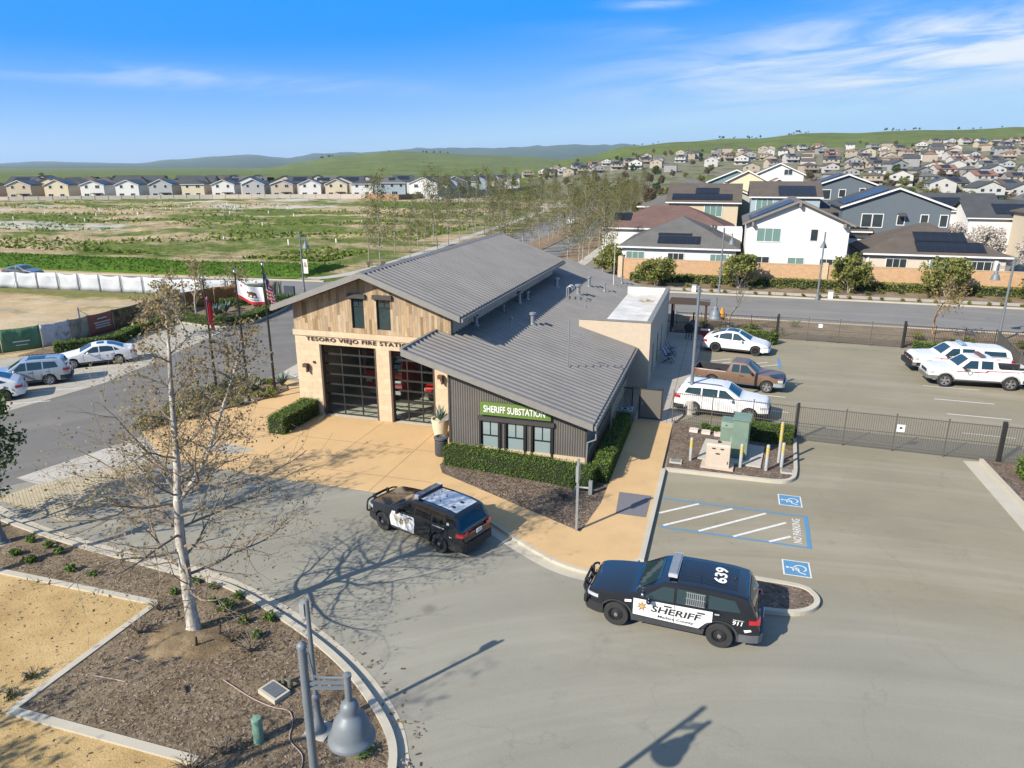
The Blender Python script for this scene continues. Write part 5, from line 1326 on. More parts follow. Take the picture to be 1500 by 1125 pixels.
# ---- pickups
def pickup(kind, body, name, label, loc, rz, style='alloy'):
    if kind == 'small':
        c = Car(5.45, 1.82, [(0, .82), (.05, .96), (.3, 1.03), (1.35, 1.10), (1.5, 1.14), (2.08, 1.60), (2.35, 1.70), (3.02, 1.70), (3.16, 1.66), (3.30, 1.10), (3.36, 1.09), (5.38, 1.09), (5.45, 1.05)], [(0, .92), (1.4, 1.06), (5.4, 1.06)], (.92, 4.22), .37, .30, .38, (3.40, 5.36, .70), (.86, .95), soften=.05)
        sg = [[(1.72, 1.10), (2.55, 1.10), (2.55, 1.58), (2.20, 1.57)], [(2.62, 1.11), (3.08, 1.11), (3.04, 1.57), (2.62, 1.58)]]; ws = (1.56, 2.14, .70, .56); rw = None; dd = [(1.62, 1.02), (2.6, 1.04)]
    elif kind == 'ext':
        c = Car(5.85, 1.98, [(0, .95), (.05, 1.10), (.3, 1.20), (1.4, 1.28), (1.55, 1.32), (2.15, 1.80), (2.4, 1.90), (3.62, 1.90), (3.76, 1.86), (3.9, 1.34), (3.98, 1.31), (5.78, 1.31), (5.85, 1.26)], [(0, 1.08), (1.4, 1.22), (5.8, 1.28)], (.98, 4.66), .42, .28, .46, (4.02, 5.76, .86), (.88, .96), soften=.05)
        sg = [[(1.78, 1.28), (2.72, 1.28), (2.72, 1.77), (2.28, 1.76)], [(2.90, 1.29), (3.56, 1.29), (3.54, 1.77), (2.90, 1.78)]]; ws = (1.62, 2.2, .78, .62); rw = None; dd = [(1.66, 1.2), (2.8, 1.26), (3.72, 1.26)]
    else:
        c = Car(5.95, 2.02, [(0, 1.0), (.05, 1.16), (.3, 1.26), (1.4, 1.32), (1.55, 1.36), (2.15, 1.84), (2.4, 1.94), (3.75, 1.94), (3.9, 1.92), (4.0, 1.90), (5.4, 1.88), (5.7, 1.80), (5.86, 1.34), (5.95, .9)], [(0, 1.12), (1.4, 1.26), (5.8, 1.32)], (1.0, 4.68), .43, .28, .48, None, (.88, .96), soften=.05)
        sg = [[(1.80, 1.32), (2.72, 1.32), (2.72, 1.81), (2.30, 1.80)], [(2.88, 1.33), (3.62, 1.33), (3.6, 1.81), (2.88, 1.82)], [(4.16, 1.42), (5.52, 1.42), (5.44, 1.72), (4.16, 1.74)]]; ws = (1.62, 2.2, .80, .64); rw = (5.71, 5.84, .6, .68); dd = [(1.66, 1.24), (2.8, 1.3), (3.70, 1.3), (3.98, 1.8)]
    root = E(name, label, 'pickup truck', (loc[0], loc[1], .012), rz)
    q = MB(); c.hull(q); q.build('body', [body, M_BLK], root, smooth=32)
    side_windows(root, c, sg); screen(root, 'windscreen', c, *ws)
    if rw: screen(root, 'rear_window', c, *rw)
    else:
        bx = c.bed[0]; q = MB(); c.on_top(q, [(bx - .22, -.5), (bx - .12, -.56), (bx - .12, .56), (bx - .22, .5)], .01, 0, 3); q.build('rear_window', M_AUTOG, root)
    add_wheels(root, c, style)
    zl = c.t(.1) - .16
    for sgn in (1, -1):
        lamp(root, 'headlight', c, .02, .30, zl - .1, zl + .06, sgn, M_LENS, .5); 
        lamp(root, 'taillight', c, c.L - .16, c.L - .005, .88 if kind == 'small' else 1.0, 1.06 if kind == 'small' else 1.24, sgn, M_RED, c.w(c.L) - .1, False)
    mirrors(root, c, ws[1] - .30, c.b(1.7) + .04, M_BLK); seams(root, c, dd, z0=c.sill + .1); handles(root, c, (dd[1][0] - .16,), c.b(2.5) - .14, M_BLK)
    bumper(root, c, False, M_CHROME if kind != 'small' else P_SILVER, c.sill + .06, c.sill + .28, .10); bumper(root, c, True, M_CHROME, c.sill + .06, c.sill + .24, .10)
    front_end(root, c, zl - .14, zl + .06, M_BLK, yw=.46)
    for sgn in (1, -1):
        q = MB()
        for cx_ in c.wheels:
            if kind == 'small': continue
            R0, R1 = c.wr + .065, c.wr + .13
            for a in range(0, 180, 12):
                P_ = lambda r_, t: (cx_ + r_ * math.cos(rad(t)), c.wr + r_ * math.sin(rad(t)))
                c.on_side(q, [P_(R0, a), P_(R1, a), P_(R1, a + 12), P_(R0, a + 12)], sgn, .016, 0, 0)
        c.on_side(q, [(c.wheels[0] + c.wr + .1, c.sill), (c.wheels[1] - c.wr - .1, c.sill), (c.wheels[1] - c.wr - .1, c.sill + .10), (c.wheels[0] + c.wr + .1, c.sill + .10)], sgn, .014)
        q.build('cladding', M_GREYP, root)
    return root, c
pickup('small', P_BROWN, 'brown_pickup', 'brown pickup truck with open bed parked between a white SUV and electric car', (1.35, 45.6, 0), rad(-9))
def fire_pickup(root, c, lights):
    for sgn in (1, -1):
        q = MB(); z = c.b(2) - .17
        c.on_side(q, [(1.55, z), (3.2, z), (3.2, z + .045), (1.55, z + .045)], sgn, .013, 0, 1)
        c.on_side(q, [(3.1, z), (3.2, z), (3.42, z + .15), (3.26, z + .15)], sgn, .0145, 0, 1)
        c.on_side(q, [(3.2, z + .11), (c.L - .8, z + .11), (c.L - .8, z + .15), (3.2, z + .15)], sgn, .013, 0, 1)
        q.build('stripe', flat('stripe_red', (.36, .012, .02), .35), root)
        q = MB(); disc(q, c, 2.2, z + .10, .13, sgn, 0, .016); disc(q, c, 2.2, z + .10, .075, sgn, 1, .019); disc(q, c, 2.32, z - .06, .14, sgn, 2, .018); disc(q, c, 2.32, z - .06, .08, sgn, 3, .021)
        q.build('emblem', [GOLD, flat('emblem_teal', (.05, .16, .12), .5), flat('emblem_grey', (.18, .21, .26), .5), M_WHITEP], root)
    q = MB(); x = 3.0; X = c.L / 2 - x; z = c.topz(x, 0) + .03
    q.box(X - .13, X + .13, -.62, .62, z, z + .11, 0)
    for y in (-.55, -.28, .0, .28, .55): q.box(X - .135, X + .135, y - .05, y + .05, z + .01, z + .118, 1)
    for y in (-.5, .5): q.box(X - .05, X + .05, y - .04, y + .04, z - .06, z, 0)
    q.build('light_bar', [M_GREYP if lights == 'dark' else M_LAMPBLUE, flat('lightbar_red', (.22, .02, .02), .3) if lights == 'dark' else M_LENS], root)
ra, ca = pickup('shell', P_WHITE, 'white_pickup', 'white fire pickup with camper shell parked by the rear fence', (15.5, 53.1, 0), rad(184))
fire_pickup(ra, ca, 'blue')
q = MB()
for sgn in (1, -1): ca.on_side(q, [(3.98, 1.36), (5.7, 1.36), (5.7, 1.40), (3.98, 1.40)], sgn, .012, 0, 1)
ca.on_side(q, [(1.2, 1.14), (1.5, 1.15), (1.5, 1.18), (1.2, 1.17)], 1, .02)
q.build('shell_trim', M_GREYP, ra)
q = MB(); X = ca.L / 2; q.box(X + .06, X + .26, -.86, .86, .5, .82); 
for y in (-.5, .5): q.tube([(X + .2, y, .82), (X + .18, y, 1.14), (X + .1, y * 1.5, 1.12), (X + .02, y * 1.75, .9)], .03, 6)
q.box(X + .06, X + .12, -.6, .6, .95, 1.1); q.build('push_bar', M_BLK, ra)
q = MB()
for y, r_ in ((.66, 1), (-.66, 1)): q.box(X + .03, X + .07, y - .14, y + .14, .78, .86)
q.build('red_marker', M_RED, ra)
rb, cb2 = pickup('ext', P_WHITE, 'white_pickup', 'white fire pickup with extended cab and open bed in the nearer stall', (15.72, 50.1, 0), rad(183.4))
fire_pickup(rb, cb2, 'dark')
for sgn in (1, -1):
    q = MB(); cb2.text_side(q, 'FIRE', 5.3, 1.22, .07, sgn, .34, .03, .15, .014); q.build('lettering', M_BLK, rb)
for k in range(3): q = MB(); q.lathe([(.16, -.05), (.16, .05), (.06, .05), (.06, -.05), (.16, -.05)], 12, (cb2.L / 2 - 4.9 - .3 * k, .45, 1.28)); q.build('hose_reel', M_BLK, rb, smooth=40)
q = MB(); q.box(cb2.L / 2 - 4.9, cb2.L / 2 - 4.3, -.5, -.1, .9, 1.36); q.build('tool_box', M_BLK, rb)
# ---- red vehicles inside the bays
rp, cp = pickup('ext', P_RED, 'red_fire_pickup', 'red fire pickup just inside the narrower glazed bay door', (-15.3, 39.2, 0), rad(-90)); 
fe = E('fire_engine', 'red fire engine inside the wider glazed bay door', 'fire engine', (-18.9, 40.6, .04))
q = MB(); q.box(-1.2, 1.2, -4.1, -1.9, .55, 1.75); q.box(-1.2, 1.2, -1.7, 4.0, .55, 2.6)
q.extr([(-1.2, -4.1, 1.75), (-1.2, -3.85, 2.75), (-1.2, -1.9, 2.75), (-1.2, -1.9, 1.75)], (.06, 0, 0)); q.extr([(1.14, -4.1, 1.75), (1.14, -3.85, 2.75), (1.14, -1.9, 2.75), (1.14, -1.9, 1.75)], (.06, 0, 0)); q.box(-1.2, 1.2, -3.85, -1.9, 2.75, 2.85); q.box(-1.2, 1.2, -2.0, -1.9, 1.75, 2.75)
q.build('body', P_RED, fe)
q = MB(); q.poly((-1.12, -4.1, 1.78), (1.12, -4.1, 1.78), (1.12, -3.86, 2.72), (-1.12, -3.86, 2.72)); q.build('windscreen', M_AUTOG, fe)
q = MB(); q.box(-1.25, 1.25, -4.5, -4.1, .5, .85); q.box(-.7, .7, -4.14, -4.1, .95, 1.55); q.build('bumper', M_CHROME, fe)
q = MB()
for y in (-1.0, 0.6, 2.3):
    for s_ in (-1, 1): q.box(min(s_ * 1.2, s_ * 1.22), max(s_ * 1.2, s_ * 1.22), y - .65, y + .65, .9, 2.3)
q.build('locker_door', M_GALV, fe)
for sgn in (1, -1):
    q = MB(); q.box(sgn * .95 - .18, sgn * .95 + .18, -4.15, -4.1, 1.05, 1.35); q.build('headlight', M_LENS, fe)
q = MB(); q.box(-.9, .9, -3.5, -3.2, 2.85, 3.02); q.build('light_bar', M_RED, fe)
ty, rim = wheel_meshes(.5, 'alloy')
for y in (-2.9, 2.3):
    for sgn in (1, -1):
        o = bpy.data.objects.new('wheel', ty); COL.objects.link(o); o.parent = fe; o.location = (sgn * 1.1, y, .5); o.rotation_euler = (0, 0, -pi / 2 * sgn)
        r_ = bpy.data.objects.new('rim', rim); COL.objects.link(r_); r_.parent = o
# ---- traffic and parked cars far along the avenue
far = [('ev', P_WHITE, 'white car parked on the avenue between bare trees', (-36.6, 172), 95), ('police', P_BLACK, 'black SUV parked on the avenue beside the tree row', (-24.6, 163), 96),
       ('police', P_GREY, 'dark grey SUV parked farther up the avenue', (-25.6, 194), 97), ('sedan', P_GREY, 'grey sedan parked behind the dark SUV on the avenue', (-27.0, 212), 98),
       ('boxy', P_WHITE, 'white van-like car beside the brick wall of the far houses', (-114, 276), 20), ('sedan', P_GREY, 'low dark car driving past the white fence on the cross street', (-85, 68.4), 4)]
for kind, col, lab, (x, y), a in far: plain_car(kind, col, 'parked_car', lab, 'car', (x, y, 0), rad(a))
plain_car('police', paint('car_paint_blue', (.02, .04, .09)), 'parked_car', 'dark blue SUV parked at the side street beside the brown roofed house', 'car', (35.6, 103, 0), rad(92))
# ------------------------------------------------------------------ street furniture
M_LAMP = mat('lamp_grey_paint', (.150, .165, .175), (.125, .14, .15), 3, .5, .1, bump=.05)
M_LAMPLT = mat('lamp_pale_grey', (.30, .31, .30), (.25, .26, .255), 3, .5, .2)
M_FOOT = mat('lamp_footing', (.42, .39, .33), (.34, .31, .26), 6, .9)
def street_lamp(label, x, y, arm_dir, h=6.85, footing=0, banner=False, m=None, arm=.62, slim=1.0, group='bell shaded street lamps', base=True):
    """fluted foot, round post, twin-bar arm, hanging bell shade"""
    m = m or M_LAMP
    root = E('street_lamp', label, 'street lamp', (x, y, 0), arm_dir, group)
    z0 = 0
    if footing:
        q = MB(); q.lathe([(.30, 0), (.30, footing - .03), (.27, footing), (0, footing)], 20); q.build('footing', M_FOOT, root, smooth=40); z0 = footing
    q = MB(); q.lathe([(.24, z0), (.24, z0 + .05), (.20, z0 + .09), (.19, z0 + .3), (.13, z0 + .46), (.12, z0 + .9), (.135, z0 + .93), (.135, z0 + .98), (.10, z0 + 1.03)], 16)
    if base: q.build('base', m, root, smooth=40)
    q = MB(); zt = h
    q.lathe([(r_ * slim, z_) for r_, z_ in [(.095, z0 + (1.0 if base else 0)), (.085, h * .6), (.10, h * .6 + .01), (.10, h * .6 + .06), (.083, h * .6 + .07), (.078, h - .09), (.092, h - .08), (.092, h - .03), (.06, h), (0, h + .02)]], 16); q.build('pole', m, root, smooth=40)
    q = MB(); za = h - .72
    q.box(.06, arm, -.022, .022, za + .02, za + .055); q.box(.06, arm, -.022, .022, za - .075, za - .04)
    q.tube(smooth3([(.085, 0, h - .18), (.11, 0, h - .42), (.18, 0, h - .58), (arm, 0, za + .12)], 5), .02, 6)
    q.lathe([(.055, -.24), (.055, .13), (.066, .14), (.066, .18), (0, .2)], 12, (arm, 0, za)); q.build('arm', m, root, smooth=40)
    q = MB(); zs = za - .24
    pr = [(.05, 0), (.06, -.04), (.12, -.065), (.155, -.12), (.165, -.19), (.16, -.24), (.185, -.27), (.25, -.325), (.295, -.40), (.325, -.49), (.345, -.57), (.365, -.63), (.405, -.665), (.415, -.69), (.415, -.72), (.385, -.725)]; pr = [(r_ * .86, z_) for r_, z_ in pr]
    q.lathe(pr, 28, (arm, 0, zs)); q.lathe([(.33, -.725), (.28, -.6), (.20, -.42), (.0, -.36)], 28, (arm, 0, zs)); q.build('lamp_shade', m, root, smooth=45)
    q = MB(); q.lathe([(.0, -.70), (.10, -.64), (.12, -.5), (.05, -.42)], 12, (arm, 0, zs)); q.build('bulb', M_LENS, root, smooth=50)
    if banner:
        q = MB(); n = 8
        for i in range(n):
            a, c_ = i / n, (i + 1) / n; f = lambda t: .03 * math.sin(t * 5)
            q.extr([(.12, f(a), 2.6 + 1.5 * a), (.12, f(c_), 2.6 + 1.5 * c_), (.66, f(c_) * .6, 2.6 + 1.5 * c_), (.66, f(a) * .6, 2.6 + 1.5 * a)], (0, .01, 0), m=0)
        q.extr([(.25, -.04, 3.3), (.5, -.04, 3.3), (.42, -.04, 3.8), (.32, -.04, 3.75)], (0, .005, 0), m=1)
        q.build('banner', [mat('banner_white', (.62, .60, .55), (.45, .42, .36), 4), mat('banner_print', (.20, .17, .2), (.3, .2, .15), 4)], root)
    return root
street_lamp('grey street lamp with big bell shade standing closest to the camera', -5.39, 7.43, rad(16.7), 6.85, slim=.80)
street_lamp('street lamp on a concrete footing beside the white SUV', -1.28, 39.22, rad(-12), 7.25, .85, arm=.95)
street_lamp('street lamp on the far pavement before the white two storey house', 9.38, 79.6, rad(85), 7.0)
street_lamp('street lamp on the far pavement before the white single storey house', -.53, 78.0 + 2.2, rad(-5), 7.1, arm=.9)
street_lamp('street lamp behind the parked white fire pickups', 21.1, 63.5, rad(165), 6.6, arm=1.0)
street_lamp('slim street lamp with a hanging banner beside the green bank', -42.6, 65.4, rad(0), 6.9, banner=True, m=M_BLACKM if False else M_LAMP)
street_lamp('street lamp of which only the heavy foot shows beside the mulch bed', -24.75, 16.95, rad(200), 6.85, .12)
# slim pole with control box next to the near lamp
root = E('camera_pole', 'slim grey pole with a small control box at its top in the mulch', 'pole', (-8.64, 12.27, .1))
q = MB(); q.lathe([(.19, .0), (.19, .04), (.15, .1), (.12, .3), (.085, .42), (.08, .95), (.10, .98), (.10, 1.04), (.065, 1.1)], 16); q.build('base', M_LAMP, root, smooth=40)
q = MB(); q.lathe([(.06, 1.0), (.052, 3.72), (0, 3.74)], 12); q.build('pole', M_LAMP, root, smooth=40)
q = MB(); q.box(-.17, -.05, -.07, .07, 3.3, 3.62); q.box(-.19, -.17, -.05, .05, 3.4, 3.56); q.box(-.1, -.04, -.05, .05, 3.22, 3.3); q.build('control_box', M_LAMPLT, root)
q = MB(); q.box(-.3, .3, -.3, .3, -.08, .025); q.build('footing', M_FOOT, root)
# sign post at the corner, small post, sign lying
root = E('sign_post', 'weathered square sign post at the corner of the tan walk', 'post', (-4.62, 23.95, .05))
q = MB(); q.box(-.045, .045, -.045, .045, 0, 3.0); q.build('post', M_GALV, root)
q = MB(); q.box(-.05, .05, -.19, .19, 2.15, 2.78); q.build('sign_panel', M_LAMPLT, root)
root = E('backflow_pipe', 'grey pipe stand with low horizontal pipe beside the hedge', 'pipe', (-4.7, 27.2, .1))
q = MB(); q.box(-.075, .075, -.075, .075, 0, .62); q.build('post', M_GALV, root)
q = MB(); q.tube([(-.06, 0, .28), (-.62, -.02, .28), (-.66, -.02, .02)], .05, 8); q.build('pipe', M_GALV, root)
root = E('path_light', 'low dark path light lying in the bark bed near the sign post', 'garden light', (-5.7, 26.4, .1))
q = MB(); q.box(-.02, .02, -.02, .02, 0, .16); q.box(-.2, .2, -.09, .09, .15, .2); q.build('light', M_BLK, root)

# ---- bollards
M_BOL = mat('bollard_grey', (.34, .34, .33), (.27, .27, .265), 10, .6)
M_YEL = mat('bollard_yellow', (.52, .36, .03), (.45, .30, .02), 10, .6)
bl = [('beside the tan walk, nearest the fire station', -.85, 32.17, 1.14, 0), ('in front of the tall green cabinet', 1.40, 32.0, 1.15, 0), ('standing alone near the kerb in front of the hedge', 2.52, 31.95, 1.25, 0), ('in front of the tallest striped post', 3.22, 32.55, 1.2, 0)]
for lab, x, y, h, k in bl:
    root = E('bollard', 'grey bollard with three yellow bands ' + lab, 'bollard', (x, y, .1), 0, 'yellow banded bollards round the electrical boxes')
    q = MB(); q.lathe([(.075, 0), (.075, h - .03), (.06, h), (0, h + .015)], 14); q.build('post', M_BOL, root, smooth=40)
    for j in range(3):
        q = MB(); z = h - .15 - j * .14; q.lathe([(.075, z - .045), (.079, z - .045), (.079, z + .045), (.075, z + .045)], 14); q.build('yellow_band', M_YEL, root, smooth=40)
root = E('marker_post', 'tallest post with six yellow bands, rising behind the bollards', 'post', (3.12, 33.1, .1))
q = MB(); q.lathe([(.07, 0), (.07, 2.0), (.0, 2.03)], 14); q.build('post', M_BOL, root, smooth=40)
for j in range(6):
    q = MB(); z = 1.88 - j * .155; q.lathe([(.07, z - .05), (.075, z - .05), (.075, z + .05), (.07, z + .05)], 14); q.build('yellow_band', M_YEL, root, smooth=40)
# ---- electrical boxes
M_GREEN = mat('cabinet_green', (.155, .215, .165), (.13, .185, .14), 2.5, .5, big=.12, bigsc=1)
M_TANB = mat('cabinet_tan', (.45, .37, .29), (.40, .33, .26), 2.5, .6)
root = E('transformer_cabinet', 'big green transformer cabinet on a concrete pad by the fence', 'cabinet', (1.0, 34.2, .1), rad(-6))
q = MB(); q.box(-1.35, 1.5, -1.9, .8, 0, .06); q.build('concrete_pad', M_FOOT, root)
q = MB(); q.extr([(-.55, -.35, .06), (-.55, .55, .06), (-.55, .55, 1.42), (-.55, -.15, 1.42), (-.55, -.35, 1.2)], (1.0, 0, 0)); q.box(-.58, .48, -.18, .58, 1.42, 1.46); q.build('cabinet', M_GREEN, root)
q = MB(); q.box(-.35, -.27, -.30, -.22, 1.24, 1.3); q.box(.12, .2, -.30, -.22, 1.24, 1.3); q.build('lifting_lug', M_BLK, root)
q = MB(); q.box(-.06, .2, -.42, -.352, .12, .78); q.build('meter_hood', mat('cabinet_green_pale', (.21, .28, .22), (.19, .25, .2), 3, .5), root)
root = E('switch_cabinet', 'tall narrow green switch cabinet in front of the transformer', 'cabinet', (1.35, 33.25, .16), rad(-6))
q = MB(); q.box(-.36, .36, -.42, .42, 0, 1.92); q.extr([(-.4, -.48, 1.92), (.4, -.48, 1.92), (.4, .48, 1.98), (-.4, .48, 1.98)], (0, 0, .05)); q.build('cabinet', M_GREEN, root)
q = MB(); q.box(-.34, .34, -.445, -.42, .12, 1.84); q.box(.24, .27, -.47, -.445, .9, 1.1); q.build('door', M_GREEN, root)
root = E('tan_junction_box', 'tan utility box with dark slots on the low concrete pad', 'utility box', (.38, 31.75, .1), rad(-4))
q = MB(); q.box(-.72, .72, -.36, .42, 0, .10); q.build('plinth', M_TANB, root)
q = MB(); q.extr([(-.52, -.28, .1), (-.52, .32, .1), (-.52, .32, 1.18), (-.52, -.18, 1.18), (-.52, -.28, 1.1)], (1.04, 0, 0)); q.build('cabinet', M_TANB, root)
q = MB(); q.box(-.27, -.12, -.292, -.262, .96, 1.02); q.box(.1, .25, -.292, -.262, .96, 1.02); q.box(-.1, .08, -.296, -.266, .72, .78); q.box(.43, .46, -.31, -.27, .3, .42); q.box(-.06, .06, -.02, .1, 1.18, 1.26); q.build('vent_slot', M_BLK, root)
for k, (x, y, lab) in enumerate(((-1.5, 31.75, 'pale valve box lid in the mulch beside the tan walk'), (3.42, 32.0, 'pale valve box set in the mulch at the kerb corner'))):
    root = E('valve_box', lab, 'valve box', (x, y, .1)); q = MB(); q.box(-.28, .28, -.2, .2, 0, .07); q.build('box', M_KERB, root); q = MB(); q.box(-.22, .22, -.15, .15, .07, .082); q.build('lid', mat('lid_grey', (.17, .19, .2), (.13, .14, .15), 9), root)
for k in range(4):
    root = E('stepping_block', 'pale concrete block in front of the picket fence, %s from the walk gate' % ORD[k], 'concrete block', (-.9 + k * .62, 36.1 - .12 * k, .1), rad(-8 + 5 * k), 'pale blocks by the fence')
    q = MB(); q.extr([(-.22, -.14, 0), (.22, -.14, 0), (.22, -.11, .12), (-.22, -.11, .12)], (0, .28, .05)); q.build('block', mat('block_pink_grey', (.48, .40, .36), (.40, .33, .30), 5), root)
root = E('irrigation_valve', 'pale concrete valve box with pipes beside the dirt mound', 'valve box', (-10.45, 13.05, .1), rad(-20))
q = MB(); q.box(-.36, .36, -.24, .24, 0, .13); q.build('box', M_KERB, root); q = MB(); q.box(-.28, .28, -.17, .17, .13, .15); q.build('lid', mat('lid_dark', (.10, .115, .125), (.08, .09, .1), 9), root)
q = MB()
for x in (-.1, .18): q.lathe([(.07, 0), (.07, .2), (.05, .3), (0, .31)], 10, (x, .38, 0))
q.tube([(-.1, .38, .2), (.18, .38, .2)], .03, 6); q.build('valve', mat('valve_bronze', (.12, .115, .08), (.09, .085, .06), 8, .5), root)
root = E('pipe_stub', 'short green capped standpipe in the mulch near the lamp', 'pipe', (-9.85, 11.55, .1))
q = MB(); q.lathe([(.125, 0), (.125, .66), (.11, .69), (0, .71)], 16); q.build('pipe', mat('standpipe_green', (.15, .25, .18), (.12, .2, .145), 5, .5), root, smooth=40)
def hose(lab, pts, col, r_=.018):
    q = MB(); q.tube(smooth3(pts, 6), r_, 6); tag(q.build('hose', col), lab, 'hose')
M_HOSE = mat('drip_hose', (.36, .26, .24), (.28, .2, .18), 5, .6)
hose('pinkish drip hose winding past the valve box', [(-12.06, 13.08, .14), (-11.63, 12.95, .13), (-10.87, 12.72, .125), (-10.19, 12.6, .13), (-9.72, 12.6, .13), (-9.40, 12.28, .13), (-9.15, 11.78, .125), (-8.57, 11.42, .125), (-8.3, 10.8, .125)], M_HOSE, .013)
hose('short pale drip line by the kerb corner', [(-15.54, 12.23, .12), (-15.0, 12.27, .12), (-14.55, 12.28, .12)], M_HOSE, .013)
hose('short pale drip line farther up the mulch bed', [(-15.33, 13.09, .12), (-14.75, 13.05, .12)], M_HOSE, .013)
rng = random.Random(5)
for lab, x, y, a in (('dark tree stake stump in front of the near trunk', -13.7, 14.0, .2), ('short dark stake by the near trunk', -15.17, 14.98, 1.0), ('small dark stake between trunk and shrubs', -13.5, 14.77, .6), ('curled bark piece lying on the mulch', -12.9, 12.6, 2)):
    q = MB()
    if 'curled' in lab: q.tube([(x, y, .12), (x + .1, y - .12, .16), (x + .22, y - .2, .13)], [.03, .04, .02], 6)
    else: q.tube([(x, y, .05), (x + .03, y + .02, .5 - .1 * a)], [.045, .035], 6)
    tag(q.build('tree_stake', mat('stake_dark', (.05, .035, .025), (.035, .025, .018), 8)), lab, 'stake')

# ---- pots, bin, AC unit, chairs, grill, dining set
def agave(root, n, L, rng, m, z=0, up=.8):
    for k in range(n):
        q = MB(); t = 2 * pi * k / n * 2.4 + rng.uniform(-.2, .2); f = .25 + .75 * (k / n); l = L * rng.uniform(.8, 1.1)
        d = Vector((math.cos(t) * f, math.sin(t) * f, up)).normalized(); s_ = Vector((-math.sin(t), math.cos(t), 0))
        w = l * .085; p0 = Vector((0, 0, z)) + d * .03; p1 = p0 + d * l * .5; p2 = p0 + d * l + Vector((0, 0, .05 * l)); nn = s_.cross(d) * w * .45
        q.add([p0 - s_ * w * .7, p0 + s_ * w * .7, p1 + s_ * w, p1 - s_ * w, p2, p0 - nn, p1 - nn], [[0, 1, 2, 3], [3, 2, 4], [0, 3, 6, 5], [1, 5, 6, 2], [3, 4, 6], [2, 6, 4]])
        q.build('leaf', m, root)
M_AGAVE = mat('agave_bluegreen', (.10, .145, .12), (.075, .11, .085), 3, .6)
root = E('planter_pot', 'tall cream pot holding an agave beside the bay door', 'planter', (-13.38, 31.8, .03))
q = MB(); q.lathe([(.0, 0), (.30, 0), (.40, .5), (.47, .95), (.47, 1.0), (.41, 1.0), (.38, .9), (0, .88)], 24); q.build('pot', mat('pot_cream', (.56, .49, .35), (.50, .43, .30), 4, .6), root, smooth=40)
agave(root, 16, .78, rng, M_AGAVE, .88)
root = E('litter_bin', 'dark grey round litter bin at the corner of the substation', 'bin', (-12.42, 29.55, .03))
q = MB(); q.lathe([(.28, 0), (.32, .05), (.32, .78), (.30, .8)], 20); q.build('bin', mat('bin_grey', (.055, .06, .065), (.045, .048, .052), 6, .55), root, smooth=40)
q = MB(); q.lathe([(.31, .84), (.35, .86), (.35, .94), (.22, .97), (.20, .90), (.0, .89)], 20); q.tube([(.3, 0, .78), (.3, 0, .86)], .02, 5); q.tube([(-.3, 0, .78), (-.3, 0, .86)], .02, 5); q.build('rim', M_GREYP, root, smooth=40)
root = E('wall_box', 'small pale utility box at the foot of the substation wall', 'utility box', (-11.0, 29.35, .1))
q = MB(); q.box(-.22, .22, -.16, .16, .1, .62); q.box(-.24, .24, -.18, .18, .62, .66); q.build('box', M_LAMPLT, root)
q = MB(); q.tube([(.18, 0, 0), (.18, 0, .1)], .05, 6); q.tube([(-.12, 0, 0), (-.12, 0, .1)], .05, 6); q.build('foot', M_GALV, root)
root = E('ac_unit', 'grey air conditioning unit beside the wing wall', 'air conditioner', (-4.55, 36.3, .1), rad(2))
q = MB(); q.box(-.42, .42, -.42, .42, .05, .85); q.build('casing', mat('ac_grey', (.30, .33, .34), (.25, .28, .29), 8, .5), root)
q = MB()
for s_ in (-1, 1):
    for k in range(9): q.box(-.4, .4, s_ * .424 - .004, s_ * .424 + .004, .12 + k * .075, .15 + k * .075); q.box(s_ * .424 - .004, s_ * .424 + .004, -.4, .4, .12 + k * .075, .15 + k * .075)
q.lathe([(.34, .852), (.34, .87), (.30, .87), (.30, .852)], 18); q.lathe([(.1, .852), (.1, .88), (0, .88)], 12); q.build('grille', M_BLK, root)
def deck_chair(x, y, a, lab, col):
    root = E('deck_chair', lab, 'chair', (x, y, .12), a, 'chairs along the station wall')
    q = MB()
    for s_ in (-.28, .28): q.tube([(.35, s_, .0), (-.05, s_, .55)], .02, 5); q.tube([(-.4, s_, .0), (.3, s_, .42)], .02, 5); q.tube([(-.05, s_, .42), (-.42, s_, .98)], .02, 5); q.box(-.25, .3, s_ - .03, s_ + .03, .56, .59)
    q.build('frame', M_BLK, root)
    q = MB(); q.extr([(.3, -.27, .44), (-.1, -.27, .36), (-.1, .27, .36), (.3, .27, .44)], (0, 0, .04)); q.build('seat', col, root)
    q = MB(); q.extr([(-.12, -.27, .40), (-.44, -.27, .98), (-.44, .27, .98), (-.12, .27, .40)], (-.04, 0, -.02)); q.build('backrest', col, root)
M_CH = mat('chair_blue_grey', (.30, .34, .44), (.25, .29, .38), 5)
deck_chair(-3.35, 49.6, rad(-10), 'pale blue folding chair at the station wall, nearer the fence gate', M_CH)
deck_chair(-3.3, 51.6, rad(-5), 'pale blue folding chair at the station wall, farther from the fence gate', M_CH)
root = E('smoker_grill', 'black barrel smoker grill at the back of the patio', 'grill', (-2.3, 57.6, .12), rad(80))
q = MB(); q.lathe([(0, -.7), (.38, -.7), (.38, .7), (0, .7)], 18, (0, 0, 1.0), 'x'); q.tube([(.75, 0, 1.0), (.75, 0, 2.0)], .06, 8); q.build('barrel', M_BLK, root, smooth=40)
q = MB()
for x in (-.5, .5):
    for s_ in (-.25, .25): q.tube([(x, s_, 0), (x, s_ * .7, .8)], .03, 5)
q.box(-.7, .7, -.6, -.3, .85, .88); q.build('stand', M_BLK, root)
root = E('patio_pergola', 'dark timber pergola behind the flat roofed block', 'pergola', (-2.7, 60.6, 0))
q = MB()
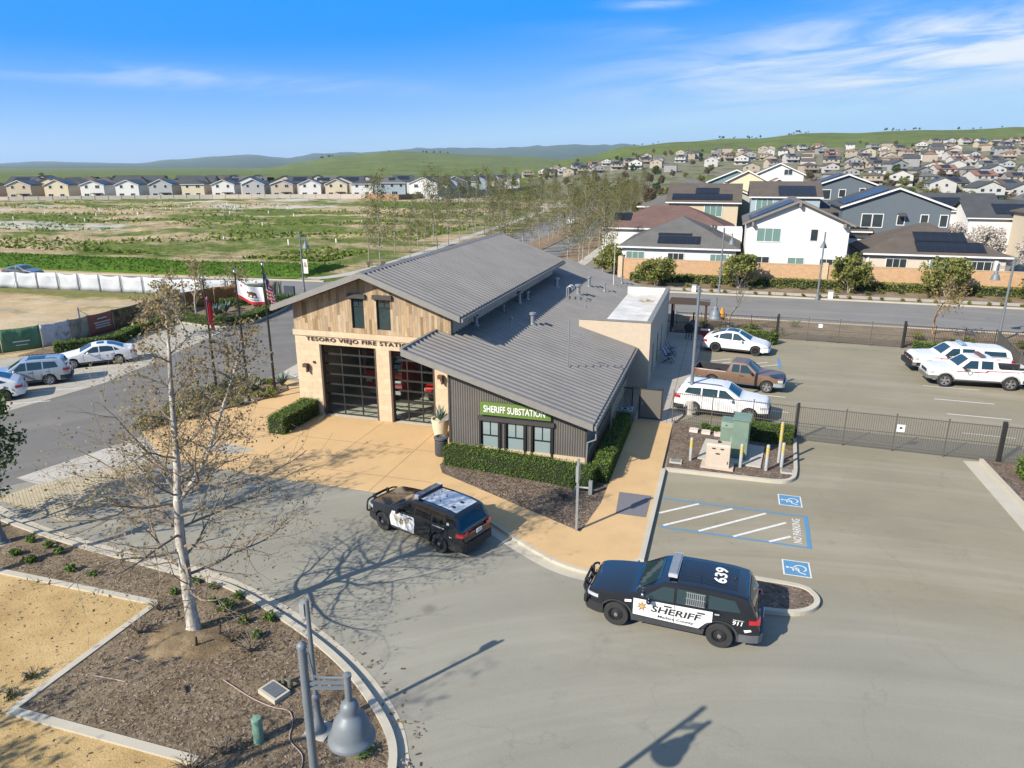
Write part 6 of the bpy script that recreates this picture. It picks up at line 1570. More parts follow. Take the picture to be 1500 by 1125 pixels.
for x in (-1.3, 1.4):
    for y in (-1.0, 1.2): q.box(x - .07, x + .07, y - .07, y + .07, 0, 2.5)
q.build('post', mat('pergola_wood', (.06, .04, .03), (.045, .03, .022), 6), root)
q = MB()
for k in range(7): q.box(-1.6, 1.7, -1.2 + k * .42, -1.1 + k * .42, 2.5, 2.62)
q.build('rafter', MC['pergola_wood'], root)
root = E('orange_umbrella', 'folded orange patio umbrella beside the pergola', 'umbrella', (.0, 61.4, .1))
q = MB(); q.tube([(0, 0, 0), (0, 0, 1.9)], .03, 6); q.build('pole', M_GALV, root); q = MB(); q.lathe([(.22, .9), (.3, 1.1), (.22, 1.5), (.06, 1.95)], 10); q.build('canopy', mat('canopy_orange', (.50, .22, .03), (.4, .17, .02), 5), root)
root = E('red_cooler', 'red cooler box under the pergola', 'cooler', (-1.2, 59.2, .12))
q = MB(); q.box(-.35, .35, -.2, .2, 0, .4); q.build('body', P_RED, root); q = MB(); q.box(-.37, .37, -.22, .22, .4, .46); q.build('lid', M_WHITEP, root)

# ---- picket fences and gates
M_FENCE = mat('fence_grey_metal', (.105, .095, .082), (.085, .077, .066), 4, .5, .2)
M_FENCED = mat('fence_black_metal', (.03, .028, .026), (.022, .021, .02), 4, .5, .2)
M_MESH = None
def perforated(name, c, see):
    t = NT(name); d = t.bsdf(c, .7)
    tr = t.n('ShaderNodeBsdfTransparent'); m = t.n('ShaderNodeMixShader'); m.inputs[0].default_value = see
    t.l(d.outputs[0], m.inputs[1]); t.l(tr.outputs[0], m.inputs[2]); t.l(m.outputs[0], t.out.inputs['Surface']); return t.mat
M_PERF = perforated('perforated_sheet', (.13, .118, .098), .66)
def fence(root, a, b_, h=1.8, step=2.4, pk=.105, post=.05, mesh=False, posts=True, m=None, rails=(.12, .5, .96)):
    m = m or M_FENCE
    a = Vector((*a, 0)); b_ = Vector((*b_, 0)); L_ = (b_ - a).length; d = (b_ - a) / L_; n = max(1, round(L_ / step)); ang = math.atan2(d.y, d.x)
    org = Vector(root.location)
    def obox(q, t0, t1, w, z0, z1, off_=0):
        M_ = Matrix.Translation(a - org) @ Matrix.Rotation(ang, 4, 'Z'); q.box(t0, t1, off_ - w / 2, off_ + w / 2, z0, z1, M=M_)
    if posts:
        for i in range(n + 1):
            q = MB(); t = L_ * i / n; obox(q, t - post / 2, t + post / 2, post, 0, h + .06); obox(q, t - post / 2 - .01, t + post / 2 + .01, post + .02, h + .06, h + .08); q.build('post', m, root)
    for i in range(n):
        q = MB(); t0 = L_ * i / n + post / 2; t1 = L_ * (i + 1) / n - post / 2
        for r_ in rails: obox(q, t0, t1, .03, h * r_, h * r_ + .035)
        k = max(1, round((t1 - t0) / pk))
        for j in range(1, k): t = t0 + (t1 - t0) * j / k; obox(q, t - .009, t + .009, .018, .06, h - .01, .026)
        o = q.build('picket_panel', m, root)
        if mesh:
            q = MB(); M_ = Matrix.Translation(a - org) @ Matrix.Rotation(ang, 4, 'Z')
            q.add([M_ @ Vector(p) for p in ((t0, -.02, .1), (t1, -.02, .1), (t1, -.02, h - .04), (t0, -.02, h - .04))], [[0, 1, 2, 3]]); q.build('mesh_sheet', M_PERF, o)
f = E('picket_fence', 'grey picket fence in front of the white SUV and green cabinets', 'fence', (-2.1, 37.15, 0)); fence(f, (-2.1, 37.15), (4.0, 36.6), 1.85, 2.05)
f = E('sliding_gate', 'long grey sliding gate across the car park entrance', 'gate', (4.1, 36.6, 0)); fence(f, (4.1, 36.6), (13.0, 36.25), 1.85, 2.25, mesh=True, post=.06)
q = MB(); q.box(-.06, .06, -.07, .07, 0, 2.0); q.build('gate_post', M_FENCED, f); q = MB(); q.box(8.86, 9.02, -.42, -.26, 0, 2.05); q.build('gate_post', M_FENCED, f)
q = MB(); q.box(4.5, 4.86, -.235, -.225, 1.05, 1.42); q.box(4.62, 4.74, -.24, -.235, 1.2, 1.3, 1); q.build('notice_plate', [M_PLATE, M_BLK], f)
f = E('picket_fence', 'grey picket fence past the sliding gate at the edge of the mulch', 'fence', (13.15, 36.3, 0)); fence(f, (13.15, 36.3), (30, 35.6), 1.85, 2.2, mesh=True)
f = E('walk_gate', 'grey sheet metal walk gate at the end of the tan walk', 'gate', (-3.3, 37.2, .12))
q = MB(); q.box(-.56, .56, -.025, .025, .08, 1.72); q.build('gate_leaf', perforated('gate_sheet', (.12, .108, .09), .12), f)
q = MB()
for x in (-.6, .6, -1.0): q.box(x - .035, x + .035, -.045, .045, 0, 1.85)
q.box(-.565, .565, -.035, .035, 1.72, 1.78); q.box(-.565, .565, -.035, .035, .05, .12); q.build('gate_frame', M_FENCED, f)
q = MB(); q.box(-.48, -.40, -.08, -.03, .85, 1.0); q.build('handle', M_GALV, f)
q = MB()
for k in range(7): q.box(-1.45 + k * .07, -1.43 + k * .07, -.01, .01, .05, 1.7)
q.box(-1.5, -1.03, -.02, .02, 1.7, 1.75); q.build('picket_panel', M_FENCED, f)
f = E('sliding_gate', 'long brown grey sliding gate along the back street', 'gate', (4.4, 59.95, 0)); fence(f, (4.4, 59.95), (13.5, 59.5), 1.85, 2.3, mesh=True, post=.06)
q = MB(); q.box(-.07, .07, -.1, .06, 0, 2.05); q.build('gate_post', M_FENCED, f); q = MB(); q.box(9.0, 9.16, -.55, -.39, 0, 2.1); q.build('gate_post', M_FENCED, f)
q = MB(); q.box(3.0, 3.3, -.21, -.20, 1.15, 1.45); q.build('notice_plate', M_PLATE, f)
f = E('picket_fence', 'dark picket fence along the back street behind the electric car', 'fence', (-3.6, 59.8, 0)); fence(f, (-3.6, 59.8), (4.3, 59.95), 1.8, 2.0, m=M_FENCED)
f = E('picket_fence', 'dark picket fence along the back street behind the fire pickups', 'fence', (13.6, 59.5, 0)); fence(f, (13.6, 59.5), (21.5, 59.3), 1.8, 2.0, m=M_FENCED)
f = E('picket_fence', 'grey picket fence closing the yard behind the fire pickup tails', 'fence', (19.6, 59.2, 0)); fence(f, (19.6, 59.2), (17.9, 45.0), 1.8, 2.3, mesh=True)

# ---- flagpoles with flags
M_FPOLE = mat('flagpole_bronze', (.030, .027, .025), (.022, .02, .019), 6, .4, .3)
def flagpole(label, x, y, h, mk):
    root = E('flagpole', label, 'flagpole', (x, y, .08), 0, 'flagpoles beside the forecourt')
    q = MB(); q.lathe([(.14, 0), (.14, .06), (.085, .12), (.08, 1), (.045, h - .05), (0, h - .04)], 12); q.build('pole', M_FPOLE, root, smooth=40)
    q = MB(); q.ball((0, 0, h + .06), .10, n=12, k=8); q.build('finial', M_CHROME, root, smooth=60)
    q = MB(); q.lathe([(.3, 0), (.3, .05), (.0, .05)], 14); q.build('footing', M_FOOT, root)
    mk(root, h)
def cloth(root, name, fn, nu_, nv, colfn, mats, label=None):
    """flag cloth: fn(u, v) gives the point, colfn(u, v) the colour slot"""
    q = MB(); grid(q, nu_, nv, lambda i, j: fn(i / nu_, j / nv), colfn)
    o = q.build(name, mats, root, smooth=80)
    sm = o.modifiers.new('thickness', 'SOLIDIFY'); sm.thickness = .012
    if label: o['label'] = label
F_W = mat('flag_white', (.62, .62, .62), (.55, .55, .56), 4, .8); F_R = mat('flag_red', (.40, .02, .03), (.33, .015, .025), 4, .8); F_B = mat('flag_blue', (.025, .04, .13), (.02, .03, .10), 4, .8)
F_BR = mat('flag_brown', (.12, .055, .025), (.09, .04, .02), 4, .8); F_G = mat('flag_green', (.04, .09, .04), (.03, .07, .03), 4, .8)
def bear(root, h):          # state flag flying out
    ux = Vector((.93, .30, 0)); L_, Hh = 1.55, 1.0
    def fn(u, v):
        p = ux * (L_ * u * .93) + Vector((0, 0, h - .4 - Hh * (1 - v) - .42 * u - .16 * math.sin(u * 3))); p += Vector((-.3, .93, 0)) * .14 * math.sin(u * 8 + v * 1.5) * u ** .5
        return p + Vector((.06, 0, 0))
    def inpoly(u, v, pl):
        c_ = False
        for (x1, y1), (x2, y2) in zip(pl, pl[1:] + pl[:1]):
            if (y1 > v) != (y2 > v) and u < (x2 - x1) * (v - y1) / (y2 - y1) + x1: c_ = not c_
        return c_
    # walking bear outline: head to the hoist
    B_ = [(.34, .58), (.38, .66), (.42, .70), (.45, .68), (.52, .72), (.62, .71), (.70, .67), (.73, .58), (.75, .44), (.70, .43), (.67, .52), (.62, .50), (.62, .42), (.56, .42), (.56, .52), (.50, .54), (.48, .43), (.42, .43), (.43, .53), (.39, .55)]
    def col(u, v):
        if v < .17: return 1
        if inpoly(u, v, B_): return 2
        if .36 < u < .80 and .37 < v < .43: return 3
        if .36 < u < .80 and .23 < v < .29 and int(u * 60) % 3: return 2
        if (u - .16) ** 2 * 2.4 + (v - .82) ** 2 < .0042: return 1
        return 0
    cloth(root, 'flag', fn, 60, 40, col, [F_W, F_R, F_BR, F_G], 'white flag with a bear, a red star and a red lower stripe')
def stars(root, h):         # national flag hanging in folds
    L_, Hh = 2.0, 1.2
    def fn(u, v):
        x = .07 + .52 * u + .05 * math.sin(v * 4); y = .13 * math.sin(u * 15 + v * 2.0)
        return Vector((x, y, h - .35 - Hh * (1 - v) - 1.15 * u ** .8))
    def col(u, v):
        if u < .42 and v > .46: return 2 if not (int(u * 38) % 4 == 1 and int(v * 30) % 3 == 1) else 0
        return 1 if int(v * 13) % 2 == 0 else 0
    cloth(root, 'flag', fn, 48, 39, col, [F_W, F_R, F_B], 'striped red and white flag with blue starred corner hanging in folds')
def redflag(root, h):
    def fn(u, v): return Vector((.05 + .30 * u, .12 * math.sin(u * 14), h - .9 - 1.5 * (1 - v) - .75 * u))
    cloth(root, 'flag', fn, 30, 24, lambda u, v: 0 if u > .38 else 1 if v < .45 or u > .2 else 2, [F_R, F_W, F_R], 'red and white flag hanging limp')
flagpole('dark flagpole with striped starred flag, nearest the station', -26.06, 35.9, 7.75, stars)
flagpole('middle dark flagpole with a white bear flag', -26.35, 33.75, 7.6, bear)
flagpole('dark flagpole with a limp red and white flag, nearest the street', -29.5, 34.85, 6.95, redflag)
root = E('bollard', 'slim dark bollard light beside the station corner', 'bollard', (-24.3, 37.6, .04)); q = MB(); q.box(-.08, .08, -.08, .08, 0, .8); q.build('post', M_LAMP, root); q = MB(); q.box(-.09, .09, -.09, .09, .8, .95); q.build('cap', M_BLACKM, root)

# ---- construction fences
def printed(name, cols, sc, seed):
    t = NT(name); v = t.coord(); f_ = t.noise(t.mapping(v, loc=(seed, seed * 2, 0)), sc, 5, .6, .6); n_ = len(cols)
    c_ = t.ramp(f_, [(.28 + .44 * i / max(1, n_ - 1), c) for i, c in enumerate(cols)])
    t.bsdf(c_, .75, 0, .2, t.noise(t.mapping(v, scale=(1, 1, .3)), 2.5, 3, .6), .5, .1); return t.mat
B_GREEN = printed('banner_green', [(.06, .14, .07), (.10, .19, .11)], .8, 1); B_PHOTO = printed('banner_photo_grey', [(.10, .12, .10), (.42, .40, .38), (.50, .49, .47), (.22, .14, .10)], 1.5, 3)
B_TAN = printed('banner_photo_tan', [(.12, .13, .07), (.30, .25, .18), (.35, .32, .28)], 1.4, 5); B_RUST = printed('banner_rust', [(.25, .085, .055), (.29, .11, .075)], .5, 7)
B_BROWN = printed('banner_photo_brown', [(.03, .025, .015), (.14, .09, .04), (.30, .21, .10)], 2.6, 9); B_SLATE = printed('banner_slate', [(.085, .085, .10), (.11, .11, .13)], .5, 11)
B_OR = printed('banner_orange', [(.16, .055, .02), (.30, .13, .04), (.13, .10, .04)], 1.8, 13); B_OLIVE = printed('banner_olive', [(.07, .10, .05), (.16, .18, .12), (.25, .22, .18)], 1.6, 15)
bpts = smooth([(-52.6, 35.6), (-50.9, 38.4), (-49.5, 40.9), (-49.1, 44), (-49.2, 48), (-49.3, 52), (-49.5, 56.6), (-48.6, 59.5), (-46.3, 62.6), (-44.6, 64.4)], 8)
root = E('banner_fence', 'long construction fence hung with printed colour banners', 'banner fence', (-49.2, 48, 0))
acc = [0]
for a, c_ in zip(bpts, bpts[1:]): acc.append(acc[-1] + math.hypot(c_[0] - a[0], c_[1] - a[1]))
def at_len(s_):
    for i in range(len(acc) - 1):
        if s_ <= acc[i + 1] or i == len(acc) - 2:
            k = (s_ - acc[i]) / (acc[i + 1] - acc[i]); a, c_ = bpts[i], bpts[i + 1]; return Vector((a[0] + (c_[0] - a[0]) * k + 49.2, a[1] + (c_[1] - a[1]) * k - 48, 0))
segs = [(3.0, B_GREEN), (2.6, B_GREEN), (2.2, B_PHOTO), (1.7, B_TAN), (2.6, B_RUST), (3.1, B_BROWN), (3.0, B_SLATE), (2.8, B_TAN), (3.4, B_OR), (3.2, B_OR), (3.2, B_OLIVE), (9, B_OLIVE)]
s0 = 0; tot = acc[-1]
wht = flat('banner_lettering', (.5, .48, .45), .7)
for i, (l, m_) in enumerate(segs):
    s1 = min(tot, s0 + l)
    if s1 - s0 < .3: break
    q = MB(); n_ = 12
    def P_(a, b_):
        s_ = s0 + .02 + (s1 - s0 - .04) * a / n_; p = at_len(s_); bul = .07 * math.sin(a * 1.1 + i) * math.sin(pi * b_ / 4)
        return (p.x + bul, p.y, .06 + 1.78 * b_ / 4 - (.05 * math.sin(pi * a / n_) if b_ == 4 else 0))
    grid(q, n_, 4, P_)
    o = q.build('banner', m_, root, smooth=70); sm = o.modifiers.new('thickness', 'SOLIDIFY'); sm.thickness = .01
    q = MB(); p = at_len(s0); q.tube([(p.x - .03, p.y, 0), (p.x - .03, p.y, 1.95)], .03, 6); q.build('post', M_GALV, root)
    mid = (s0 + s1) / 2; pm = at_len(mid); d_ = (at_len(mid + .2) - at_len(mid - .2)).normalized(); nrm = Vector((d_.y, -d_.x, 0))
    def blocks(rows, big=None):
        q = MB()
        for (z, w, h_) in rows:
            a = pm + nrm * .10 - d_ * w / 2; b2 = pm + nrm * .10 + d_ * w / 2; q.poly((a.x, a.y, z), (b2.x, b2.y, z), (b2.x, b2.y, z + h_), (a.x, a.y, z + h_))
        if big: letters(q, big, (pm + nrm * .10 - d_ * .6) + Vector((0, 0, 1.35)), d_, (0, 0, 1), None, .42, .0)
        q.build('lettering', wht, o)
    if m_ is B_RUST: blocks([(1.35, 1.0, .12), (1.05, 1.7, .10), (.85, 1.5, .10), (.65, 1.6, .10)])
    if m_ is B_GREEN: blocks([(.75, 1.1, .10), (.5, .8, .06)])
    if m_ is B_SLATE: blocks([(.62, 1.6, .07), (.48, 1.3, .05)], '3')
    s0 = s1
root = E('white_fabric_fence', 'temporary fence covered with wind torn white fabric along the street', 'fence', (-65, 62, 0))
fab = mat('fence_fabric', (.47, .48, .49), (.36, .37, .385), .8, .8)
rng = random.Random(9)
wp = [(-100, 58.2), (-90, 59.6), (-80, 61.0), (-72, 61.9), (-58, 62.6), (-53, 62.3), (-50.6, 63.2), (-46.5, 65.0)]
for (ax, ay), (bx, by) in zip(wp, wp[1:]):
    L_ = math.hypot(bx - ax, by - ay); n_ = max(1, round(L_ / 3.0))
    for i in range(n_):
        t0, t1 = i / n_, (i + 1) / n_; q = MB(); nn_ = 10; sag = rng.uniform(0, .22); tw = rng.uniform(.04, .14); ph = rng.uniform(0, 6)
        def P_(a, b_):
            t = t0 + (t1 - t0) * (.01 + .98 * a / nn_); bul = tw * math.sin(a * .55 + ph) * math.sin(pi * b_ / 4)
            z = .05 + 1.85 * b_ / 4; z -= sag * math.sin(pi * a / nn_) * (b_ / 4) ** 2
            return (ax + (bx - ax) * t + 65, ay + (by - ay) * t - 62 + bul, z)
        grid(q, nn_, 4, P_)
        o = q.build('fabric_panel', fab, root, smooth=60); sm = o.modifiers.new('thickness', 'SOLIDIFY'); sm.thickness = .008
        q = MB(); x, y = ax + (bx - ax) * t0 + 65, ay + (by - ay) * t0 - 62 - .14; q.tube([(x, y, 0), (x, y, 2.0)], .035, 6)
        q.tube([(x, y, 1.0), (x, y - .5, .05)], .02, 5) if i % 2 else None
        q.build('post', M_GALV, root)
# pipes and timber behind the banners
root = E('pipe_rack', 'pale timber brace leaning behind the rust coloured banner', 'brace', (-52.5, 46.5, 0)); q = MB(); q.tube([(0, 0, 0), (0, 0, 1.9)], .08, 6); q.build('post', M_GALV, root); q = MB(); q.tube([(0, 0, 1.7), (1.6, 1.2, .1)], .06, 5); q.build('strut', M_FOOT, root)
root = E('sign_box', 'dark box sign standing at the end of the banner fence', 'sign', (-43.6, 64.2, .05)); q = MB(); q.box(-.6, .6, -.12, .12, .35, 1.35); q.build('panel', mat('sign_slate', (.04, .05, .07), (.03, .04, .06), 4), root); q = MB(); q.box(-.5, -.42, -.05, .05, 0, .35); q.box(.42, .5, -.05, .05, 0, .35); q.build('leg', M_BLK, root)
# small white cabinet on the far pavement
for x, lab in ((10.75, 'small white litter post on the far pavement beside the street lamp'), (-3.2, 'small white utility box on the far pavement behind the station')):
    root = E('white_box', lab, 'utility box', (x, 80.6, .1)); q = MB(); q.box(-.22, .22, -.22, .22, 0, .72); q.build('body', M_WHITEP, root); q = MB(); q.box(-.26, .26, -.26, .26, .72, .8); q.build('lid', M_LAMPLT, root)
# standpipes dotted over the graded field
rng = random.Random(12); sp0 = None; n_st = 0
for k in range(34):
    x = rng.uniform(-190, -60); y = rng.uniform(100, 225)
    if x > -52 - (y - 90) * .06 or y > 190 - (x + 60) * .25 or y < 96: continue
    if sp0 is None:
        q = MB(); q.lathe([(.12, 0), (.12, 1.0), (.09, 1.06), (0, 1.07)], 8); sp0 = q.build('utility_stub', M_WHITEP, smooth=40); o = sp0
    else: o = copy_tree(sp0)
    o.location = (x, y, field_z(x, y) - .05); o.scale = (1, 1, rng.uniform(.5, 1.0)); tag(o, 'thin white stub pipe standing alone in the graded field', 'pipe', 'white stub pipes over the field')
# ------------------------------------------------------------------ trees and plants
def bark_mat(name, a, b_, c, sc=5):
    t = NT(name); v = t.coord()
    f = t.noise(t.mapping(v, scale=(1, 1, .45)), sc, 6, .7, .4)
    col = t.ramp(f, [(.32, a), (.47, b_), (.62, c)])
    t.bsdf(col, .85, 0, .2, t.noise(t.mapping(v, scale=(1, 1, .3)), sc * 3, 5, .7), .6, .03); return t.mat
M_SYC = bark_mat('sycamore_bark', (.17, .13, .095), (.36, .325, .27), (.50, .47, .41), 4.5)
M_TWIG = bark_mat('twig_bark', (.12, .09, .06), (.18, .145, .105), (.25, .21, .165), 5)
M_GREYB = bark_mat('grey_bark', (.14, .12, .095), (.25, .22, .18), (.36, .33, .28), 5)
M_GOLDB = bark_mat('golden_bark', (.20, .13, .06), (.33, .22, .10), (.42, .30, .16), 4)
L_DRY = leafmat('dry_leaves', (.16, .115, .042), (.26, .195, .08), (.34, .28, .14), .7, .3, 1.2)
L_GREEN = leafmat('oak_leaves', (.022, .050, .010), (.055, .095, .020), (.10, .14, .035), .5, .3, 1.0)
L_SPRING = leafmat('spring_leaves', (.08, .085, .018), (.15, .145, .035), (.22, .195, .06), .6, .4, .6)
L_HEDGE = leafmat('hedge_leaves', (.055, .085, .010), (.11, .17, .024), (.17, .225, .045), .55, .3, 2.0)
L_OLIVE = leafmat('olive_leaves', (.085, .10, .025), (.175, .185, .045), (.26, .255, .08), .6, .3, .9)
L_BLOOM = leafmat('blossom', (.36, .31, .26), (.52, .47, .41), (.62, .58, .52), .7, .3, .7)
L_SHRUB = leafmat('shrub_leaves', (.04, .075, .012), (.085, .15, .022), (.12, .19, .04), .55, .3, 3)
L_DRYSH = leafmat('dry_shrub', (.08, .06, .035), (.14, .105, .06), (.13, .13, .05), .8, .2, 2)
L_MIXSH = leafmat('mixed_shrub', (.035, .055, .015), (.09, .105, .03), (.20, .15, .06), .7, .25, 1.6)
def grow(q, lf, p, d, L_, r_, dep, rng, P):
    n = max(3, int(L_ / P['seg'])); st = L_ / n; pts = [p.copy()]; rr = [r_]; ds = []
    for i in range(n):
        d = (d + Vector((rng.gauss(0, 1), rng.gauss(0, 1), rng.gauss(0, 1))) * P['wander'] * (P.get('w0', 1) if dep == 0 else 1) + Vector((0, 0, P['up'][min(dep, len(P['up']) - 1)]))).normalized()
        p = p + d * st; pts.append(p.copy()); ds.append(d.copy()); rr.append(max(.004, r_ * (1 - (1 - P['taper']) * (i + 1) / n)))
    q.tube(pts, rr, 7 if dep == 0 else 5 if dep == 1 else 3, cap=dep < 2)
    if dep < P['depth']:
        nb = P['nb'][dep]; nb = max(1, int(nb * rng.uniform(.8, 1.2)))
        for k in range(nb):
            t = P['t0'][dep] + (1 - P['t0'][dep]) * (k + rng.uniform(0, .9)) / nb; i = min(n - 1, int(t * n)); a = rng.uniform(*P['ang'])
            az = (k * 2.4 + rng.uniform(-.6, .6)); x = ds[i].orthogonal().normalized(); y = ds[i].cross(x)
            cd = (ds[i] * math.cos(a) + (x * math.cos(az) + y * math.sin(az)) * math.sin(a)).normalized()
            shape = 1 - P.get('cone', .5) * t if dep == 0 else 1
            grow(q, lf, pts[i].lerp(pts[i + 1], rng.random()), cd, L_ * P['ratio'][dep] * shape * rng.uniform(.7, 1.15), rr[i] * P['rratio'], dep + 1, rng, P)
    if dep >= P['leafdep'] and lf is not None:
        for i in range(1, len(pts)):
            for _ in range(P['leaves']):
                if rng.random() < P['lp']:
                    s_ = P['lsp']; lf.leaf(pts[i] + Vector((rng.gauss(0, s_), rng.gauss(0, s_), rng.gauss(0, s_))), P['ls'] * rng.uniform(.6, 1.3), rng)
TREEP = dict(seg=.5, wander=.12, up=[.05, .05, .03, .0], taper=.25, depth=3, nb=[12, 6, 4], t0=[.3, .25, .2], ang=(.6, 1.1), ratio=[.42, .5, .5], rratio=.5, leafdep=2, leaves=2, lp=.6, ls=.3, lsp=.15, cone=.5)
def tree_parts(seed, h, r_, P, d=None, pts=None):
    rng = random.Random(seed); q = MB(); lf = MB()
    PP = dict(TREEP); PP.update(P)
    grow(q, lf, Vector((0, 0, -.1)), d or Vector((rng.uniform(-.03, .03), rng.uniform(-.03, .03), 1)).normalized(), h, r_, 0, rng, PP)
    return q, lf
def make_tree(label, x, y, q, lf, bark, leafm, name='tree', cat='tree', group=None, rz=0, z=0):
    root = E(name, label, cat, (x, y, z), rz, group)
    q.build('trunk', bark, root, smooth=60)
    if lf is not None and lf.f: o = lf.build('crown', leafm, root)
    return root
# ---- the near sycamore: trunk and stems laid out by hand, then grown
rng = random.Random(21); q = MB(); q2 = MB(); lf = MB()
PP = dict(TREEP); PP.update(seg=.26, wander=.13, up=[.03, .035, .02, .0], depth=3, nb=[9, 9, 5], t0=[.25, .12, .15], ang=(.45, .95), ratio=[.50, .48, .5], rratio=.55, leafdep=2, leaves=2, lp=.34, ls=.085, lsp=.08, taper=.22)
R_ = Vector((.958, .287, 0)); F_ = Vector((-.287, .958, 0))            # across and away, as the tree stands
def TP(a, f, z): return R_ * a + F_ * f + Vector((0, 0, z))
trunk = [TP(.02, 0, -.1), TP(.0, 0, .6), TP(-.02, .02, 1.4), TP(0, .03, 2.2), TP(.0, .02, 3.0), TP(.06, 0, 3.7), TP(.12, -.03, 4.35)]
q.tube(smooth3([tuple(p) for p in trunk], 3), [.185 - .065 * min(1, i / 18) if i > 2 else .225 - .015 * i for i in range(19)], 12)
for k in range(5):
    t = k * 1.26; q.tube([TP(.08 * math.cos(t), .08 * math.sin(t), .3), TP(.24 * math.cos(t), .24 * math.sin(t), -.12)], [.09, .05], 6)
m1 = smooth3([tuple(p) for p in (TP(.12, -.03, 4.3), TP(.2, .05, 5.3), TP(.25, .1, 6.3), TP(.36, .05, 7.6), TP(.42, .1, 8.5), TP(.46, .1, 9.2), TP(.5, .1, 9.8))], 4)
q.tube(m1, [.108 - .092 * i / (len(m1) - 1) for i in range(len(m1))], 8)
m2 = smooth3([tuple(p) for p in (TP(.12, -.03, 4.25), TP(.5, .1, 4.75), TP(.95, .25, 5.5), TP(1.35, .4, 6.5), TP(1.75, .5, 7.5), TP(2.0, .6, 8.2), TP(2.15, .6, 8.8))], 4)
q.tube(m2, [.080 - .068 * i / (len(m2) - 1) for i in range(len(m2))], 7)
def limb(p, d, L_, r_): grow(q2, lf, Vector(p), Vector(d).normalized(), L_, r_, 1, rng, PP)
# main limbs in every direction, longest low down
spec = []
for k in range(27):
    z = 1.9 + k * .19; az = k * 2.4 + .4; l = 3.7 - .08 * k + rng.uniform(-.5, .35)
    spec.append((z, az, l, .10 + .02 * k))
for z, az, l, rise in spec:
    i = min(len(m1) - 1, max(0, int((z - 4.3) / 6.4 * len(m1)))); p = Vector(m1[i]) if z > 4.35 else TP(.03, 0, z)
    d = R_ * math.cos(az) + F_ * math.sin(az) + Vector((0, 0, rise))
    limb(p, d, l, .046 * (l / 3.2))
for i in range(9, len(m1), 1):
    az = i * 2.4; d = R_ * math.cos(az) + F_ * math.sin(az) + Vector((0, 0, .75)); limb(m1[i], d, 1.9 - .058 * i, .024)
for i in range(6, len(m2), 1):
    az = i * 2.4 + 1; d = R_ * math.cos(az) * 1.0 + F_ * math.sin(az) + Vector((0, 0, .6)); limb(m2[i], d, 1.8 - .045 * i, .024)
for p, d, l in ((TP(.5, .1, 4.7), TP(1, .1, .10), 3.4), (TP(.3, .0, 4.6), TP(1, -.5, .12), 3.2), (TP(.12, 0, 4.0), TP(-1, .15, .30), 3.6), (TP(.1, 0, 3.6), TP(-1, -.4, .12), 3.3), (TP(.1, 0, 5.0), TP(-.9, .5, .35), 3.0)): limb(p, d, l, .05)
root = E('sycamore_tree', 'sparse young sycamore with mottled white trunk and tan spring leaves beside the curved kerb', 'tree', (-14.34, 14.67, .1))
q.build('trunk', M_SYC, root, smooth=60)
q2.build('branch_framework', M_TWIG, root, smooth=60); lf.build('crown', L_DRY, root)
# soil mound at its foot
b = MB(); rng = random.Random(4)
for i in range(9):
    for j in range(20):
        r_ = 1.55 * i / 8; t = 2 * pi * j / 20; z = .34 * math.cos(min(1, r_ / 1.55) * pi / 2) ** 1.4 * (1 + .25 * noise.noise(Vector((r_ * 2 * math.cos(t), r_ * 2 * math.sin(t), 3))))
        w_ = 1 + .28 * noise.noise(Vector((math.cos(t) * 1.6, math.sin(t) * 1.6, 9))); b.v.append((-14.25 + r_ * w_ * math.cos(t) * .95, 14.15 + r_ * w_ * math.sin(t) * .7, .075 + z * .55 + .035 * noise.noise(Vector((r_ * 3 * math.cos(t), r_ * 3 * math.sin(t), 1)))))
for i in range(8):
    for j in range(20): b.f.append([i * 20 + j, i * 20 + (j + 1) % 20, (i + 1) * 20 + (j + 1) % 20, (i + 1) * 20 + j]); b.mi.append(0)
tag(b.build('dirt_mound', soil_mat('mound_soil', (.10, .07, .04), (.19, .135, .075), (.33, .245, .145), 1.3, .8), smooth=80), kind='structure')
# ---- leafy tree at the edge and the ones whose shadows fall in
q, lf = tree_parts(31, 4.6, .10, dict(seg=.33, nb=[14, 7, 4], t0=[.28, .2, .15], ratio=[.48, .5, .5], leaves=5, lp=.7, ls=.17, lsp=.14, cone=.45, up=[.03, .05, .02, 0]))
make_tree('leafy green tree with a dense crown rising beside the heavy lamp foot', -26.25, 17.2, q, lf, M_GREYB, L_GREEN)
q, lf = tree_parts(32, 10.2, .2, dict(seg=.5, nb=[15, 7, 5], t0=[.4, .2, .15], ratio=[.36, .5, .5], leaves=3, lp=.5, ls=.16, lsp=.14, cone=.35))
make_tree('tall sycamore whose dense shade falls over the road', -24.7, 12.3, q, lf, M_SYC, L_DRY)
q, lf = tree_parts(34, 9.6, .17, dict(seg=.5, nb=[11, 6, 4], t0=[.45, .2, .15], ratio=[.30, .5, .5], leaves=1, lp=.3, ls=.13, lsp=.12, cone=.4))
make_tree('bare sycamore throwing thin branch shade on the road', -14.9, 5.2, q, lf, M_SYC, L_DRY)
q, lf = tree_parts(35, 8.5, .16, dict(seg=.5, nb=[11, 6, 4], t0=[.4, .2, .15], ratio=[.40, .5, .5], leaves=3, lp=.5, ls=.17, lsp=.14, cone=.4))
make_tree('bare sycamore throwing branch shade on the tan dirt path', -22.5, 6.4, q, lf, M_SYC, L_DRY)

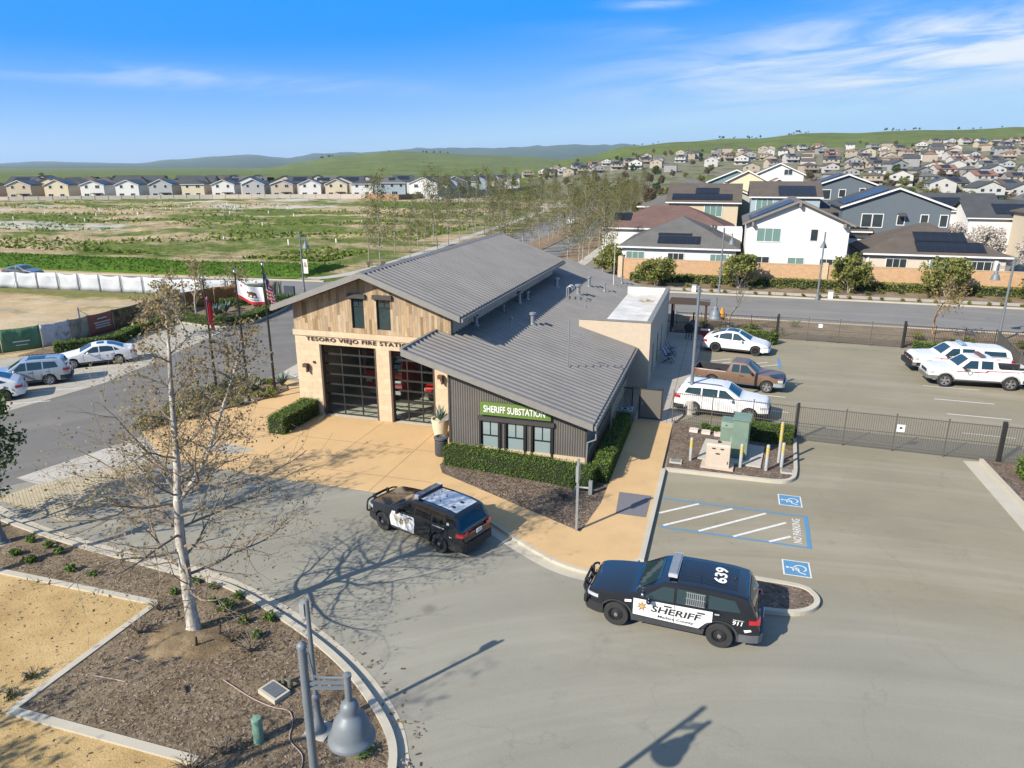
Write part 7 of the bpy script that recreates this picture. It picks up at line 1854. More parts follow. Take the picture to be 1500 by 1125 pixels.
# ---- hedges: leafy skin over a dark clipped core
def hedge(label, pts, w, h, z=.08, seed=1, dens=430, name='hedge', lm=None, ls=.055, group=None):
    rng = random.Random(seed); q = MB(); P = [Vector((x, y, 0)) for x, y in pts]
    L_ = off([(p.x, p.y) for p in P], w / 2 - .06); Rr = off([(p.x, p.y) for p in P], -w / 2 + .06)
    q.prism(L_ + Rr[::-1], z, h - .06, 1)
    for i in range(len(P) - 1):
        a, b_ = P[i], P[i + 1]; l = (b_ - a).length; d = (b_ - a) / l; s_ = Vector((-d.y, d.x, 0))
        n = int(l * (w + 2 * h) * dens)
        for _ in range(n):
            t = rng.uniform(-.05, l + .05); k = rng.uniform(0, w + 2 * h); bump = .05 * noise.noise(Vector(((a + d * t).x * 2.2, (a + d * t).y * 2.2, k)))
            if k < h: o, zz = -w / 2 - bump, k
            elif k < h + w: o, zz = k - h - w / 2, h + bump * 1.2
            else: o, zz = w / 2 + bump, k - h - w
            p = a + d * t + s_ * (o + rng.gauss(0, .03)); q.leaf((p.x, p.y, max(z, zz + rng.gauss(0, .03))), ls * rng.uniform(.7, 1.4), rng, 0, 0, 1.2)
        for e, dd in ((a, -1), (b_, 1)):
            if (i == 0 and dd < 0) or (i == len(P) - 2 and dd > 0):
                for _ in range(int(w * h * dens)):
                    p = e + d * dd * (.03 + rng.gauss(0, .03)) + s_ * rng.uniform(-w / 2, w / 2); q.leaf((p.x, p.y, rng.uniform(z, h)), ls * rng.uniform(.7, 1.4), rng, 0, 0, 1.2)
    return tag(q.build(name, [lm or L_HEDGE, MC['hedge_core']]), label, 'hedge', group)
mat('hedge_core', (.018, .028, .010), (.012, .02, .007), 4, .95)
hedge('clipped green hedge along the front of the sheriff substation', [(-11.75, 28.75), (-8.4, 28.42), (-5.6, 28.05), (-4.75, 27.95)], .95, .95, seed=1)
hedge('clipped green hedge running beside the tan walk towards the walk gate', [(-4.55, 28.5), (-4.5, 36.0)], .7, .9, seed=2)
hedge('short block of clipped hedge on the tan forecourt beside the bay door pier', [(-21.75, 29.7), (-21.7, 33.0)], 1.0, .95, z=.03, seed=3)
hedge('clipped hedge behind the green cabinets along the picket fence', [(1.9, 36.0), (3.85, 35.85)], .85, .95, seed=4)
hedge('long low hedge between banner fence and parked cars', smooth([(-47.6, 39.6), (-45.3, 42.4), (-46.2, 45.4), (-47.0, 50.8)], 3), .8, .8, seed=5, dens=150, ls=.10)
hedge('curving low hedge round the corner bed with agaves', smooth([(-46.6, 51.6), (-41.0, 51.0), (-40.8, 55.4), (-41.6, 59.6), (-43.2, 63.4)], 3), .9, .8, seed=6, dens=150, ls=.10)
hedge('low hedge at the back of the corner bed behind the bare tree', [(-47.6, 58.3), (-44.6, 60.6), (-43.4, 62.2)], .9, .8, seed=7, dens=150, ls=.10)
hedge('low clipped hedge in front of the rear gate beside the electric car', [(2.9, 58.7), (4.1, 57.6)], .9, .85, seed=8, dens=150, ls=.10)
hedge('low hedge inside the rear fence behind the electric car', [(-.2, 58.9), (2.6, 59.1)], .8, .75, seed=9, dens=150, ls=.10)
hedge('low hedge inside the rear fence behind the fire pickups', [(14.0, 58.4), (18.6, 57.6)], .8, .8, seed=10, dens=140, ls=.10)
hedge('clipped hedge at the entrance gate beyond the concrete strip', [(13.4, 34.6), (20, 34.0)], 1.1, .8, seed=11, dens=160, ls=.09)
hedge('trailing shrub row at the foot of the brown block wall', [(-11, 86.9), (4, 86.9), (20, 87.0), (38, 87.0)], 1.1, 1.0, seed=12, dens=60, ls=.2, lm=L_OLIVE)

# ---- small plants
def bush(label, x, y, r_, h, lm, seed, z=.08, n=260, ls=.10, name='shrub', group=None, stems=False, cat='shrub'):
    rng = random.Random(seed); q = MB()
    lob = [(rng.uniform(-.45, .45) * r_, rng.uniform(-.45, .45) * r_, rng.uniform(.45, .8)) for _ in range(5)] + [(0, 0, .9)]
    for _ in range(n):
        l = lob[rng.randrange(len(lob))]; v = Vector((rng.gauss(0, 1), rng.gauss(0, 1), rng.gauss(0, 1))).normalized() * (rng.random() ** .35)
        q.leaf((x + l[0] + v.x * r_ * l[2] * .75, y + l[1] + v.y * r_ * l[2] * .75, z + max(0.01, h * .45 + v.z * h * .5 * l[2] + (l[2] - .7) * h * .3)), ls * rng.uniform(.6, 1.4), rng, 0, 0, 1.3)
    if stems:
        for _ in range(26):
            t = rng.uniform(0, 6.28); rr = r_ * rng.uniform(.4, 1); q.tube([(x, y, z - .02), (x + rr * .5 * math.cos(t), y + rr * .5 * math.sin(t), z + h * .6), (x + rr * math.cos(t + .2), y + rr * math.sin(t + .2), z + h * rng.uniform(.7, 1.1))], [.012, .009, .004], 3, m=1)
    return tag(q.build(name, [lm, M_TWIG]), label, cat, group)
small = [(-7.16, 11.9, .3), (-23.74, 17.3, .24), (-22.86, 17.2, .22), (-22.1, 17.0, .22), (-23.46, 16.43, .24), (-22.5, 16.2, .24), (-20.69, 16.19, .26), (-19.71, 16.18, .2), (-16.03, 16.8, .2), (-15.24, 16.7, .22), (-16.29, 16.11, .18), (-14.11, 16.5, .24), (-14.71, 16.0, .22), (-14.02, 15.83, .36), (-12.44, 15.8, .26), (-13.11, 15.38, .24), (-12.32, 14.91, .24)]
small = sorted([s for s in small if s[2] > 0], key=lambda s: math.hypot(s[0] + 8.64, s[1] - 12.27))
for k, (x, y, r_) in enumerate(small):
    bush('low bright green shrub in the brown mulch, %s nearest the slim camera pole' % ORD[k], x, y, r_, r_ * 1.25, L_SHRUB, 40 + k, .10, 240, .075, group='low green shrubs in the mulch bed')
for k, (x, y, r_, lab) in enumerate(((-16.1, 15.2, .45, 'twiggy leafless shrub beside the dirt kerb corner'), (-15.8, 14.1, .5, 'dark twiggy shrub at the kerb below the mound'), (-12.93, 14.56, .45, 'dry grey twiggy shrub among the green shrubs'), (-12.1, 14.3, .5, 'dry brown twiggy shrub nearest the valve box'), (-10.4, 10.95, .42, 'dry twiggy shrub behind the green standpipe'), (-10.8, 10.3, .5, 'wispy dry shrub at the bottom edge of the mulch'))):
    bush(lab, x, y, r_, .5, L_DRYSH, 80 + k, .10, 60, .06, stems=True)
for k, (x, y) in enumerate(((-17.15, 11.7), (-17.0, 11.0))): bush('small weed sprouting from the tan dirt, %s of two' % ORD[k], x, y, .28, .25, L_MIXSH, 95 + k, .07, 70, .07, stems=True, name='weed', cat='weed')
# agave strip beside the flagpoles
rng = random.Random(17); ags = [(-26.3, 37.0), (-27.1, 35.3), (-28.9, 31.4), (-29.6, 33.4)]
for k, (x, y) in enumerate(ags):
    root = E('agave', 'blue green agave in the flagpole bed, %s nearest the station' % ORD[k], 'agave', (x, y, .1), 0, 'agaves by the flagpoles'); agave(root, 16, .95, rng, M_AGAVE, 0, .9)
for k, (x, y) in enumerate(((-42.3, 59.0), (-42.0, 61.3), (-45.2, 56.0), (-44.9, 54.3))):
    root = E('agave', 'large blue agave in the corner bed, %s nearest the back street' % ORD[k if k > 1 else 1 - k], 'agave', (x, y, .1), 0, 'agaves in the corner bed'); agave(root, 16, 1.25, rng, M_AGAVE, 0, .9)
k = 0; pts = []
for _ in range(400):
    x = rng.uniform(-30.2, -25.6); y = rng.uniform(28, 38); ins = False
    for (x1, y1), (x2, y2) in zip(STRIP, STRIP[1:] + STRIP[:1]):
        if (y1 > y) != (y2 > y) and x < (x2 - x1) * (y - y1) / (y2 - y1) + x1: ins = not ins
    if ins and all(math.hypot(x - a, y - b_) > .62 for a, b_ in pts + ags): pts.append((x, y))
    if len(pts) >= 30: break
pts.sort(key=lambda p: -p[1])
for k, (x, y) in enumerate(pts):
    dry = rng.random() < .35
    bush(('reddish brown shrub' if dry else 'rounded green shrub') + ' in the flagpole bed, %s counted from the station end' % ORD[k], x, y, rng.uniform(.42, .68), rng.uniform(.4, .75), L_MIXSH if dry else L_OLIVE, 120 + k, .08, 330, .10, group='shrubs in the flagpole bed')
for k in range(8): bush('brownish shrub in the corner bed, %s along the hedge' % ORD[k], -42.2 - 3.6 * rng.random(), 52.6 + k * 1.25, .5, .6, L_MIXSH, 160 + k, .08, 200, .12, group='shrubs in the corner bed')
for k, (x, y, lab) in enumerate(((.3, 36.2, 'strappy green plant by the picket fence, beside the stepping blocks'), (1.0, 36.3 + .25, 'strappy green plant by the picket fence, beside the transformer'), (-.35, 36.55, 'strappy green plant at the lamp footing'))): bush(lab, x, y, .38, .5, L_SHRUB, 180 + k, .1, 220, .1)
# verge plants along the street pavement
for k in range(30):
    x = -9 + k * 1.55 + rng.uniform(-.4, .4); bush('small dark tuft in the kerbside strip across the street, %s from the avenue' % ORD[k], x, 80.65, .28, .4, L_OLIVE, 200 + k, .1, 70, .16, group='kerbside tufts across the street')
for k in range(26):
    x = -10 + k * 1.8 + rng.uniform(-.6, .6); bush('low drought shrub on the brown slope below the wall, %s from the avenue' % ORD[k], x, 84 + rng.uniform(-.8, 1.6), .5, .5, L_MIXSH if k % 3 else L_OLIVE, 240 + k, .12, 90, .18, group='shrubs on the slope below the wall')
for k, (x, y) in enumerate(((1.8, 61.2), (4.5, 61.0), (2.6, 62.6), (15.2, 62.3), (18.6, 61.8), (17.2, 61.2), (22, 61.5), (6.2, 64.5), (-1.5, 62.6))): bush('green shrub in the strip behind the rear fence, %s listed from the pergola' % ORD[k], x, y, .7, .7, L_OLIVE, 280 + k, .08, 150, .16, group='shrubs behind the rear fence')

# ---- broad olive-like trees along the wall
def bushy_tree(seed, w, h, lm, n=2600, ls=.26, trunk=.9, bark=None):
    """short forked trunk, crown of leaf clumps with gaps"""
    rng = random.Random(seed); q = MB(); lf = MB(); clumps = []
    for k in range(5):
        t = k * 1.3 + rng.random(); e = (w * .3 * math.cos(t), w * .3 * math.sin(t), h * .6); q.tube([(0, 0, -.1), (e[0] * .25, e[1] * .25, trunk), e], [.11, .08, .03], 5)
    for k in range(34):
        v = Vector((rng.gauss(0, 1), rng.gauss(0, 1), rng.gauss(0, 1))).normalized() * rng.uniform(.45, 1)
        clumps.append((Vector((v.x * w * .42, v.y * w * .42, h * .58 + v.z * h * .36)), rng.uniform(.16, .30) * w * .55))
    for _ in range(n):
        c_, r_ = clumps[rng.randrange(len(clumps))]; v = Vector((rng.gauss(0, 1), rng.gauss(0, 1), rng.gauss(0, 1))).normalized() * r_ * rng.random() ** .4
        lf.leaf(c_ + v, ls * rng.uniform(.6, 1.4), rng, 0, 0, 1.5)
    return q, lf
wt_ = [(-7.6, 83.2, 4.9, 3.6, 'broad olive green tree before the wall of the white single storey house'), (1.5, 84.4, 5.6, 4.0, 'broad olive green tree between the two white houses, before the wall'), (13.0, 84.6, 5.2, 4.3, 'rounded olive green tree before the wall between white and brown roofed houses'), (22.6, 84.8, 5.8, 4.2, 'wide olive green tree before the wall of the brown roofed house'), (31.5, 84.8, 5.4, 4.0, 'olive green tree before the wall beside the lamp at the photo edge'), (-13.8, 92, 6.5, 3.6, 'low spreading olive tree at the avenue corner of the wall')]
for k, (x, y, w, h, lab) in enumerate(wt_):
    q, lf = bushy_tree(300 + k, w, h, L_OLIVE); make_tree(lab, x, y, q, lf, M_GREYB, L_OLIVE, 'olive_tree', z=.1)
# bare street trees
def bare(label, x, y, h, seed, bark, leaves=0, spread=.62, lm=None, **kw):
    P = dict(seg=.3, nb=[9, 6, 4], t0=[.32, .25, .2], ang=(.35, .75), ratio=[spread, .55, .5], leaves=leaves, lp=.5 if leaves else 0, ls=.2, lsp=.15, cone=.35, up=[.02, .06, .05, .03]); P.update(kw)
    q, lf = tree_parts(seed, h, .10 if h < 6 else .13, P); return make_tree(label, x, y, q, lf, bark, lm or L_DRY, 'bare_tree')
bare('bare vase shaped tree between the rear fence and the street', .6, 63.2, 4.6, 401, M_GREYB)
bare('bare golden branched tree behind the rear fence of the fire pickups', 16.9, 65.3, 5.6, 402, M_GOLDB, 1, .6)
bare('small bare tree standing in the corner bed behind the flagpoles', -44.6, 59.4, 4.2, 403, M_GREYB, 1, .6)
bare('thin bare sapling in the corner bed nearer the parked cars', -46.2, 53.2, 4.4, 404, M_SYC, 2, .5)
bare('thin tan leaved sapling beside the white sedan boot', -41.8, 46.8, 4.6, 405, M_SYC, 3, .5)

# ---- avenue rows: six sycamores with thin spring leaf, copied along both pavements
def avenue_proto(seed, h, leaves, lp, bare_=False):
    P = dict(seg=.55, nb=[22, 6, 4], t0=[.16, .2, .15], ang=(.4, .85), ratio=[.27, .5, .5], leaves=leaves, lp=lp, ls=.19, lsp=.26, cone=.6, up=[.05, .06, .04, .02], taper=.12, w0=.22)
    return tree_parts(seed, h, .092, P)
protos = []
for k in range(6):
    q, lf = avenue_proto(500 + k, 10.2 + (k % 3) * .8, 3, .27 + .05 * (k % 3)); protos.append((q, lf, None))
def place_tree(k, label, x, y, s_, group, z=0):
    q, lf, root = protos[k]; a = rng.uniform(0, 6.28)
    if root is None:
        root = make_tree(label, x, y, q, lf, M_GREYB, L_SPRING, 'avenue_tree', group=group, rz=a); protos[k] = (q, lf, root); o = root
    else: o = copy_tree(root)
    o.location = (x, y, z); o.rotation_euler = (0, 0, a); o.scale = (s_, s_, s_); tag(o, label, 'tree', group); return o
def along(pts, step):
    acc_ = 0; out = []; prev = pts[0]
    for p in pts[1:]:
        l = math.hypot(p[0] - prev[0], p[1] - prev[1]); t = acc_
        while t < l: out.append((prev[0] + (p[0] - prev[0]) * t / l, prev[1] + (p[1] - prev[1]) * t / l)); t += step
        acc_ = t - l; prev = p
    return out
rng = random.Random(77)
rowL = along(smooth([(-44.6, 88), (-46.0, 112), (-48.6, 145), (-53, 200), (-62, 270)], 4), 7.4)
rowL2 = along(smooth([(-49.5, 93), (-51.5, 120), (-54, 150), (-60, 210)], 4), 10)
rowR = along(smooth([(-19.6, 92), (-21.2, 112), (-23.0, 140), (-25.0, 170), (-30.5, 266)], 4), 6.6)
rowR2 = along(smooth([(-15.2, 93), (-17.2, 112), (-19.5, 140)], 4), 9)
mid_ = along(smooth([(-31.0, 92), (-31.5, 110), (-33.0, 150), (-38, 205), (-44, 265)], 4), 6.0)
for nm, row, g in (('on the field side of the avenue', rowL, 'trees on the field side of the avenue'), ('in the second row on the field side', rowL2, 'second row of trees on the field side'), ('on the house side of the avenue', rowR, 'trees on the house side of the avenue'), ('in the second row on the house side', rowR2, 'second row of trees on the house side'), ('in the planted middle of the avenue', mid_, 'trees in the middle of the avenue')):
    for k, (x, y) in enumerate(row[:len(ORD)]):
        place_tree(rng.randrange(6), 'slender white trunked tree %s, %s from the crossing' % (nm, ORD[k]), x + rng.uniform(-.5, .5), y + rng.uniform(-1, 1), rng.uniform(.66, 1.1), g)
# thin bare shrubs where avenue and street meet
for k in range(16): bush('bare brown shrub at the avenue corner behind the station roof, %s counted from the field' % ORD[k], -47 + k * 1.5, 86 + rng.uniform(-1.5, 5), .9, 1.3, L_DRYSH, 600 + k, .03, 120, .12, stems=True, group='bare shrubs at the avenue corner')
# ---- blossom trees and greenery between the houses
bl_p = None
for k, (x, y, s_) in enumerate(((33.0, 112, 1.0), (35.8, 117, .9), (32.0, 121, .95), (38.2, 109, .85), (31.2, 130, .9), (44.5, 106, .95), (47, 113, 1.0), (36.2, 103, .7), (43.2, 98, .8))):
    if bl_p is None:
        q, lf = bushy_tree(700, 5.6, 6.6, L_BLOOM, 2600, .26, 2.0); bl_p = make_tree('', x, y, q, lf, M_GREYB, L_BLOOM, 'blossom_tree'); o = bl_p
    else: o = copy_tree(bl_p)
    o.location = (x, y, 0); o.rotation_euler = (0, 0, k * 1.1); o.scale = (s_, s_, s_ * .95); tag(o, 'pale blossoming tree along the side street, %s from the brown roofed house' % ORD[k], 'tree', 'blossoming street trees')
gp = []
for k in range(4):
    q, lf = bushy_tree(720 + k, 7.0, 7.2, L_GREEN, 1500, .42, 1.6); gp.append([q, lf, None, L_GREEN if k == 0 else L_OLIVE if k == 1 else L_DRYSH if k == 2 else L_SPRING])
TREEW = ['dark green', 'olive green', 'brown leafless', 'fresh green']
def far_tree(k, x, y, s_, label, group, z=0):
    q, lf, root, lm = gp[k]
    if root is None: root = make_tree(label, x, y, q, lf, M_GREYB, lm, 'garden_tree'); gp[k][2] = root; o = root
    else: o = copy_tree(root)
    o.location = (x, y, z); o.rotation_euler = (0, 0, rng.uniform(0, 6)); o.scale = (s_, s_, s_ * rng.uniform(.8, 1.2)); tag(o, label, 'tree', group)
# ------------------------------------------------------------------ houses
def shingle(name, a, b_):
    t = NT(name); v = t.coord()
    f = t.noise(v, 7, 5, .8); g = t.noise(v, .6, 4, .6)
    col = t.mix(1.0, t.ramp(f, [(.3, b_), (.7, a)]), t.ramp(g, [(.3, .85), (.7, 1.1)]), 'MULTIPLY')
    t.bsdf(col, .9, 0, .2, f, .4, .03); return t.mat
RF = dict(grey=shingle('roof_grey', (.135, .13, .12), (.085, .082, .076)), brown=shingle('roof_brown', (.115, .095, .078), (.07, .058, .048)), dark=shingle('roof_dark', (.075, .078, .08), (.045, .047, .05)), redbrown=shingle('roof_redbrown', (.15, .095, .08), (.10, .06, .05)), tile=shingle('roof_tile', (.24, .13, .085), (.17, .09, .06)), tan=shingle('roof_tan', (.23, .18, .13), (.15, .115, .08)))
WL = {}
for nm, c_ in dict(white=(.60, .585, .545), tan=(.45, .37, .26), cream=(.55, .47, .32), grey=(.36, .355, .34), pale=(.60, .58, .53), slate=(.095, .115, .13), teal=(.12, .20, .215), bluegrey=(.27, .33, .36), sage=(.32, .33, .27), beige=(.50, .43, .34), sand=(.44, .375, .28)).items(): WL[nm] = mat('wall_' + nm, c_, tuple(x * .92 for x in c_), 2.2, .9, bump=.1)
M_FRAME = mat('window_frame_white', (.62, .61, .58), (.56, .55, .52), 6, .5)
def solar_mat():
    t = NT('solar_cells'); v = t.coord(); s_ = t.n('ShaderNodeSeparateXYZ'); t.l(v, s_.inputs[0])
    def ln(o, p): return t.math('GREATER_THAN', t.math('ABSOLUTE', t.math('SUBTRACT', t.math('FRACT', t.math('DIVIDE', o, p)), .5)), .485)
    col = t.mix(t.math('MAXIMUM', ln(s_.outputs[0], 1.0), ln(s_.outputs[1], 1.5)), (.010, .011, .014), (.035, .037, .04))
    t.bsdf(col, .28, 0, .4); return t.mat
M_SOLAR = solar_mat()
def wall_open(q, y0, x0, x1, z0, z1): pass
def house(label, x, y, rz, w, d, h, roof='gx', pitch=.42, ov=.45, wall='white', rf='grey', wins=(), solar=(), sidewins=(), z=0, name='house', group=None, trim=None, garage=False, detail=True):
    """origin: middle of the front wall (front faces -y).  roof: gx ridge along x, gy gable to the front, hip"""
    root = E(name, label, 'house', (x, y, z), rz, group)
    q = MB(); q.box(-w / 2, w / 2, 0, d, -.3, h)
    W_ = WL[wall] if isinstance(wall, str) else wall; Rm = RF[rf]
    if roof == 'gx': rh = (d / 2) * pitch; q.extr([(-w / 2, 0, h), (-w / 2, d, h), (-w / 2, d / 2, h + rh)], (w, 0, 0))
    elif roof == 'gy': rh = (w / 2) * pitch; q.extr([(-w / 2, 0, h), (w / 2, 0, h), (0, 0, h + rh)], (0, d, 0))
    q.build('wall', W_, root)
    q = MB(); t = .16
    if roof == 'gx':
        e = ov * pitch
        for s_ in (0, 1):
            y0 = -ov if s_ == 0 else d + ov; q.extr([(-w / 2 - ov, y0, h - e), (w / 2 + ov, y0, h - e), (w / 2 + ov, d / 2, h + rh), (-w / 2 - ov, d / 2, h + rh)], (0, 0, t))
    elif roof == 'gy':
        e = ov * pitch
        for s_ in (-1, 1): q.extr([(s_ * (w / 2 + ov), -ov, h - e), (s_ * (w / 2 + ov), d + ov, h - e), (0, d + ov, h + rh), (0, -ov, h + rh)], (0, 0, t))
    else:
        m_ = min(w, d) / 2 + ov; rh = m_ * pitch; a, b_ = -w / 2 - ov, w / 2 + ov; c_, f = -ov, d + ov; zz = h - .02
        if w >= d: r0, r1 = (a + m_, d / 2, zz + rh), (b_ - m_, d / 2, zz + rh)
        else: r0, r1 = (0, c_ + m_, zz + rh), (0, f - m_, zz + rh)
        P_ = [(a, c_, zz), (b_, c_, zz), (b_, f, zz), (a, f, zz), r0, r1]
        F_ = [[0, 1, 5, 4], [1, 2, 5], [2, 3, 4, 5], [3, 0, 4]] if w >= d else [[0, 1, 4], [1, 2, 5, 4], [2, 3, 5], [3, 0, 4, 5]]
        q.add([(p[0], p[1], p[2] + t) for p in P_] + P_[:4], F_ + [[6, 7, 1, 0], [7, 8, 2, 1], [8, 9, 3, 2], [9, 6, 0, 3], [9, 8, 7, 6]])
    rfo = q.build('roof', Rm, root)
    q = MB()
    if detail:
        if roof in ('gx', 'hip'):
            q.box(-w / 2 - ov, w / 2 + ov, -ov - .06, -ov - .003, h - ov * (pitch if roof == 'gx' else .05) - .02, h - ov * (pitch if roof == 'gx' else 0) + .15)
        else:
            for s_ in (-1, 1): q.extr([(s_ * (w / 2 + ov), -ov - .05, h - e - .06), (0, -ov - .05, h + rh - .06), (0, -ov - .05, h + rh + t), (s_ * (w / 2 + ov), -ov - .05, h - e + t)], (0, .045, 0))
        q.build('fascia', trim or M_FRAME, root)
    for wx, wz_, ww, wh, *o_ in wins:
        side = o_[0] if o_ else 'f'
        def T_(u, out, zz): return (u, -out, zz) if side == 'f' else (w / 2 + out, u, zz)
        q = MB(); fr = .09
        def bx(u0, u1, z0, z1, o0, o1, m=None):
            a = T_(u0, o0, z0); b2 = T_(u1, o1, z1); q.box(min(a[0], b2[0]), max(a[0], b2[0]), min(a[1], b2[1]), max(a[1], b2[1]), z0, z1, m)
        u0, u1, z0, z1 = wx - ww / 2, wx + ww / 2, wz_ - wh / 2, wz_ + wh / 2
        bx(u0 - fr, u1 + fr, z1, z1 + fr, 0, .06); bx(u0 - fr, u1 + fr, z0 - fr, z0, 0, .07); bx(u0 - fr, u0, z0, z1, 0, .06); bx(u1, u1 + fr, z0, z1, 0, .06)
        for k in range(1, max(1, round(ww / .75)) if ww > 1.2 else 1): m_ = u0 + ww * k / max(1, round(ww / .75)); bx(m_ - .025, m_ + .025, z0, z1, 0, .045)
        wo = q.build('window', M_FRAME, root)
        q = MB(); q.add([T_(u0, .02, z0), T_(u1, .02, z0), T_(u1, .02, z1), T_(u0, .02, z1)], [[0, 1, 2, 3]]); q.build('pane', M_WIN if not (o_ and len(o_) > 1) else o_[1], wo)
    for (sx, s0, s1, sw, *sd) in solar:          # on the roof: centre, fraction of the slope from eave to ridge, width
        side = sd[0] if sd else 'front'
        q = MB()
        if roof in ('gx', 'hip'):
            H_ = d / 2 + ov; zz0 = h - (ov * pitch if roof == 'gx' else .02) + t
            f = lambda k: (-ov + H_ * k, zz0 + (rh + (ov * pitch if roof == 'gx' else 0)) * k + .06)
            (ya, za), (yb, zb_) = f(s0), f(s1); q.extr([(sx - sw / 2, ya, za), (sx + sw / 2, ya, za), (sx + sw / 2, yb, zb_), (sx - sw / 2, yb, zb_)], (0, 0, .05))
        else:
            s_ = -1 if side == 'w' else 1; H_ = w / 2 + ov; zz0 = h - ov * pitch + t
            f = lambda k: (s_ * (H_ - H_ * k), zz0 + (rh + ov * pitch) * k + .06)
            (xa, za), (xb, zb_) = f(s0), f(s1); q.extr([(xa, sx - sw / 2, za), (xa, sx + sw / 2, za), (xb, sx + sw / 2, zb_), (xb, sx - sw / 2, zb_)], (0, 0, .05))
        q.build('solar_panel', M_SOLAR, rfo)
    return root
TEAL = glassmat('curtained_glass', (.12, .20, .18))
# the houses beyond the block wall, each at its own lot
A = house('white single storey house with grey hipped roof and two stacked solar panels', -5.9, 91, 0, 13.8, 15, 3.65, 'hip', .44, .5, 'white', 'grey', [(-11.1 + 5.9, 2.55, 2.2, 1.1, 'f', TEAL), (-6.1 + 5.9, 2.5, 1.9, 1.1), (-1.0 + 5.9, 2.5, 1.9, 1.1, 'f', TEAL)], [(.0, .10, .33, 5.2), (-.6, .34, .56, 4.2)])
q = MB()
for x, y in ((3.3, 6), (4.2, 8.2), (3.8, 9.5), (-2.0, 6.8)): q.box(x - .15, x + .15, y - .15, y + .15, 4.6 + .2 * y * .3, 5.9)
q.build('roof_vent', RF['dark'], A)
q = MB(); q.box(.5, 7.6, 11, 17, 3.3, 5.2); q.build('rear_wall', WL['white'], A)
house('house with red brown hipped roof behind the white single storey house', -9.0, 107, 0, 18, 13, 4.6, 'hip', .42, .5, 'white', 'redbrown', [], [(-6.5, .3, .6, 2.6)])
house('tan two storey house with grey roof and wide solar panels', -4.3, 119, 0, 10.6, 12, 8.0, 'gx', .42, .5, 'tan', 'brown', [(-4.0, 6.9, .7, 1.3), (1.6, 6.6, 2.6, 1.6, 'f', TEAL)], [(-.3, .10, .40, 9.2), (.4, .42, .72, 3.6)])
house('sage gabled two storey house behind the tan house', -1.5, 131, rad(0), 11, 12, 8.2, 'gy', .42, .5, 'sage', 'tan', [])
house('low grey roofed house at the avenue beside the sage gable', -11.2, 128, 0, 8, 14, 6.6, 'hip', .4, .5, 'beige', 'grey', [])
house('teal two storey gabled house with a small white window', 0.4, 150, 0, 10.4, 13, 10.4, 'gy', .42, .4, 'teal', 'grey', [(2.6, 9.7, 2.2, 1.5)])
D = house('tall white two storey gabled house with dark framed windows', 7.6, 90.6, 0, 11.2, 13, 7.0, 'gy', .44, .55, 'white', 'grey', [(-3.1, 5.6, 2.6, 1.5, 'f', TEAL), (1.9, 5.7, .75, 1.3), (-4.0, 2.45, 2.4, 1.15), (.2, 2.45, 1.75, 1.15, 'f', TEAL), (3.9, 2.4, 2.1, 1.15)], [(4.2, .12, .9, 6.5, 'w')], trim=mat('trim_taupe', (.20, .17, .14), (.17, .145, .12), 5))
q = MB()
for x in (0, -5.0, 5.0): q.box(x - .12, x + .12, -.75, -.03, 7.0 + (2.46 if x == 0 else .2) - .55, 7.0 + (2.46 if x == 0 else .2) - .1)
q.build('roof_bracket', MC['trim_taupe'], D)
house('blue grey two storey house with one broad solar panel', 7.6, 116, 0, 9.6, 11, 9.0, 'gx', .36, .4, 'bluegrey', 'brown', [(-2.9, 7.9, 2.3, 1.6, 'f', TEAL), (1.6, 8.2, .5, .5)], [(1.6, .06, .66, 5.2)])
house('cream twin gabled house behind the blue grey house', 2.4, 141, 0, 7.6, 10, 10.6, 'gy', .5, .4, 'cream', 'tan', [])
house('cream gabled house beside the twin gabled one', 7.6, 137, 0, 6.6, 10, 9.6, 'gy', .48, .4, 'cream', 'tan', [])
house('white gabled house rising behind the cream gables', 8.6, 156, 0, 9, 11, 11.8, 'gy', .45, .4, 'white', 'tan', [(1.6, 12.2, 1.5, 1)])
H_ = house('dark blue grey gabled house with four white windows', 17.4, 128, 0, 13.6, 12, 9.6, 'gy', .36, .4, 'slate', 'dark', [(-4.3, 9.0, 1.2, 1.4), (-2.95, 9.0, 1.2, 1.4), (-.6, 9.2, .9, 1.1), (2.3, 9.6, .7, .7), (5.0, 9.5, .8, .8)], [(4.5, .25, .9, 5, 'w')])
house('brown roofed house between the blue grey and slate houses with two solar panels', 14.2, 103.5, 0, 6.4, 11, 5.3, 'gx', .42, .4, 'beige', 'brown', [], [(1.0, .08, .40, 4.2), (.7, .52, .78, 3.6)])
Fh = house('dark slate two storey house with white windows and blue solar panels', 20.3, 104, 0, 12.6, 13, 8.3, 'gy', .37, .4, 'slate', 'dark', [(-3.3, 6.6, 1.15, 1.6), (-2.0, 6.6, 1.15, 1.6), (.7, 6.7, .8, 1.1), (3.4, 6.7, .8, 1.4), (5.6, 6.7, .8, 1.4)], [(4.4, .1, .85, 7, 'w')])
q = MB(); q.box(-5.2, 6.3, -1.6, -.02, 4.5, 4.75); q.extr([(.25, -.9, 7.25), (1.15, -.9, 7.25), (1.15, -.02, 7.6), (.25, -.02, 7.6)], (0, 0, .06)); q.build('awning', RF['dark'], Fh)
q = MB(); q.box(-5.6, -2.0, -1.4, -.03, 0, 4.4); q.build('annex_wall', WL['white'], Fh)
G = house('beige single storey house with brown hipped roof and stepped solar panels', 22.7, 92, 0, 14.2, 14, 3.6, 'hip', .42, .5, 'beige', 'brown', [(-3.9, 2.55, 2.1, 1.15), (.6, 2.55, 2.0, 1.15, 'f', TEAL), (5.0, 2.5, 2.9, 1.2)], [(1.6, .08, .36, 7.0), (.9, .38, .66, 5.4)])
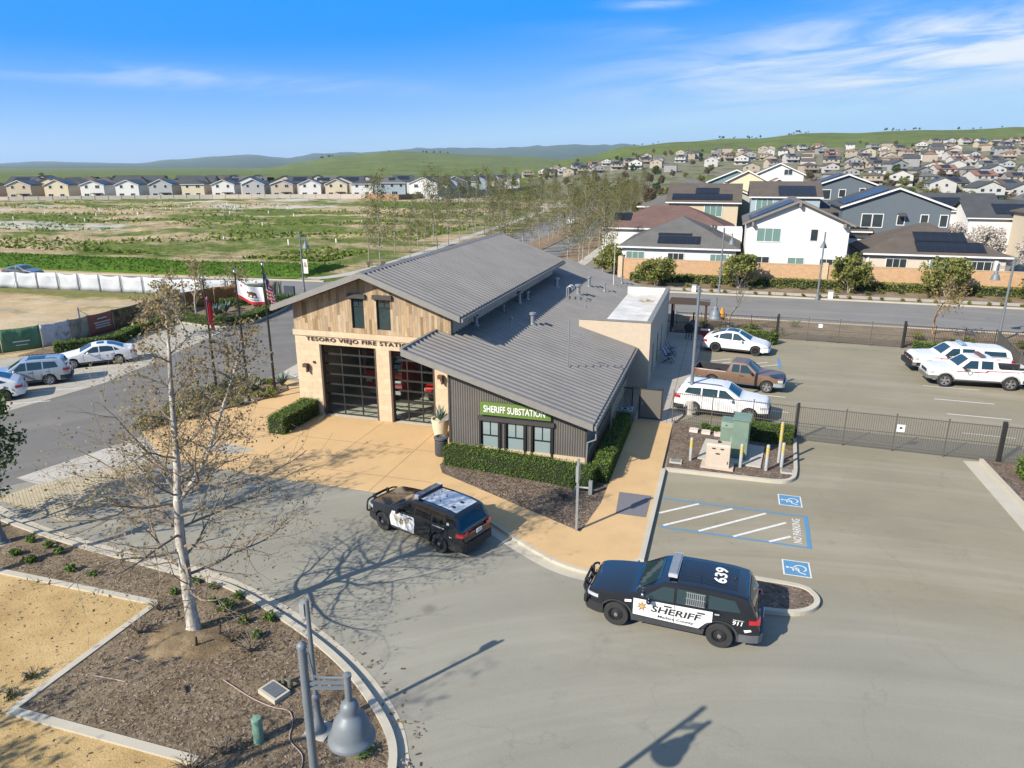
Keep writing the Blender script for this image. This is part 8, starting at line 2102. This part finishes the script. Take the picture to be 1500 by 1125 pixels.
q = MB(); q.box(5.9, 6.2, -.55, .0, .4, 3.3); q.box(-7.0, -6.8, -.1, 0, .2, 3.4); q.build('downpipe', M_FRAME, G)
house('white house with grey roof and two solar panels across the side street', 37.5, 140, 0, 11, 12, 6.2, 'gx', .42, .5, 'white', 'dark', [], [(-2, .2, .7, 4.5)])
house('long white house with dark roof and wide solar panel near the blossom trees', 44, 132, 0, 15, 11, 5.6, 'gx', .42, .5, 'white', 'dark', [(3, 4, 2, 1.2)], [(-1, .2, .75, 5.5)])
house('cream house with tan roof at the photo edge beyond the side street', 49, 104, rad(8), 12, 12, 5.4, 'hip', .42, .5, 'cream', 'tan', [(-3, 4, 2, 1.2), (2, 4, 1.6, 1.2)])
house('tan two storey house with hipped roof beyond the blossom trees', 49, 120, rad(6), 11, 12, 6.6, 'hip', .4, .5, 'sand', 'brown', [(-3, 5.2, 1.2, 1.2), (1, 5.2, 1.2, 1.2)])
house('white house with blue solar panel near the photo edge behind the dark roofs', 58, 152, 0, 12, 12, 7.4, 'gy', .42, .5, 'white', 'grey', [(0, 7, 1.6, 1.2)], [(5, .15, .8, 7, 'w')])
# block wall round them
q = SB2 = MB()
wall_r = E('block_wall', 'long tan brown block wall in front of the houses across the street', 'wall', (10, 88, 0))
def wall_mat(name, c1, c2, mo, bw, rh):
    return block_mat(name, c1, c2, mo, bw, rh)
q = MB(); q.box(-22.4, 24, -.1, .1, 0, 2.55); q.build('wall', wall_mat('wall_blocks', (.40, .25, .14), (.45, .29, .165), (.34, .215, .125), .45, .2), wall_r)
q = MB(); q.box(-22.45, 24.05, -.13, .13, 2.55, 2.65); q.build('coping', mat('wall_coping', (.42, .30, .19), (.37, .26, .16), 4), wall_r)
q = MB()
for k in range(3): q.box(-22.75 + k * 23.3, -22.2 + k * 23.3, -.28, .28, 0, 2.85)
q.build('pillar', M_STONE, wall_r)
q = MB(); q.box(-22.6, -22.3, .1, 16, 0, 2.2); q.build('return_wall', MC['wall_coping'], wall_r)
for k, (x, y0, y1) in enumerate(((1.75, 88.2, 104), (14.6, 88.2, 103))):
    q = MB(); q.box(x - .05, x + .05, y0, y1, 0, 1.9); 
    for j in range(7): q.box(x - .09, x + .09, y0 + 2.2 * j, y0 + 2.2 * j + .1, 0, 2.0)
    tag(q.build('timber_fence', mat('timber_fence', (.24, .15, .085), (.18, .11, .06), 4)), 'timber yard fence between the %s' % ('two white houses' if k == 0 else 'white and brown roofed houses'), 'fence')
q = MB(); q.box(-.05, 4.6, -.04, .04, 1.5, 7.2); o = q.build('banner_sign', mat('banner_bright_green', (.10, .36, .03), (.08, .3, .025), 2)); o.location = (-18, 226, 2.4); o.scale = (.42, 1, .62); tag(o, 'bright green banner sign among the avenue trees', 'sign')
# ---- front row across the field and the roofs behind it
row = [(-289.5, 221.5, 'cream'), (-278, 229, 'tan'), (-266.5, 236.2, 'cream'), (-255, 243, 'pale'), (-243.5, 249.6, 'white'), (-232, 255.8, 'grey'), (-220.5, 261.6, 'cream'), (-209.5, 267, 'pale'), (-198.2, 272.2, 'grey'), (-187.2, 277, 'sand'), (-176.2, 281.6, 'white'), (-165.6, 285.4, 'cream'), (-154.8, 288.6, 'white')]
cw = dict(tan='tan', cream='cream', pale='off white', white='white', grey='grey', sand='sandy', bluegrey='blue grey', sage='sage', teal='teal', beige='beige', slate='slate')
rng = random.Random(88); N = len(row)
for i, (x, y, c_) in enumerate(row):
    a = rad(24) ; k = i % 3
    rt = 'gy' if i % 2 else ('gy' if i % 3 else 'hip')
    wn_ = [(-2.2, 5.3, 1.1, 1.2), (2.1, 5.3, 1.0 if k else 1.6, 1.2), (-2.4, 1.9, 1.8, 1.3), (2.0, 1.7, 1.6, 1.7)]
    o = house('%s two storey house behind the field wall, %s from the grey corner house' % (cw[c_], ORD[N - 1 - i]), x, y, a, 9.2, 12.5, 6.0, rt, .36 + .05 * k, .4, c_, ['dark', 'brown', 'grey'][k], wn_, [(5, .15, .7, 6, 'e')] if rt == 'gy' else [(0, .2, .7, 4)], z=-.2, group='houses in the row behind the field wall', name='row_house')
    q = MB()
    if i % 2: q.box(-.2, 3.8, -2.0, 0, 2.6, 2.8); q.box(-.2, -.05, -2.0, -1.85, -.1, 2.6); q.box(3.65, 3.8, -2, -1.85, -.1, 2.6); q.build('patio_roof', RF['dark'], o)
house('large grey two storey corner house with hipped roof behind the brick wall', -141.5, 289.5, rad(22), 12.5, 13, 6.3, 'hip', .38, .5, 'bluegrey', 'grey', [(-3.4, 5.3, 1.3, 1.2), (.6, 5.3, 1.2, 1.2), (4.4, 5.3, 1.2, 1.2), (-3.2, 1.9, 2.2, 1.4), (1.6, 2, 2.4, 1.8)], [(.5, .35, .8, 3)], name='row_house')
side = [(-121, 291, 'white', 'gy'), (-118, 307, 'bluegrey', 'gy'), (-118.5, 322, 'slate', 'gy'), (-119.5, 338, 'sage', 'gx'), (-120, 354, 'bluegrey', 'gy'), (-121, 370, 'cream', 'gx'), (-122, 388, 'grey', 'gy'), (-123, 408, 'white', 'gx'), (-124, 428, 'pale', 'gx')]
for i, (x, y, c_, rt) in enumerate(side):
    house('%s two storey house on the field edge, %s beyond the white van-like car' % (cw[c_], ORD[i]), x - 6, y, rad(14), 12, 11, 6.2, rt, .42, .4, c_, ['dark', 'grey', 'dark'][i % 3], [(-3, 5.2, 1.6, 1.3), (2.5, 5.2, 1.4, 1.3), (-2, 2, 2, 1.4), (3, 5.2, 1.2, 1.2, 's')], [(0 if rt == 'gx' else 5, .25, .8, 5, 'e')], group='houses on the field edge', name='row_house')
bproto = []
cnt = 0
for r_ in range(3):
    for i in range(14):
        t = i / 13; x = -292 + 172 * t - 9 - r_ * 11 + rng.uniform(-2, 2); y = 250 + 60 * t + 22 * math.sin(t * pi) * .6 + r_ * 20 + rng.uniform(-2, 2)
        j = rng.randrange(4)
        if len(bproto) < 4: 
            o = house('', x, y, rad(24 + 180 * (len(bproto) % 2)), 10.5, 13, 6.1, ['gx', 'gy', 'hip', 'gx'][len(bproto)], .42, .4, ['white', 'cream', 'grey', 'beige'][len(bproto)], ['dark', 'grey', 'brown', 'dark'][len(bproto)], [], [(0, .2, .8, 6)], name='rear_house', detail=False); bproto.append(o); j = len(bproto) - 1
        else: o = copy_tree(bproto[j]); o.location = (x, y, -.1); o.rotation_euler = (0, 0, rad(24 + 90 * rng.randrange(4)))
        tag(o, ['dark gabled roof with solar panels showing behind the front row of houses', 'grey gabled roof showing behind the front row of houses', 'brown hipped roof showing behind the front row of houses', 'dark roofed beige house showing behind the front row of houses'][j], 'house', ['rear houses with dark gables', 'rear houses with grey gables', 'rear houses with brown hips', 'rear beige houses'][j]); cnt += 1
fw_ = E('field_wall', 'long pale block wall in front of the row of houses across the field', 'wall', (-210, 264, 0))
wpts = [(-300, 203), (-271, 218), (-250, 232), (-230, 245.5), (-209, 258.5), (-185, 270), (-161, 280), (-150, 283.5)]
for (ax, ay), (bx_, by) in zip(wpts, wpts[1:]):
    q = MB(); l = math.hypot(bx_ - ax, by - ay); M_ = Matrix.Translation((ax + 210, ay - 264, 0)) @ Matrix.Rotation(math.atan2(by - ay, bx_ - ax), 4, 'Z'); q.box(0, l, -.1, .1, 0, 1.9, M=M_)
    q.build('wall_panel', mat('field_wall_pale', (.50, .43, .36), (.44, .38, .31), 1.5), fw_)
    n_ = int(l / 4.5)
    for k in range(n_):
        q = MB(); q.box(l * k / n_ - .18, l * k / n_ + .18, -.2, .2, 0, 2.05, M=M_); q.build('pillar', MC['field_wall_pale'], fw_)
bw_ = E('brick_wall', 'reddish brown block wall round the grey corner house', 'wall', (-140, 280, 0))
for (ax, ay), (bx_, by) in zip([(-150, 283), (-132, 277)], [(-132, 277), (-127, 292)]):
    q = MB(); l = math.hypot(bx_ - ax, by - ay); M_ = Matrix.Translation((ax + 140, ay - 280, 0)) @ Matrix.Rotation(math.atan2(by - ay, bx_ - ax), 4, 'Z'); q.box(0, l, -.12, .12, 0, 2.1, M=M_); q.build('wall_panel', mat('brick_brown', (.27, .15, .085), (.22, .12, .07), 2), bw_)
for (ax, ay), (bx_, by) in zip([(-121, 284), (-112, 300), (-112, 340), (-113, 400)], [(-112, 300), (-112, 340), (-113, 400), (-116, 450)]):
    q = MB(); l = math.hypot(bx_ - ax, by - ay); M_ = Matrix.Translation((ax + 140, ay - 280, 0)) @ Matrix.Rotation(math.atan2(by - ay, bx_ - ax), 4, 'Z'); q.box(0, l, -.1, .1, 0, 1.9, M=M_); q.build('wall_panel', mat('side_wall_grey', (.26, .25, .22), (.21, .2, .18), 2), bw_)
# ---- the houses climbing the foot of the hill
hp = []
HK = [('white', 'dark', 'gy'), ('beige', 'tile', 'hip'), ('beige', 'brown', 'gx'), ('pale', 'grey', 'gx'), ('tan', 'brown', 'hip'), ('pale', 'brown', 'gy'), ('cream', 'dark', 'gx'), ('grey', 'dark', 'gy'), ('sand', 'tan', 'hip'), ('pale', 'tile', 'gx'), ('grey', 'grey', 'hip'), ('sand', 'dark', 'gx')]
FARW = {k: mat('far_wall_' + k, tuple(x * .72 for x in c_), tuple(x * .6 for x in c_), .5, .9) for k, c_ in dict(white=(.66, .64, .60), pale=(.58, .56, .52), cream=(.52, .45, .33), beige=(.49, .42, .34), tan=(.44, .36, .27), sand=(.44, .375, .28), grey=(.36, .355, .34)).items()}
def hill_house_mesh(c_, rf, rt):
    q = MB(); w, d, h = 12.5, 12, 6.2; q.m = 0; q.box(-w / 2, w / 2, 0, d, -4, h); p_ = .42; ov = .5; t = .16
    if rt == 'gx':
        rh = d / 2 * p_; q.extr([(-w / 2, 0, h), (-w / 2, d, h), (-w / 2, d / 2, h + rh)], (w, 0, 0))
        for y0 in (-ov, d + ov): q.extr([(-w / 2 - ov, y0, h - ov * p_), (w / 2 + ov, y0, h - ov * p_), (w / 2 + ov, d / 2, h + rh), (-w / 2 - ov, d / 2, h + rh)], (0, 0, t), 1)
        q.extr([(-3, .6, h + .6 * p_ + .22), (3, .6, h + .6 * p_ + .22), (3, d / 2 - .8, h + (d / 2 - .8) * p_ + .22), (-3, d / 2 - .8, h + (d / 2 - .8) * p_ + .22)], (0, 0, .05), 3)
    elif rt == 'gy':
        rh = w / 2 * p_; q.extr([(-w / 2, 0, h), (w / 2, 0, h), (0, 0, h + rh)], (0, d, 0))
        for s_ in (-1, 1): q.extr([(s_ * (w / 2 + ov), -ov, h - ov * p_), (s_ * (w / 2 + ov), d + ov, h - ov * p_), (0, d + ov, h + rh), (0, -ov, h + rh)], (0, 0, t), 1)
    else:
        m_ = d / 2 + ov; rh = m_ * p_; a, b_, c2, f = -w / 2 - ov, w / 2 + ov, -ov, d + ov
        q.add([(a, c2, h), (b_, c2, h), (b_, f, h), (a, f, h), (a + m_, d / 2, h + rh), (b_ - m_, d / 2, h + rh)], [[0, 1, 5, 4], [1, 2, 5], [2, 3, 4, 5], [3, 0, 4]], 1)
    q.box(-w / 2 - .3, w / 2 + .3, -2.2, -.02, 2.75, 2.95, 1)
    for x, z, a, b_ in ((-3.6, 5, 1.5, 1.3), (0, 5, 1.0, 1.0), (3.4, 5, 1.8, 1.3), (-3.4, 1.4, 2.0, 1.6), (2.6, 1.3, 3.0, 1.9)): q.box(x - a / 2, x + a / 2, -.06, -.01, z - b_ / 2, z + b_ / 2, 2)
    for y in (3, 7.5): q.box(w / 2 + .01, w / 2 + .06, y - .6, y + .6, 4.4, 5.6, 2)
    return q
hcount = 0; rng = random.Random(101)
lane = []
for ri, (r_, u0, u1, du) in enumerate([(285, 1400, 1560, 52), (330, 1010, 1120, 50), (345, 1360, 1560, 47), (400, 1040, 1540, 40), (452, 1210, 1560, 36), (505, 1090, 1560, 32), (560, 900, 1560, 29), (625, 800, 1560, 26), (695, 768, 1560, 24), (765, 772, 1560, 22), (840, 980, 1560, 21), (915, 1340, 1560, 22)]):
    u = u0 + rng.uniform(0, 8)
    while u < u1:
        v = u + rng.uniform(-2, 2)
        if r_ < 420 and 1040 < v < 1250 and rng.random() < .25: u += du; continue
        if v < 1180 and r_ < 600 and rng.random() < .45: u += du; continue
        if rng.random() > .78: u += du; continue
        lane.append((r_ + rng.uniform(-7, 7), v)); u += du * rng.uniform(.9, 1.12)
lane.sort(); lane = lane[:292]
for r_, u in lane:
    lat = (u - 750) / FPX * CP * r_; x, y = W2(lat, r_); z = hill_h(u, r_) if r_ > 300 else 0
    j = rng.randrange(len(HK)); c_, rf, rt = HK[j]
    while len(hp) <= j: hp.append(None)
    if hp[j] is None: hp[j] = hill_house_mesh(c_, rf, rt).build('hillside_house', [FARW[c_], RF[rf], M_WIN, M_SOLAR]); o = hp[j]
    else: o = hp[j].copy(); COL.objects.link(o)
    o.location = (x, y, z); o.rotation_euler = (0, 0, rad(rng.choice([0, 12, -10, 16, 22, 90, -90])) ); s_ = rng.uniform(.74, .95); o.scale = (s_, s_, s_)
    rn = dict(dark='dark', tile='red tile', brown='brown', grey='grey', tan='tan')[rf]
    tag(o, 'small far hillside house with %s walls and %s roof' % (cw[c_], rn), 'house', 'hillside houses with %s walls and %s roofs' % (cw[c_], rn)); hcount += 1
# trees among and beyond the houses
rng = random.Random(55)
ft = []
for k in range(90):          # green belt between the near streets and the hill
    ft.append((rng.choice([0, 1, 1, 2, 2, 3]), rng.uniform(185, 420), rng.uniform(905, 1520)))
for k in range(110): ft.append((rng.choice([0, 1, 2, 2]), rng.uniform(380, 1000), rng.uniform(800, 1540)))
for k in range(34): ft.append((rng.choice([2, 2, 1, 3]), rng.uniform(170, 270), rng.uniform(1190, 1385)))
for j, r_, u in ft:
    lat = (u - 750) / FPX * CP * r_; x, y = W2(lat, r_)
    if -56 < x < 24 and y < 165: continue
    z = hill_h(u, r_) if r_ > 300 else 0
    far_tree(j, x, y, rng.uniform(.55, .95), '%s far tree among the hillside houses' % TREEW[j], '%s far trees among the houses' % TREEW[j], z)
for k, (u, r_, s_, j) in enumerate([(166, 560, 1.0, 0), (240, 700, .8, 0), (286, 520, 1.0, 1), (225, 520, .7, 2), (310, 640, .8, 0), (58, 900, 1.0, 1), (345, 600, .7, 1), (400, 480, .9, 1), (460, 470, .8, 2), (517, 450, 1.0, 1), (580, 460, .95, 0), (632, 440, 1.1, 1), (680, 450, 1.0, 1), (750, 430, 1.3, 0), (705, 900, .8, 2), (20, 500, .6, 2), (115, 620, .5, 1)]):
    lat = (u - 750) / FPX * CP * r_; x, y = W2(lat, r_); far_tree(j, x, y, s_ * .95, '%s tree alone on the far plain, %s from the left edge row' % (TREEW[j], ORD[k]) if False else '%s lone tree standing on the far plain behind the row houses' % TREEW[j], '%s lone trees on the far plain' % TREEW[j], hill_h(u, r_) if r_ > 300 else 0)
for k in range(60):          # oaks dotted along the crest
    u = rng.choice([rng.uniform(915, 985), rng.uniform(1050, 1110), rng.uniform(1150, 1180), rng.uniform(1275, 1340), rng.uniform(1380, 1500), rng.uniform(560, 660), rng.uniform(470, 490)]); r_ = 1470 + rng.uniform(-60, 40) if u > 800 else 2550
    lat = (u - 750) / FPX * CP * r_; x, y = W2(lat, r_); far_tree(0, x, y, rng.uniform(.35, .75) * (1 if u > 800 else 1.6), 'dark green oak dotted along the skyline of the grassy hill', 'oaks along the hill crest', hill_h(u, r_) - .5)
# ------------------------------------------------------------------ air
q = MB(); q.box(-13500, 13500, -2500, 20500, -70, 345)
hz_ = q.build('haze', [])
t = NT('air'); pv = t.n('ShaderNodeVolumePrincipled'); pv.inputs['Color'].default_value = (.72, .86, 1.0, 1); pv.inputs['Density'].default_value = 6e-5; pv.inputs['Anisotropy'].default_value = .2
t.l(pv.outputs[0], t.out.inputs['Volume']); hz_.data.materials.append(t.mat)
tag(hz_, 'thin blue air between the plain and the far ranges', 'haze', kind='stuff')
